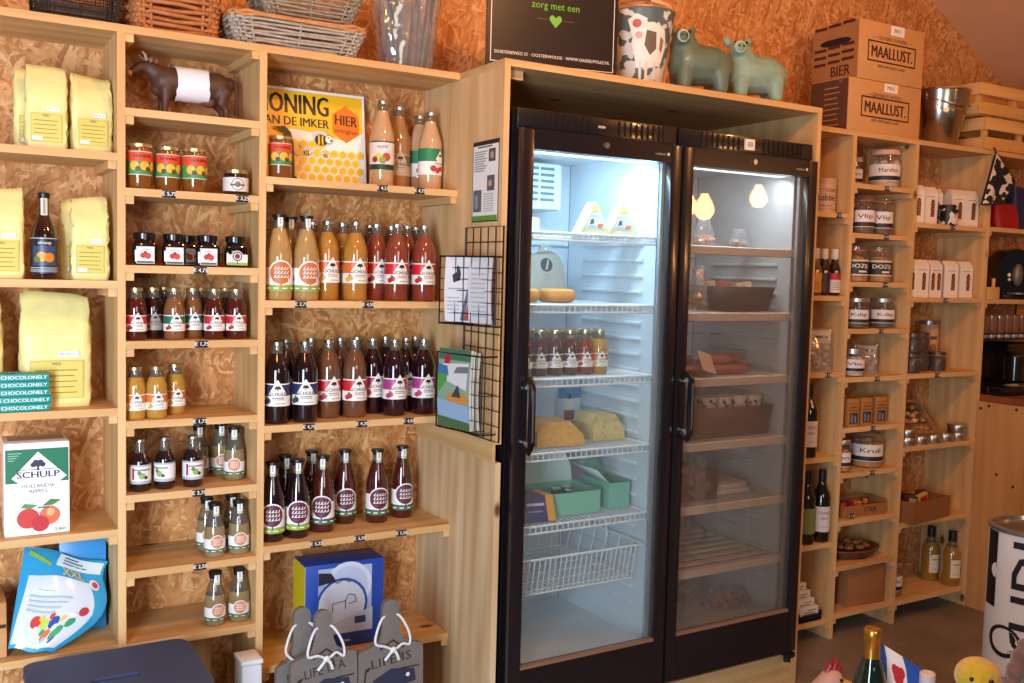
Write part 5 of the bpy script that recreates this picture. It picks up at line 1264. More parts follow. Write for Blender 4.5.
for x, w in ((3.347, 'left'), (3.512, 'right')): put('jars', clear_jar(.050, .128, LIDS, '#5a4a42', 0, False, 'Kdip', .94, .016), (x, 2.756, 1.2985), FZ, 'squat glass jar with steel lid and white label, ' + w + ' of two on fourth shelf', GJ)
put('jarc', clear_jar(.048, .118, LIDS, '#c9b9aa', 0, False, 'Vlie', .90, .022), (3.338, 2.755, 1.0975), FZ, 'glass jar with wide silver lid in front of the gingerbread bag', GJ)
put('ginger', snack_bag('#b5733f', seed=8, w=.105, h=.125, d=.04), (3.475, 2.80, 1.0975), -.5, 'small brown biscuit bag behind the silver-lidded jar', None)
def kraft():
    t = thing('kraft_pack', '-', 'packet'); K1 = mat('#a8743f', .6); g = G(); g.box((0, 0, .058), (.062, .05, .116), K1, bev=.003); g.ob('carton', t)
    F = Flat(); F.rect(-.022, .012, .022, .058, mat('#3c3a44', .3)); F.rect(-.016, .016, -.004, .05, mat('#7d7a80', .3)); F.rect(.004, .016, .012, .044, mat('#8f8c90', .3)); F.rect(-.029, .066, .029, .070, mat('#7a4f2a', .6)); F.rect(-.02, .078, .02, .084, mat('#7a4f2a', .6)); F.rect(-.029, .096, .029, .0975, mat('#7a4f2a', .6))
    g = G(); F.into(g, M=Matrix.Translation((0, -.0255, 0))); g.ob('window_print', t, recalc=False); return t
for x, y, w in ((3.320, 2.742, 'left'), (3.412, 2.750, 'middle'), (3.512, 2.756, 'right')): put('kraft', kraft, (x, y, .8875), -.15, 'brown cardboard pack with dark window, ' + w + ' of three in the jar bay', 'brown windowed packs')
put('jard', clear_jar(.040, .135, LIDS, '#c08a50', 0, False, 'Kers', .9, .018), (3.290, 2.752, .6975), FZ, 'narrow glass jar with striped label at the left upright of the jar bay', GJ)
clip_jar('clipb', 'big clip-top jar of biscuits with striped label beside the narrow jar', (3.492, 2.785, .6975), FZ, .068, .165, '#b98a50', 'Krull', False, GJ)
t = thing('sweet_tray', 'open cardboard tray of red wrapped sweets with a black tag in front', 'tray', (3.432, 2.785, .4945), -.08)
CB = mat('#9a6b3e', .65); g = G(); w, d, h = .25, .12, .062
g.box((0, 0, .003), (w, d, .005), CB); g.box((0, -d / 2, h * .4), (w, .004, h * .8), CB); g.box((0, d / 2, h * .5), (w, .004, h), CB); g.box((-w / 2, 0, h * .5), (.004, d, h), CB); g.box((w / 2, 0, h * .5), (.004, d, h), CB); g.ob('tray_body', t)
F = Flat(); F.text('STRIK', .030, mat('#3a2416', .6), .03, .026, .01); g = G(); F.into(g, M=Matrix.Translation((0, -d / 2 - .0022, 0))); g.ob('print', t, recalc=False)
rnd = random.Random(11)
for k in range(12):
    cc = rnd.choice(['#b02a34', '#c23b3f', '#d9d4d0', '#8f2230', '#c9703a']); key = 'sweet' + cc
    def sw(cc=cc):
        g = G(); g.box((0, 0, .0), (.058, .022, .022), mat(cc, .35), bev=.004); o = g.ob('wrapped_sweet'); o['category'] = 'sweet'; return o
    put(key, sw, (3.432 - .093 + (k % 6) * .037, 2.760 + (k // 6) * .05, .512 + .018 * (k // 6) + .006 * (k % 2)), rnd.uniform(-.3, .3) + 1.2, {'#d9d4d0': 'white', '#c9703a': 'orange', '#b02a34': 'mid-red', '#c23b3f': 'bright red', '#8f2230': 'dark red'}[cc] + ' wrapped sweet in the open cardboard tray of the jar bay', 'wrapped sweets in the cardboard tray')
put(('tag', 'big'), price_tag('€ 1,50'), (3.315, 2.700, .512), 0, 'larger black price tag standing before the tray of red sweets')
t = thing('wicker_bowl', 'shallow wicker bowl of brown cakes on the second lowest jar-bay shelf', 'basket', (3.440, 2.795, .3035))
g = G()
for j in range(5): g.tube([((.075 + j * .012) * math.cos(a) * 1.15, (.060 + j * .006) * math.sin(a), .006 + j * .008) for a in [2 * PI * k / 30 for k in range(30)]], .0055, STRAWD, 6, True)
g.lathe([(0, .002), (.07, .002)], STRAWD, 24); g.ob('weave', t)
def cake():
    g = G(); g.ell((0, 0, 0), (.021, .019, .011), mat('#8a5a34', .7, var=.25, vs=80), 12); o = g.ob('cake'); o['category'] = 'cake'; return o
spots = [(3.44 + .075 * math.cos(k * 2 * PI / 8), 2.795 + .042 * math.sin(k * 2 * PI / 8), .350) for k in range(8)] + [(3.42, 2.79, .352), (3.46, 2.80, .352), (3.44, 2.775, .368), (3.425, 2.81, .367), (3.465, 2.785, .367)]
for k, p in enumerate(spots): put('cake', cake, p, k, 'small brown cake heaped in the shallow wicker bowl', 'cakes in the wicker bowl')
t = thing('cardboard_box', 'plain brown cardboard box on the lowest shelf of the jar bay', 'box', (3.470, 2.81, .1015), -.1)
g = G(); g.box((0, 0, .085), (.21, .17, .17), mat('#a06f45', .65, var=.05, vs=6), bev=.002); g.box((0, 0, .1706), (.208, .005, .001), mat('#7a5232', .7)); g.ob('carton', t)

# ------------------------------------------------------------------ corner bay
PKW = mat('#e6ddd4', .5)
def window_pack(two=False, w=.072, h=.165):
    def f():
        t = thing('biscuit_pack', '-', 'packet'); d = .055
        pr = [(-d / 2, 0), (d / 2, 0), (d / 2, h * .82), (.004, h), (-.004, h), (-d / 2, h * .84)]
        g = G(); g.prism([(x, z) for x, z in pr], w, PKW, Matrix.Rotation(PI / 2, 4, 'Z') @ Matrix.Translation((0, -w / 2, 0))); g.ob('carton', t, angle=20)
        F = Flat(); 
        for cx in ((-.017, .017) if two else (.010,)):
            F.poly([(cx - .0095, h * .20), (cx + .0095, h * .20), (cx + .0095, h * .60), (cx + .004, h * .66), (cx - .004, h * .66), (cx - .0095, h * .60)], mat('#6a3c20', .25)); 
            for k in range(5): F.disc(cx + (-1) ** k * .002, h * (.25 + .08 * k), .006, mat('#8f5a30', .4), 8)
        F.rect(-.022, h * .72, .02, h * .735, mat('#8a7a70', .5)); g = G(); F.into(g, M=Matrix.Translation((0, -d / 2 - .0003, 0))); g.ob('window_print', t, recalc=False); return t
    return f
GP = 'white windowed biscuit packs'
for k, (x, y, two, w) in enumerate(((3.690, 2.765, False, 'leftmost on the upper shelf of the corner bay'), (3.795, 2.775, False, 'second on the upper shelf, left of the mug'), (3.886, 2.815, False, 'behind the cow-print mug on the upper shelf'), (3.985, 2.772, False, 'second from right on the upper shelf'), (4.075, 2.765, False, 'rightmost on the upper shelf'))):
    put('wp1', window_pack(), (x, y, 1.7525), -.35 + .1 * (k % 2), 'white biscuit pack with narrow window, ' + w, GP)
for k, (x, y, two, w) in enumerate(((3.672, 2.765, False, 'leftmost on the lower shelf, cut by the upright'), (3.748, 2.765, False, 'second from left on the lower shelf'), (3.848, 2.77, True, 'third on the lower shelf, showing two windows'), (3.965, 2.772, False, 'second from right on the lower shelf'), (4.062, 2.765, False, 'rightmost on the lower shelf'))):
    put('wp2' if two else 'wp1', window_pack(two), (x, y, 1.4315), -.30 + .08 * (k % 3), 'white biscuit pack, ' + w, GP)
def mug():
    t = thing('mug', '-', 'mug'); CPB = patches('cow_print', '#141216', '#d9d4d0', 38, .53, .4); g = G(); g.lathe([(0, 0), (.036, 0), (.040, .003), (.041, .088), (.038, .088), (.036, .008), (0, .008)], CPB, 26); g.ob('cup', t); g = G(); g.tube([(.040, 0, .072), (.060, 0, .066), (.064, 0, .045), (.056, 0, .024), (.040, 0, .018)], .006, mat('#141216', .4), 8); g.ob('handle', t); return t
put('mug', mug, (3.884, 2.728, 1.7525), PI, 'black and white cow-print mug in front of the white biscuit packs')
def pebble_jar():
    t = thing('chocolate_jar', '-', 'jar'); r = .040; g = G(); rnd = random.Random(4); c = mat('#3c2016', .45, var=.3, vs=60)
    g.lathe([(0, .004), (r * .96, .004), (r * .96, .056), (r * .8, .064), (0, .066)], c, 18); g.ob('contents', t)
    g = G(); g.lathe([(0, 0), (r * .95, 0), (r, .004), (r, .058), (r * .86, .068), (r * .86, .072)], CLEAR, 24); g.ob('glass', t, angle=60)
    g = G(); g.lathe([(0, .0715), (r * .92, .0715), (r * .92, .086), (0, .088)], mat('#5f4a40', .35, .5), 22); g.ob('lid', t); return t
GCJ = 'dark chocolate jars in the corner bay'
for x, y, z, w in ((3.722, 2.755, 1.0995, 'lower of the two stacked at the left'), (3.722, 2.755, 1.188, 'upper of the two stacked at the left'), (3.838, 2.80, 1.0995, 'lower of the pair beside the tall canister'), (3.838, 2.80, 1.188, 'upper of the pair beside the tall canister'), (3.930, 2.775, 1.0995, 'single one at the right of the group')):
    put('cj', pebble_jar, (x, y, z), .3, 'small dark chocolate jar, ' + w, GCJ)
t = thing('canister', 'tall canister with brown printed label behind the dark chocolate jars', 'canister', (4.01, 2.885, 1.0995), -.6)
g = G(); g.lathe([(0, 0), (.042, 0), (.043, .003), (.043, .205)], mat('#b98f62', .45), 26); g.ob('tube', t); g = G(); g.lathe([(0, .2045), (.0445, .2045), (.0445, .222), (0, .224)], mat('#8f8880', .3, .8), 26); g.ob('lid', t)
F = Flat(); F.rect(-.06, .02, .06, .185, mat('#c9a274', .5)); F.disc(.0, .08, .028, mat('#7a4a28', .5)); F.disc(.012, .10, .016, mat('#a06a38', .5)); F.rect(-.03, .135, .03, .15, mat('#6a4a34', .5)); g = G(); F.into(g, .0434); g.ob('paper_label', t, angle=70, recalc=False)
t = thing('nut_crate', 'open tilted wooden crate heaped with brown nuts in the corner bay', 'crate', (3.825, 2.866, .7795), .0)
g = G(); WD = wood('y', '#9c6e42', '#bf9060', knots=False); w, d, h = .30, .15, .035
g.box((0, 0, .005), (w, d, .01), WD); g.box((0, -d / 2, h / 2), (w, .008, h), WD); g.box((0, d / 2, .105), (w, .008, .21), WD); 
for s, hb in ((-1, .05), (1, .21)): g.prism([(-d / 2, 0), (d / 2, 0), (d / 2, hb), (-d / 2, .05)], .008, WD, Matrix.Translation((s * w / 2 - .004, 0, 0)) @ Matrix.Rotation(PI / 2, 4, 'Z') @ Matrix.Diagonal((1, -1, 1, 1)))
g.ob('crate_body', t)
rnd = random.Random(9); k = 0
def nut(c):
    def f():
        g = G(); g.ell((0, 0, 0), (.0165, .0135, .012), mat(c, .6, var=.2, vs=90), 10); o = g.ob('nut'); o['category'] = 'nut'; return o
    return f
for i in range(10):
    for j in range(5):
        x = 3.825 - .126 + i * .028 + rnd.uniform(-.004, .004); y = 2.866 - .055 + j * .026 + rnd.uniform(-.008, .006); z = .7795 + .052 + j * .027 + rnd.uniform(-.004, .010)
        cn = ('#b07f4c', '#d3aa78', '#7d5432')[rnd.randrange(3)]; put('nut' + cn, nut(cn), (x, y, z), i * 1.3 + j, {'#b07f4c': 'mid-brown', '#d3aa78': 'light brown', '#7d5432': 'dark brown'}[cn] + ' nut heaped in the tilted wooden crate', 'nuts in the tilted crate')
g = G(); g.prism([(-.07, .01), (.066, .01), (.066, .135), (-.07, .035)], .276, mat('#a3754a', .7, var=.3, vs=50), Matrix.Translation((-.138, 0, 0)) @ Matrix.Rotation(PI / 2, 4, 'Z') @ Matrix.Diagonal((1, -1, 1, 1))); o_ = g.ob('nut_heap', t); o_['kind'] = 'stuff'
def small_tin():
    t = thing('small_tin', '-', 'tin'); g = G(); g.lathe([(0, 0), (.041, 0), (.042, .002), (.042, .022)], SILVER, 26); g.ob('tin_body', t); g = G(); g.lathe([(0, .0215), (.044, .0215), (.044, .033), (.042, .036), (0, .036)], mat('#b5b0aa', .3, .9), 24); g.ob('lid', t); return t
for x, y, z, w in ((3.705, 2.746, 0, 'bottom of the left stack of two'), (3.705, 2.746, .0365, 'top of the left stack of two'), (3.795, 2.746, 0, 'just right of the left stack'), (3.885, 2.746, 0, 'middle of the front row'), (3.975, 2.746, 0, 'left of the right stack'), (4.065, 2.748, 0, 'bottom of the right stack'), (4.065, 2.748, .0365, 'top of the right stack')):
    put('stin', small_tin, (x, y, .7795 + z), 0, 'small round silver tin before the nuts, ' + w, 'small silver tins')
t = thing('packet_crate', 'shallow brown cardboard crate of small packets on the fifth corner-bay shelf', 'crate', (3.815, 2.76, .4405), .12)
g = G(); w, d, h = .29, .15, .095; CBB = mat('#8f5c34', .65, var=.05, vs=8)
g.box((0, 0, .003), (w, d, .006), CBB); g.box((0, -d / 2, h / 2), (w + .02, .005, h), CBB); g.box((0, d / 2, h / 2), (w, .005, h), CBB); g.box((-w / 2, 0, h / 2), (.005, d, h), CBB); g.box((w / 2, 0, h / 2), (.005, d, h), CBB); g.ob('crate_body', t)
def pk(c, c2, w=.062, h=.10):
    def f():
        t = thing('small_packet', '-', 'packet'); g = G(); g.box((0, 0, h / 2), (w, .022, h), mat(c, .4), bev=.002); g.ob('carton', t); F = Flat(); F.rect(-w * .4, h * .55, w * .4, h * .9, mat(c2, .4)); F.rect(-w * .3, h * .15, w * .1, h * .4, mat('#c9b27a', .4)); F.disc(w * .2, h * .3, .009, mat('#4a7a58', .4)); g = G(); F.into(g, M=Matrix.Translation((0, -.0111, 0))); g.ob('print', t, recalc=False); return t
    return f
for k, (dx, dy, tilt, key, w) in enumerate(((-.095, -.03, .25, 'pkA', 'dark packet with pale print, leftmost in the cardboard crate'), (-.055, .02, .1, 'pkA', 'dark packet with pale print, behind the leftmost in the crate'), (.045, -.02, -.22, 'pkB', 'bright red and green packet standing up at the right of the crate'), (.085, .03, -.1, 'pkA', 'dark packet behind the bright one in the cardboard crate'), (-.01, .035, .0, 'pkC', 'tan packet in the middle of the cardboard crate'))):
    o = put(key, pk(*{'pkA': ('#4a2a1c', '#b9a898'), 'pkB': ('#c9a64a', '#a8323a'), 'pkC': ('#a8743f', '#7a4a28')}[key]), (3.815 + dx * .9, 2.765 + dy * .8, .450), .0, w, 'packets in the cardboard crate'); o.rotation_euler = (0, tilt, 0)
put('jarbot', clear_jar(.046, .150, LIDS, '#a8743f', 0, False, 'Honk', .9, .018), (3.705, 2.785, .0965), FZ, 'tall glass jar with striped label on the bottom corner shelf', GJ)
def oil():
    t = thing('oil_bottle', '-', 'bottle'); r = .040; P = [(r - .003, 0), (r, .006), (r, .125), (r * .9, .155), (r * .62, .180), (.017, .195), (.0155, .205), (.0155, .222)]
    m = mat('#94702a', .06, coat=1.); bottle_body(P, .19, m, t); g = G(); g.lathe([(0, .205), (.0185, .205), (.0185, .252), (0, .254)], BLACK, 18); g.ob('cap', t)
    F = Flat(); F.rect(-.027, 0, .027, .085, mat('#dcd6c2', .5)); F.rect(-.018, .015, .018, .017, mat('#8a8470', .5)); F.rect(-.015, .06, .015, .066, mat('#8a8470', .5)); g = G(); F.into(g, r + .0004); g.ob('paper_label', t, (0, 0, .04), angle=70, recalc=False); return t
put('oil', oil, (4.078, 2.746, .0965), -.35, 'golden bottle with black cap and pale label, front one on the bottom corner shelf', 'golden bottles')
put('oil', None, (4.062, 2.846, .0965), -.35, 'golden bottle with black cap, behind the labelled one', 'golden bottles')
for x, z, s in ((3.43, 1.892, 'the big pink-lidded jar'), (3.44, 1.691, 'the white-labelled clip-top jars'), (3.45, 1.492, 'the black-labelled clip-top jars'), (3.44, 1.298, 'the steel-lidded squat jars'), (3.43, 1.097, 'the silver-lidded jar'), (3.42, .887, 'the brown windowed packs'), (3.43, .697, 'the big jar of biscuits'),
        (3.148, 1.766, 'the pinkish tin'), (3.13, 1.122, 'the bag of biscuits by the fridge'), (3.88, 1.752, 'the cow-print mug'), (3.86, 1.431, 'the lower row of white biscuit packs'), (3.83, 1.099, 'the dark chocolate jars')):
    tag_at(x, z, '€ 2,95', 'tiny black price tag on the shelf edge below ' + s)

# ------------------------------------------------------------------ coffee corner
t = thing('pot_holder', 'cow-print cloth pot holder hanging by its loop at the coffee corner', 'pot holder', (4.112, 2.672, 2.085))
CPC = patches('cow_print_cloth', '#17151b', '#d2cbc6', 17, .52, .8)
ct = [(-.0, -.0, .0), (-.082, -.0, -.235), (.03, -.02, -.225), (.155, -.0, -.12)]
def clo(u, v, o):
    p = (Vector(ct[0]) * (1 - u) + Vector(ct[3]) * u) * (1 - v) + (Vector(ct[1]) * (1 - u) + Vector(ct[2]) * u) * v
    return p + Vector((0, -o - .012 * math.sin(u * 7) * v, 0))
F = Flat(); F.rect(0, 0, 1, 1, CPC); g = G(); F.into(g, fn=clo, cut=12, off=.008); F.into(g, fn=clo, cut=12, off=0)
edge = [(k / 12, 0) for k in range(12)] + [(1, k / 12) for k in range(12)] + [(1 - k / 12, 1) for k in range(12)] + [(0, 1 - k / 12) for k in range(12)]
g.tube([clo(u, v, .004) for u, v in edge], .0052, mat('#17151b', .8), 6, True); g.ob('cloth', t, angle=80)
g = G(); g.tube([(0, -.004, .0), (-.008, -.004, .012), (-.006, .006, .022), (.006, .006, .02), (.004, -.004, .0)], .003, mat('#17151b', .8), 6); g.ob('loop', t)
def pouch(c):
    def f():
        g = G(); n = 22; rings = []; rnd = random.Random(2)
        for j in range(9):
            s = j / 8; w, d, z = .15 * (1 - .25 * max(0, s - .5)), .09 * (1 - .75 * max(0, s - .3)), .12 * s
            rings.append([(w / 2 * math.copysign(abs(math.cos(2 * PI * k / n)) ** .5, math.cos(2 * PI * k / n)) + rnd.uniform(-.002, .002), d / 2 * math.copysign(abs(math.sin(2 * PI * k / n)) ** .6, math.sin(2 * PI * k / n)), z) for k in range(n)])
        fs = [(j * n + k, j * n + (k + 1) % n, (j + 1) * n + (k + 1) % n, (j + 1) * n + k) for j in range(8) for k in range(n)] + [tuple(range(n))[::-1], tuple(8 * n + k for k in range(n))]
        g.mesh([p for r in rings for p in r], fs, mat(c, .45, bump=.3, bs=40)); o = g.ob('pouch', angle=60); o['category'] = 'pouch'; return o
    return f
put('red_pouch', pouch('#a3151c'), (4.40, 2.80, 1.7575), -.2, 'bright red pouch on the top coffee-corner shelf behind the pot holder')
o = put('blue_pouch', pouch('#1d2a55'), (4.565, 2.83, 1.7575), .1, 'dark blue pouch behind the red one at the coffee corner'); o.scale = (1.1, 1.1, 1.75)
# round black capsule coffee machine
t = thing('capsule_coffee_machine', 'rounded glossy black capsule coffee machine on the middle coffee-corner shelf', 'coffee machine', (4.475, 2.785, 1.4285), -.45)
BK = mat('#121114', .18, coat=.6); GY = mat('#6f6a66', .35, .3)
g = G(); prof = [(.095 * math.cos(a), .115 + .125 * math.sin(a)) for a in [rad(-62) + rad(304) * k / 26 for k in range(27)]]; g.prism(prof, .12, BK, Matrix.Translation((0, -.04, 0))); g.box((0, .02, .012), (.17, .20, .024), BK, bev=.008); g.ob('body', t, angle=30)
g = G(); g.ell((.0, -.048, .115), (.026, .02, .055), GY, 14); g.ob('water_gauge', t); g = G(); g.ell((.065, -.048, .13), (.016, .02, .05), mat('#8a5a48', .35), 12); g.ob('lever', t)
g = G(); g.ell((-.04, -.045, .115), (.010, .006, .010), mat('#d9d4d0', .3), 10); g.ell((-.038, -.045, .093), (.008, .006, .008), mat('#d9d4d0', .3), 10); g.ob('button', t); g = G(); g.cyl((0, -.06, .024), .05, .008, GY, 20); g.ob('drip_tray', t)
t = thing('wooden_holder', 'small wooden block holder beside the capsule coffee machine', 'holder', (4.222, 2.732, 1.4285))
g = G(); g.box((0, 0, .028), (.09, .05, .056), PINE, bev=.003); g.cyl((.03, 0, .056), .008, .028, PINE, 10); g.ell((.03, 0, .088), .010, PINE, 10); g.ob('block', t)
# hanging rack of glasses
t = thing('cup_rack', 'black metal tray shelf of small glasses above the counter', 'rack', (4.452, 2.82, 1.236))
g = G(); g.box((0, 0, .004), (.56, .18, .008), BLACK); g.tube([(x, y, .03) for x, y in ((-.28, -.09), (.28, -.09), (.28, .09), (-.28, .09))], .004, BLACK, 6, True)
for x in (-.27, .27):
    for y in (-.085, .085): g.tube([(x, y, .0), (x, y, .168)], .004, BLACK, 6)
g.ob('frame', t)
def glass():
    t = thing('coffee_glass', '-', 'glass'); g = G(); g.lathe([(0, 0), (.020, 0), (.022, .003), (.027, .105), (.025, .105), (.0195, .006), (0, .006)], glassy('brown_glass', '#b98a64', .6, .03, .05), 18); g.ob('bowl', t, angle=60); g = G(); g.lathe([(.0195, .0005), (.0228, .0005), (.0245, .022), (.0205, .022)], mat('#b5aca4', .3, .5), 18); g.ob('sleeve', t); return t
for k in range(9): put('cgl', glass, (4.205 + k * .060, 2.775, 1.2445), 0, 'tall brownish coffee glass standing in the front row of the black rack', 'coffee glasses in the rack')
# espresso machine on the counter
t = thing('espresso_machine', 'black coffee machine with a chrome tray on the plywood counter', 'coffee machine', (4.43, 2.72, .9905), -.1)
g = G(); g.box((0, .02, .02), (.50, .32, .04), BK, bev=.008); g.box((.12, .10, .13), (.26, .15, .20), BK, bev=.02); g.ob('body', t); g = G(); g.box((.0, -.10, .043), (.34, .06, .006), SILVER, bev=.002); g.ob('drip_tray', t)
g = G(); g.cyl((-.03, -.03, .06), .048, .11, BK, 20, r2=.05); g.ell((-.03, -.03, .17), (.05, .05, .022), BK, 16); g.ob('jug', t); g = G(); g.box((-.14, -.105, .048), (.06, .02, .006), mat('#c9c6c2', .3, .6)); g.ob('switch_plate', t)
# ------------------------------------------------------------------ what the left fridge holds
def cheese_pack():
    t = thing('cheese_pack', '-', 'cheese'); g = G(); pr = [(-.058, 0), (.058, 0), (.004, .105), (-.004, .105)]
    g.prism(pr, .055, mat('#cdbf98', .35), Matrix.Translation((0, -.0275, 0))); g.ob('wedge', t, angle=20)
    F = Flat(); F.poly([(-.036, .020), (.038, .020), (.014, .072), (-.014, .072)], mat('#b9bcc6', .4)); F.poly([(-.020, .032), (-.004, .036), (-.006, .052), (-.016, .048)], mat('#4a4452', .4)); F.rect(-.022, .058, .010, .061, mat('#8d8f98', .4)); F.poly([(.006, .024), (.026, .024), (.030, .036), (.010, .036)], mat('#d5682f', .4)); F.rect(-.028, .025, .002, .028, mat('#8d8f98', .4)); F.poly([(-.014, .076), (.014, .076), (.004, .098), (-.004, .098)], mat('#d9a95c', .4)); F.poly([(-.050, .004), (-.044, .004), (-.010, .070), (-.014, .072)], mat('#b5a883', .4))
    g = G(); F.into(g, M=Matrix.Translation((0, -.0278, 0))); g.ob('printed_label', t, recalc=False); return t
for x, y, w in ((1.836, 2.57, 'left front one'), (1.952, 2.575, 'right front one'), (1.93, 2.70, 'the one standing behind the other two')): put('cpk', cheese_pack, (x, y, 1.6195), -.2 if y > 2.6 else -.12, 'triangular white cheese pack in the left fridge, ' + w, 'triangular cheese packs')
t = thing('butter_pot', 'small grey pouch at the back left of the top fridge shelf', 'pouch', (1.735, 2.78, 1.6195)); g = G(); g.box((0, 0, .03), (.06, .04, .06), mat('#b9b6b0', .5), bev=.01); g.ob('pouch_body', t)
t = thing('serving_board', 'pale grey serving board with a dark round emblem, standing inside the left fridge', 'board', (1.825, 2.79, 1.402), -.05); t.rotation_euler = (rad(-10), 0, -.05)
SBM = mat('#a59c90', .6); g = G(); pr = [(-.072, .006), (-.066, 0), (.066, 0), (.072, .006), (.068, .125), (.052, .155), (.022, .172), (.018, .190), (-.018, .190), (-.022, .172), (-.052, .155), (-.068, .125)]
g.prism(pr, .012, SBM); g.ob('board', t, angle=25); F = Flat(); F.disc(0, .122, .024, mat('#38343a', .5), 18); F.poly([(-.006, .104), (.004, .106), (.012, .140), (.004, .138)], SBM); F.text('kaas', .012, mat('#6a635c', .5), 0, .086); F.rect(-.018, .072, .018, .0735, mat('#7d766e', .5)); F.disc(0, .178, .004, mat('#e2e6ea', .4))
g = G(); F.into(g); g.ob('emblem', t, recalc=False)
CHO = mat('#d8943f', .4, var=.08, vs=20)
def round_cheese():
    t = thing('round_cheese', '-', 'cheese'); g = G(); g.lathe([(0, 0), (.050, 0), (.060, .008), (.064, .021), (.060, .036), (.050, .043), (0, .044)], CHO, 28); g.ob('rind', t); return t
put('rch', round_cheese, (1.742, 2.62, 1.4015), 0, 'small round orange-brown cheese in front of the serving board', 'round cheeses'); put('rch', None, (1.606, 2.62, 1.4015), 0, 'small round cheese on the second fridge shelf, cut by the door frame', 'round cheeses')
for k in range(6):
    x = 1.572 + k * .0575; key = 'fj%d' % (k if k > 3 else 0)
    put({4: 'fjr', 5: 'so'}.get(k, 'fjb'), small_juice('#4a1f18', '#4a2a30', '#b9a8a4') if k < 4 else small_juice('#7a2a1c', '#c02a36', '#a32530'), (x, 2.535, 1.1765), -.3, ('small %s juice bottle, %s in the front row inside the left fridge' % ({4: 'red', 5: 'yellow'}.get(k, 'brown'), ('first from left', 'second', 'third', 'fourth', 'fifth', 'rightmost')[k])), 'small juice bottles in the left fridge')
for k in range(6):
    x = 1.585 + k * .058
    put({4: 'fjr', 5: 'so'}.get(k, 'fjb'), None, (x, 2.600, 1.1765), -.3, ('small %s juice bottle, %s in the second row inside the left fridge' % ({4: 'red', 5: 'yellow'}.get(k, 'brown'), ('first from left', 'second', 'third', 'fourth', 'fifth', 'rightmost')[k])), 'small juice bottles in the left fridge')
CHY = mat('#dcb566', .42, var=.07, vs=26)
def wedge(w, d, h, rind):
    def f():
        t = thing('cheese_wedge', '-', 'cheese'); pr = [(-w / 2, 0), (w / 2, 0), (w / 2 * .92, h * .45), (w * .18, h), (-w * .30, h), (-w / 2, h * .62)]
        g = G(); g.prism(pr, d, mat(rind, .42, var=.10, vs=35), Matrix.Translation((0, -d / 2, 0))); g.ob('cheese', t, angle=25)
        F = Flat(); 
        for k in range(9): F.disc(random.Random(k).uniform(-w * .3, w * .25), random.Random(k + 50).uniform(h * .15, h * .8), .0028, mat('#a8823c', .5), 7)
        g = G(); F.into(g, M=Matrix.Translation((0, -d / 2 - .0002, 0))); g.ob('holes', t, recalc=False)
        return t
    return f
put('wdg', wedge(.17, .12, .078, '#d9a552'), (1.715, 2.575, .9505), -.1, 'orange-yellow cheese wedge, left one on the fourth shelf of the left fridge')
put('wdg2', wedge(.125, .13, .085, '#dcc486'), (1.925, 2.615, .9505), -.05, 'pale cheese wedge with small holes, right one on the fourth fridge shelf')
t = thing('cheese_packet', 'tall blue and white packet with a red figure standing behind the cheese wedges', 'packet', (1.915, 2.79, .9505), -.1); g = G(); g.box((0, 0, .075), (.09, .03, .15), mat('#c9d4e0', .4), bev=.004); g.ob('carton', t)
F = Flat(); F.rect(-.045, .112, .045, .149, mat('#3f7fb5', .4)); F.disc(0, .118, .009, mat('#2a3040', .4)); F.disc(0, .085, .024, mat('#dfe2e6', .4), 16); F.rect(-.02, .035, .02, .07, mat('#a3484a', .4)); F.rect(-.02, .0, .02, .03, mat('#2a3560', .4)); g = G(); F.into(g, M=Matrix.Translation((0, -.0152, 0))); g.ob('print', t, recalc=False)
MINT = mat('#7fc4b0', .45); MINTI = mat('#cfe0dc', .5)
def open_box(name, label, loc, rz, w, d, h, lidded):
    t = thing(name, label, 'box', loc, rz); g = G(); th = .003
    g.box((0, 0, th / 2), (w, d, th), MINT); g.box((0, -d / 2, h / 2), (w, th, h), MINT); g.box((0, d / 2, h / 2), (w, th, h), MINT); g.box((-w / 2, 0, h / 2), (th, d, h), MINT); g.box((w / 2, 0, h / 2), (th, d, h), MINT); g.ob('box_body', t)
    if lidded:
        g = G(); pr = [(-w / 2, 0)] + [(-w / 2 + w * (.98 * math.sin(PI / 2 * k / 12)) * 1.0, h * 1.05 * math.cos(PI / 2 * k / 12) + .0) for k in range(13)]
        g.prism([(-w * .5, h), (w * .5, h), (w * .46, h + .05), (w * .36, h + .085), (w * .2, h + .108), (-w * .5, h + .112)], th, MINTI, Matrix.Translation((0, d / 2 - .002, 0))); g.ob('lid_flap', t, angle=20)
    else:
        g = G(); g.poly([(-w / 2, -d / 2, h), (-w / 2, d / 2, h), (-w / 2 - .05, d / 2 + .0, h + .045), (-w / 2 - .05, -d / 2, h + .045)], MINTI); g.poly([(w / 2, d / 2, h), (-w / 2, d / 2, h), (-w / 2 + .01, d / 2 + .02, h + .05), (w / 2 - .01, d / 2 + .02, h + .05)], MINT); o = g.ob('lid_flap', t); s = o.modifiers.new('s', 'SOLIDIFY'); s.thickness = .002
    return t
open_box('mint_box', 'open mint green box with a rounded white lid flap in the left fridge', (1.772, 2.60, .7265), -.02, .19, .17, .072, True)
open_box('mint_box', 'second mint green box with raised flaps at the right of the fifth fridge shelf', (1.955, 2.60, .7265), -.05, .08, .15, .085, False)
for k, (x, y, z) in enumerate(((1.75, 2.60, .7305), (1.80, 2.61, .7305), (1.775, 2.56, .7305))):
    def jl():
        t = thing('small_can', '-', 'can'); g = G(); g.cyl((0, 0, 0), .017, .062, mat('#3a3f44', .35, .5), 16); g.ob('can_body', t); g = G(); g.cyl((0, 0, .0615), .0165, .005, SILVER, 16); g.ob('lid', t); return t
    put('scan', jl, (x, y, z), 0, 'small dark can standing in the open mint box', 'small cans in the mint box')
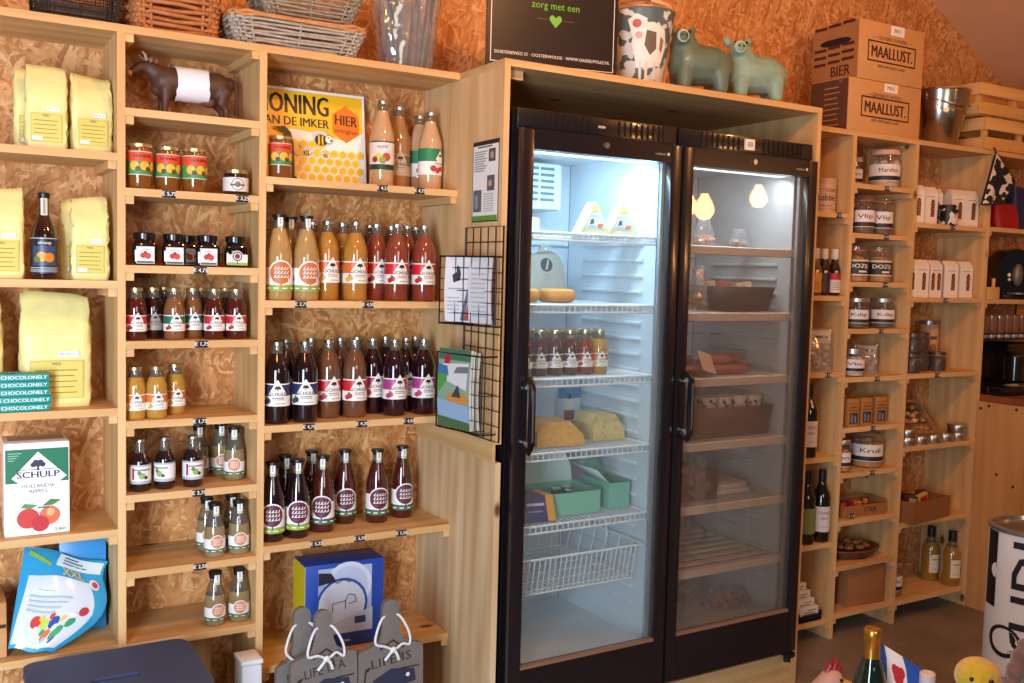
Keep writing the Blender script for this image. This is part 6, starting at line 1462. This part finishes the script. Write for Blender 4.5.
def blue_pack():
    t = thing('chocolate_packet', '-', 'packet'); g = G(); g.box((0, 0, .042), (.105, .013, .084), mat('#2b2d63', .35), bev=.001); g.box((.04, -.0068, .042), (.026, .0006, .082), mat('#d59a35', .4)); g.ob('carton', t)
    F = Flat(); F.rect(-.04, .05, .02, .058, mat('#b9b8d0', .4)); F.rect(-.04, .03, .01, .035, mat('#7f80a8', .4)); g = G(); F.into(g, M=Matrix.Translation((0, -.0067, 0))); g.ob('print', t, recalc=False); return t
for k, w in enumerate(('front', 'second', 'third', 'rear')):
    o = put('bpk', blue_pack, (1.612, 2.478 + k * .022, .7270), 0, 'dark blue packet with orange edge in the left fridge, %s of the leaning row' % w, 'dark blue chocolate packets'); o.rotation_euler = (rad(-22), 0, -.12)
# ------------------------------------------------------------------ what the right fridge holds
def clear_bag(c, w, h, d=.05, seed=1, n=16):
    def f():
        rnd = random.Random(seed); t = thing('food_bag', '-', 'bag'); g = G()
        for k in range(n): g.ell((rnd.uniform(-w * .38, w * .38), rnd.uniform(-d * .3, d * .3), .012 + rnd.uniform(0, h * .25)), (.016, .011, .010), mat(c, .45, var=.15, vs=60), 8, (0, 0, rnd.uniform(0, 3)))
        o = g.ob('contents', t, angle=180); o['kind'] = 'stuff'; m = 24; rings = []
        for j in range(10):
            s = j / 9; ww = w * (1 - .55 * max(0, s - .3)); dd = d * (1 - .85 * s); rings.append([(ww / 2 * math.copysign(abs(math.cos(2 * PI * k / m)) ** .6, math.cos(2 * PI * k / m)) + rnd.uniform(-.005, .005), dd / 2 * math.sin(2 * PI * k / m) + rnd.uniform(-.004, .004), h * s + (rnd.uniform(-.006, .006) if j else 0)) for k in range(m)])
        g = G(); g.mesh([p for r in rings for p in r], [(j * m + k, j * m + (k + 1) % m, (j + 1) * m + (k + 1) % m, (j + 1) * m + k) for j in range(9) for k in range(m)], FILM); g.ob('film', t, angle=30); return t
    return f
put('fb_1', clear_bag('#b98a78', .10, .10, seed=4), (2.36, 2.62, 1.5985), .1, 'clear bag of pinkish food, left one on the top shelf of the right fridge')
put('fb_2', clear_bag('#a8a09a', .11, .075, seed=6, n=10), (2.545, 2.63, 1.5985), .2, 'flat clear bag of pale food, right one on the top shelf of the right fridge')
DT = mat('#2c2624', .5)
def tray(name, label, loc, w, d, h, m, flare=.015):
    t = thing(name, label, 'tray', loc); g = G(); a = [(-w / 2, -d / 2), (w / 2, -d / 2), (w / 2, d / 2), (-w / 2, d / 2)]; b = [(x * (1 + flare * 2 / w), y * (1 + flare * 2 / d)) for x, y in a]
    for k in range(4):
        k2 = (k + 1) % 4; g.poly([(*a[k], 0), (*a[k2], 0), (*b[k2], h), (*b[k], h)], m)
    g.poly([(*p, 0) for p in a[::-1]], m); bmesh.ops.remove_doubles(g.bm, verts=g.bm.verts[:], dist=1e-5); o = g.ob('tray_body', t); s = o.modifiers.new('s', 'SOLIDIFY'); s.thickness = .004; return t
tray('dark_tray', 'dark plastic tray of wrapped packs on the second shelf of the right fridge', (2.49, 2.62, 1.3785), .20, .20, .085, DT)
def meat_pack(c1, c2, w=.09, h=.05):
    def f():
        t = thing('meat_pack', '-', 'packet'); g = G(); g.box((0, 0, h / 2), (w, .03, h), mat(c1, .35, var=.2, vs=40), bev=.008); g.ob('pack', t); F = Flat(); F.disc(-.01, h * .5, h * .3, mat(c2, .4), 12, 1.2); F.rect(.01, h * .55, w * .42, h * .85, mat('#d5cfc4', .4)); F.disc(.0, h * .6, .006, mat('#2a2422', .4)); g = G(); F.into(g, M=Matrix.Translation((0, -.0153, 0))); g.ob('print', t, recalc=False); return t
    return f
for k, (dx, dy, key, w) in enumerate(((-.05, -.045, 'mpA', 'left front'), (.05, -.045, 'mpB', 'right front'), (.045, .045, 'mpA', 'right rear'), (-.05, .045, 'mpB', 'left rear'))):
    o = put(key, meat_pack(*{'mpA': ('#8f4a3a', '#c9a48a'), 'mpB': ('#c9a07a', '#6a2f28')}[key], h=.085), (2.49 + dx * .9, 2.62 + dy, 1.396), .0, 'wrapped meat pack, %s, in the dark tray of the right fridge' % w, 'meat packs in the dark tray'); o.rotation_euler = (rad(-15), .15 * (-1) ** k, 0)
put('fb_3', clear_bag('#7d4a3a', .085, .172, .06, seed=9, n=26), (2.205, 2.56, 1.3795), 0, 'tall clear bag of brown food at the left edge of the right fridge'); 
put('fb_4', clear_bag('#9a6a4a', .075, .155, .06, seed=12, n=24), (2.30, 2.57, 1.3795), 0, 'tall clear bag of lighter brown food beside the dark tray in the right fridge')
SA = '#a8614a'
def sausage(L_=.17, r=.017):
    def f():
        t = thing('sausage', '-', 'sausage'); g = G(); P = [(-L_ / 2 + L_ * k / 12, .012 * math.sin(PI * k / 12), r) for k in range(13)]; g.tube(P, [r * (.35 if k in (0, 12) else .8 if k in (1, 11) else 1) for k in range(13)], mat(SA, .4, coat=.3, var=.15, vs=50), 12); g.ob('casing', t); return t
    return f
for k, (x, y, z, rz, w) in enumerate(((2.26, 2.52, 0, .2, 'front left'), (2.42, 2.53, 0, -.1, 'front right'), (2.30, 2.58, 0, .1, 'middle left'), (2.48, 2.60, 0, -.3, 'middle right'), (2.24, 2.56, .032, .5, 'upper left'), (2.36, 2.545, .034, .0, 'upper middle'), (2.455, 2.595, .034, -.1, 'upper right'), (2.28, 2.66, 0, .05, 'rear left'), (2.46, 2.68, 0, -.1, 'rear right'))):
    put('sau', sausage(), (x, y, 1.155 + z), rz, 'reddish sausage on the third shelf of the right fridge, ' + w + ' of the heap', 'sausages on the third shelf of the right fridge')
t = thing('price_card', 'pale card leaning on the sausages in the right fridge', 'card', (2.285, 2.478, 1.172), .1); t.rotation_euler = (rad(-35), .25, .1); g = G(); g.box((0, 0, .04), (.07, .002, .08), mat('#c9a890', .5)); g.ob('card', t)
t = thing('glass_tray_stand', 'small glass stand behind the sausages in the right fridge', 'stand', (2.43, 2.80, 1.155)); g = G(); g.box((0, 0, .128), (.16, .10, .006), CLEAR); g.ob('top_plate', t); g = G(); g.cyl((0, 0, 0), .012, .126, mat('#8fae9a', .2, coat=.5), 12); g.ob('stem', t)
KT = mat('#6a4a3a', .6)
tray('cup_box', 'brown cardboard box of cow-print cups on the fourth shelf of the right fridge', (2.425, 2.60, .9365), .365, .17, .105, KT, .012)
def cup():
    t = thing('yoghurt_cup', '-', 'cup'); g = G(); CPK = patches('cow_print_cup', '#2a2422', '#dcd6cc', 45, .42, .45); g.lathe([(0, 0), (.022, 0), (.0225, .002), (.031, .075)], CPK, 22); g.ob('cup', t); g = G(); g.lathe([(.0, .0745), (.033, .0745), (.033, .079), (0, .080)], mat('#d9cdbc', .4), 22); g.ob('lid', t); return t
for k, (x, w) in enumerate(((2.36, 'leftmost'), (2.432, 'second'), (2.504, 'third'), (2.576, 'rightmost'))): put('cup', cup, (x, 2.560, .995), k, 'cow-print yoghurt cup in front, %s, standing in the brown box' % w, 'cow-print yoghurt cups')
for k, (x, w) in enumerate(((2.37, 'left'), (2.45, 'middle'), (2.53, 'right'))): put('cup', None, (x, 2.635, .985), k, 'cow-print yoghurt cup in the rear row, %s, inside the brown box' % w, 'cow-print yoghurt cups')
t = thing('carton_base', 'upturned carton carrying the cups inside the brown box', 'box', (2.455, 2.60, .9425)); g = G(); g.box((0, 0, .02), (.30, .13, .042), KT); g.ob('carton', t)
t = thing('glass_jug', 'small clear glass jug at the left of the fourth shelf in the right fridge', 'jug', (2.185, 2.52, .9365)); g = G(); g.lathe([(0, 0), (.028, 0), (.034, .03), (.026, .07), (.018, .10), (.022, .115), (.020, .115), (.016, .10), (.024, .07), (.031, .03), (.026, .004), (0, .004)], CLEAR, 22); g.ob('jug', t, angle=60); g = G(); g.tube([(.022, 0, .10), (.045, 0, .09), (.045, 0, .05), (.032, 0, .035)], .004, CLEAR, 8); g.ob('handle', t)
tray('brown_box', 'brown cardboard box of yellow packs on the fifth shelf of the right fridge', (2.265, 2.60, .7205), .20, .18, .10, KT, .008)
for k, (dx, w) in enumerate(((-.05, 'left'), (.0, 'middle'), (.05, 'right'))): put('ypk', meat_pack('#c9a24a', '#5a3f24', w=.07, h=.095), (2.265 + dx, 2.575 + .02 * k, .7235), .25 * (k - 1), 'yellow pack standing in the brown box of the right fridge, ' + w + ' one', 'yellow packs in the brown box')
def flat_pack():
    t = thing('flat_pack', '-', 'packet'); g = G(); g.box((0, 0, .009), (.16, .12, .018), mat('#cfc9c2', .45), bev=.003); g.ob('pack', t); g = G(); g.box((0, 0, .0186), (.10, .06, .001), mat('#b5aca2', .5)); g.ob('print', t); return t
for k, w in enumerate(('lower', 'upper')): put('flp', flat_pack, (2.475, 2.60 + .012 * k, .7205 + k * .0185), .03 * k, 'flat white pack on the fifth shelf of the right fridge, %s of two' % w, 'flat white packs')
for k, (x, y, rz, c, w) in enumerate(((2.52, 2.60, -.2, '#a35a46', 'front'), (2.42, 2.72, .3, '#8f4a3a', 'rear'))):
    put('sab%d' % k, clear_bag(c, .20, .065, .11, seed=20 + k, n=40), (x, y, .2855), rz, 'clear bag of small sausages on the floor of the right fridge, %s one' % w, 'bags of small sausages')
# ------------------------------------------------------------------ pendant lamps: some mirrored in the fridge door, others added unseen for warm light
def bulb_lamp(x, y, z, label, power):
    t = thing('pendant_lamp', label, 'lamp', (x, y, z), 0, 'bare bulb pendant lamps')
    g = G(); g.lathe([(0, -.085), (.028, -.078), (.046, -.05), (.048, -.03), (.036, .005), (.019, .03), (.018, .045)], mat('#ffb269', .3, emit=power * 11), 20); g.ob('bulb', t)
    g = G(); g.cyl((0, 0, .042), .022, .05, mat('#2a2320', .4), 16); g.ob('socket', t)
    top = 3.45 if x < 3.0 else 3.505 + (x - 2.9) * (1.437 - 3.505) / 3.8 - .01
    g = G(); g.tube([(0, 0, .09), (0, 0, top - z)], .004, mat('#1d1a18', .6), 6); g.ob('cord', t)
    return t
bulb_lamp(3.27, 1.17, 1.86, 'bare glowing bulb pendant mirrored at the left of the right fridge door', 3)
bulb_lamp(4.03, .77, 1.98, 'bare glowing bulb pendant mirrored near the top right of the right fridge door', 3.5)
bulb_lamp(.25, 1.15, 2.62, 'added unseen bulb pendant giving warm light to the upper left shelving', 10)  # added unseen lamp, warms the upper left shelves
bulb_lamp(2.95, 1.40, 1.85, 'bare glowing bulb pendant cut by the frame in the right fridge mirror image', 3)
bulb_lamp(1.35, 1.35, 2.75, 'added unseen bulb pendant high before the fridges, giving warm light to the upper wall', 40)  # added unseen lamp, brightens the wall above the fridges
bulb_lamp(3.3, 1.25, 2.68, 'added unseen bulb pendant high before the beer boxes, giving warm light to the right', 16)  # added unseen lamp, warms the right shelving and wall

# ------------------------------------------------------------------ foreground on the left
t = thing('step_stool', 'dark navy wooden step stool with a hand slot in its top', 'stool', (.385, 2.44, 0))
NV = mat('#3c4c74', .6, var=.08, vs=9, bump=.06, bs=18); g = G()
x0, x1, y0, y1, z0, z1 = -.195, .195, -.17, .17, .478, .50; R_ = .035
def rp(x0, x1, y0, y1, R_, n=6):
    out = []
    for cx, cy, a0 in ((x1 - R_, y1 - R_, 0), (x0 + R_, y1 - R_, 90), (x0 + R_, y0 + R_, 180), (x1 - R_, y0 + R_, 270)):
        for k in range(n + 1): a = rad(a0 + 90 * k / n); out.append((cx + R_ * math.cos(a), cy + R_ * math.sin(a)))
    return out
outer = rp(x0, x1, y0, y1, R_); inner = rp(-.062, .048, -.028, -.006, .0105)
def ring(z, flip):
    m_ = NV; n = len(outer)
    for k in range(n):
        k2 = (k + 1) % n; q = [(*outer[k], z), (*outer[k2], z), (*inner[k2], z), (*inner[k], z)]; g.poly(q if not flip else q[::-1], m_)
ring(z1, False); ring(z0, True)
for lst, fl in ((outer, False), (inner, True)):
    for k in range(len(lst)):
        k2 = (k + 1) % len(lst); q = [(*lst[k], z0), (*lst[k2], z0), (*lst[k2], z1), (*lst[k], z1)]; g.poly(q if not fl else q[::-1], NV)
bmesh.ops.remove_doubles(g.bm, verts=g.bm.verts[:], dist=1e-5); g.ob('seat', t, angle=40)
for sx in (-1, 1):
    g = G(); g.box((sx * .155, 0, .239), (.02, .28, .478), NV, bev=.003); g.ob('side_leg', t)
g = G(); g.box((0, .10, .40), (.29, .018, .09), NV); g.ob('stretcher', t)
GRY = mat('#6d6864', .7, var=.10, vs=14, bump=.12, bs=30); CORD = mat('#d6d9dc', .7)
def cord_board(name, label, loc, rz, w, H_, hand, text, tilt):
    t = thing(name, label, 'cutting board', loc, rz, 'grey bottle-shaped boards'); t.rotation_euler = (rad(tilt), 0, rz)
    b = H_ - hand; hw = .024
    pr = [(-w / 2, .0), (w / 2, .0), (w / 2, b - .012)] + [(w / 2 - .012 + .012 * math.cos(a), b - .012 + .012 * math.sin(a)) for a in [rad(20), rad(45), rad(70)]] + [(w * .30, b + .008), (.036, b + .022), (.027, b + .045), (hw, H_ - .035)] + [(hw * math.cos(a), H_ - .024 + .024 * math.sin(a)) for a in [rad(30 * k) for k in range(0, 7)]] + [(-hw, H_ - .035), (-.027, b + .045), (-.036, b + .022), (-w * .30, b + .008)] + [(-w / 2 + .012 + .012 * math.cos(a), b - .012 + .012 * math.sin(a)) for a in [rad(110), rad(135), rad(160)]] + [(-w / 2, b - .012)]
    g = G(); g.prism(pr, .018, GRY); g.ob('board', t, angle=30)
    F = Flat(); IK = mat('#22222a', .7); F.text(text, .036, IK, .0, b - .036, .0, maxw=w * .62, rot=.10); F.poly([(-.035, b + .0), (.005, b + .022), (.04, b - .004), (.036, b - .008), (.005, b + .016), (-.032, b - .004)], IK)
    F.poly([(-.06, b - .13), (.075, b - .105), (.07, b - .07), (.0, b - .06), (-.055, b - .085)], mat('#262c44', .6)); F.disc(.05, b - .085, .006, mat('#d5d6da', .6)); F.rect(.03, b - .066, .085, b - .062, IK)
    F.poly([(-.085, b - .11), (-.078, b - .05), (-.06, b - .045), (-.066, b - .055), (-.074, b - .06), (-.08, b - .11)], IK)
    g = G(); F.into(g); g.ob('painted_words', t, recalc=False)
    z0, zk = H_ - .050, b - .004
    loop = [(0, .009, z0 + .008), (.026, -.0, z0), (.050, -.008, z0 - .045), (.052, -.010, z0 - .08), (.030, -.010, zk + .012), (.006, -.010, zk), (-.022, -.010, zk + .012), (-.050, -.010, z0 - .065), (-.046, -.008, z0 - .035), (-.026, -.0, z0), (0, .009, z0 + .008)]
    def smooth(P, n=5):
        out = []
        for i in range(len(P) - 1):
            p0, p1, p2, p3 = [Vector(P[max(0, min(len(P) - 1, i + o))]) for o in (-1, 0, 1, 2)]
            for k in range(n): s = k / n; out.append(.5 * ((2 * p1) + (-p0 + p2) * s + (2 * p0 - 5 * p1 + 4 * p2 - p3) * s * s + (-p0 + 3 * p1 - 3 * p2 + p3) * s ** 3))
        return out + [Vector(P[-1])]
    g = G(); g.tube(smooth(loop), .0036, CORD, 7); g.ell((.002, -.012, zk), (.010, .007, .009), CORD, 12)
    g.tube(smooth([(0, -.013, zk), (-.012, -.014, zk - .012), (-.024, -.012, zk - .026)]), [.0042] * 11, CORD, 7); g.tube(smooth([(.004, -.013, zk), (.012, -.014, zk - .014), (.018, -.012, zk - .030)]), [.0042] * 11, CORD, 7); g.ob('cord', t)
    return t
cord_board('cutting_board', 'grey bottle-shaped board with white cord and painted words, middle of three at bottom', (.908, 2.405, .0), .05, .19, .575, .125, 'LIFE IS A', -4)
cord_board('cutting_board', 'grey bottle-shaped board with white cord, rightmost of the three at bottom', (1.104, 2.42, .0), -.02, .195, .572, .135, 'LIFE IS', -3)
cord_board('cutting_board', 'grey bottle-shaped board half hidden behind the middle one at bottom', (.868, 2.465, .0), .02, .15, .570, .150, 'LIFE', -4)

# ------------------------------------------------------------------ foreground on the right: a low display table under the picture edge
t = thing('display_table', 'low wooden display table under the gift goods at bottom right', 'table', (1.66, 1.10, 0))
g = G(); g.box((0, 0, .475), (.80, .54, .03), PLX, bev=.002); g.ob('tabletop', t)
for sx in (-1, 1):
    for sy in (-1, 1):
        g = G(); g.box((sx * .365, sy * .235, .23), (.045, .045, .46), PLZ, bev=.002); g.ob('leg', t)
t = thing('liqueur_bottle', 'dark green bottle with a gold foil neck at the bottom right', 'bottle', (1.630, 1.262, .4905)); r = .036
P = [(r - .004, 0), (r, .006), (r, .165), (r * .93, .19), (.022, .228), (.0165, .245), (.0150, .262)]
bottle_body(P, .4, mat('#0c2316', .06, coat=1.), t); g = G(); g.lathe([(.0168, .240), (.0158, .262), (.0165, .285), (.0175, .2865), (.0175, .301), (.015, .304), (0, .304)], mat('#c8923a', .28, .85), 26); g.ob('foil', t, angle=50)
F = Flat(); F.rect(-.045, 0, .045, .09, mat('#d6cdb4', .5)); F.rect(-.03, .05, .03, .06, mat('#5a4a30', .5)); g = G(); F.into(g, r + .0004); g.ob('paper_label', t, (0, 0, .04), (0, 0, -.9), angle=70, recalc=False)
t = thing('flag_cushion', 'blue and white striped pouch with a red leaf, leaning beside the gold-necked bottle', 'pouch', (1.722, 1.290, .4905))
ct = [(-.06, -.0, .0), (.095, -.05, .0), (.072, -.045, .185), (-.052, .012, .268)]
fA = quad_fn(*[Vector(p) for p in ct], .020); fBk = quad_fn(*[Vector(p) for p in ct], -.012); FB = mat('#2358b5', .5); FWt = mat('#e6e8ec', .5)
F = Flat(); F.rect(0, 0, 1, 1, FB); g = G(); F.into(g, fn=fA, cut=10); F.into(g, fn=lambda u, v, o: fBk(u, v, 0), cut=10); g.ob('cloth', t, angle=80)
F = Flat(); F.poly([(.20, 0), (.55, 0), (.55, 1), (.25, 1)], FWt); F.poly([(.86, 0), (1, 0), (1, .95), (.93, 1), (.86, .96)], FWt)
for z in (.80, .45): F.disc(.41, z, .085, mat('#c02a34', .5), 12, .95); F.disc(.36, z + .04, .05, mat('#c02a34', .5), 10); F.disc(.47, z + .04, .05, mat('#c02a34', .5), 10)
g = G(); F.into(g, fn=fA, cut=10, off=.0012, step=.0002); g.ob('flag_print', t, angle=80, recalc=False)
t = thing('paper_roll', 'pale pinkish rolled paper end beside the striped pouch', 'roll', (1.776, 1.235, .4905), 0); g = G(); g.lathe([(0, 0), (.016, 0), (.016, .192), (.013, .194), (.010, .191), (0, .185)], mat('#d9c6be', .6), 18); g.ob('roll', t)
# hen toy
t = thing('hen_figure', 'pinkish beige hen figure with a red comb at the bottom edge', 'figurine', (1.470, 1.262, .4905), -.3); HN = mat('#b58a78', .65, var=.12, vs=40)
organic('body', [((0, .0, .09), (.075, .062, .085)), ((.0, -.01, .12), .055, (.018, -.01, .20), .034), ((.018, -.01, .205), .034, (.026, -.012, .232), .024), ((-.05, .02, .11), .04, (-.10, .03, .16), .018)], HN, t, .006, 6)
g = G(); g.tube([(.014, -.012, .248), (.020, -.012, .262), (.026, -.012, .252), (.031, -.012, .268), (.035, -.012, .250), (.040, -.012, .258), (.042, -.012, .238)], [.006, .007, .006, .008, .006, .007, .005], mat('#8f1722', .45), 10); g.ob('comb', t)
g = G(); g.ell((.047, -.014, .205), (.008, .007, .016), mat('#7d1a20', .45), 10); g.ob('wattle', t); g = G(); g.lathe([(.009, 0), (.001, .020)], mat('#c98a3a', .4), 10, (.046, -.016, .226), Euler((0, PI / 2, -.2)).to_matrix().to_4x4()); g.ob('beak', t); g = G(); g.ell((.034, -.033, .238), .0035, mat('#151515', .2), 8); g.ob('eye', t)
# chick toy on a small box
t = thing('gift_box', 'small brown gift box under the yellow chick toy', 'box', (1.838, 1.165, .4905), .1); g = G(); g.box((0, 0, .0425), (.12, .12, .085), mat('#8a623c', .6), bev=.003); g.ob('carton', t)
t = thing('chick_toy', 'fluffy yellow toy chick with an orange beak at the bottom edge', 'toy', (1.838, 1.165, .576), -.85); CK = mat('#d3b52c', .85, var=.12, vs=60, bump=.9, bs=130, sheen=.5)
organic('body', [((0, 0, .048), (.052, .055, .048)), ((0, -.012, .118), (.046, .044, .040))], CK, t, .004, 4)
for s in (-1, 1):
    g = G(); g.ell((s * .05, .0, .055), (.012, .030, .024), CK, 12); g.ob('wing', t); g = G(); g.ell((s * .018, -.053, .126), (.0045, .003, .0045), mat('#151515', .2), 10); g.ob('eye', t)
g = G(); g.lathe([(.0125, 0), (.008, .012), (.001, .022)], mat('#d9812c', .5), 12, (0, -.052, .110), Euler((PI / 2, 0, 0)).to_matrix().to_4x4()); g.ob('beak', t)
# brown woolly toy at the right edge
t = thing('woolly_toy', 'dark brown woolly toy with a ruffled edge, cut by the right picture edge', 'toy', (1.728, 1.005, .4905)); t.scale = (1.15, 1.15, 1.22); BWN = mat('#6a4e44', .9, var=.25, vs=70, bump=1., bs=90, sheen=.4)
organic('body', [((.01, 0, .10), (.075, .06, .10)), ((.025, -.01, .21), (.058, .05, .065)), ((.05, -.02, .265), .03, (.075, -.02, .285), .02)] + [((.01 + .062 * math.cos(a) * (1.05), -.01, .17 + .115 * math.sin(a)), (.014, .018, .014)) for a in [rad(90 + 16 * k) for k in range(14)]], BWN, t, .005, 2)
for s in (-1, 1): g = G(); g.ell((.03 + s * .018, -.064, .225), .004, mat('#101010', .2), 8); g.ob('eye', t)
# tall round tin on the floor
t = thing('tall_tin', 'tall white round tin with black lettering standing at the right edge', 'tin', (2.945, 1.70, 0), -1.05); TW = mat('#e4e4e4', .35, coat=.3); r = .132; H_ = .750
g = G(); g.lathe([(0, 0), (r, 0), (r, H_ - .012), (r + .003, H_ - .010), (r + .003, H_ - .002), (r - .002, H_), (r - .006, H_ - .004), (r - .010, H_ - .012), (0, H_ - .014)], TW, 44); g.ob('tin_body', t)
g = G(); g.lathe([(r + .0005, H_ - .013), (r + .0042, H_ - .011), (r + .0042, H_ - .001), (r - .008, H_ + .002), (r - .012, H_ - .010), (0, H_ - .0125)], mat('#b5b1aa', .25, .9), 44); g.ob('rim', t)
F = Flat(); KT_ = mat('#17171b', .45); 
F.rect(-.17, .50, -.115, .735, KT_); F.disc(-.115, .615, .024, TW, 14)
F.text('LIDI', .17, KT_, .005, .585, .012, rot=PI / 2, maxw=.27)
F.poly([(-.075 + .055 * math.cos(a), .405 + .050 * math.sin(a)) for a in [2 * PI * k / 24 for k in range(24)]], KT_); F.poly([(-.073 + .042 * math.cos(a), .407 + .038 * math.sin(a)) for a in [2 * PI * k / 24 for k in range(24)]], TW); F.poly([(-.06, .375), (-.03, .35), (.01, .335), (.01, .345), (-.03, .365), (-.05, .385)], KT_)
F.rect(-.03, .32, .16, .425, mat('#c9a596', .45)); F.rect(-.03, .405, .16, .425, mat('#d9bfb2', .45)); F.poly([(.0, .33), (.05, .36), (.10, .35), (.14, .37), (.16, .33)], mat('#a87a64', .45)); F.poly([(-.05, .40), (.02, .345), (.03, .352), (-.04, .41)], KT_)
F.rect(-.19, .285, .19, .297, KT_)
for k in range(3): F.rect(-.165, .22 - k * .014, -.12, .226 - k * .014, mat('#8a8a8e', .5))
F.disc(-.15, .13, .006, KT_)
g = G(); F.into(g, r + .0006); g.ob('printing', t, angle=70, recalc=False)
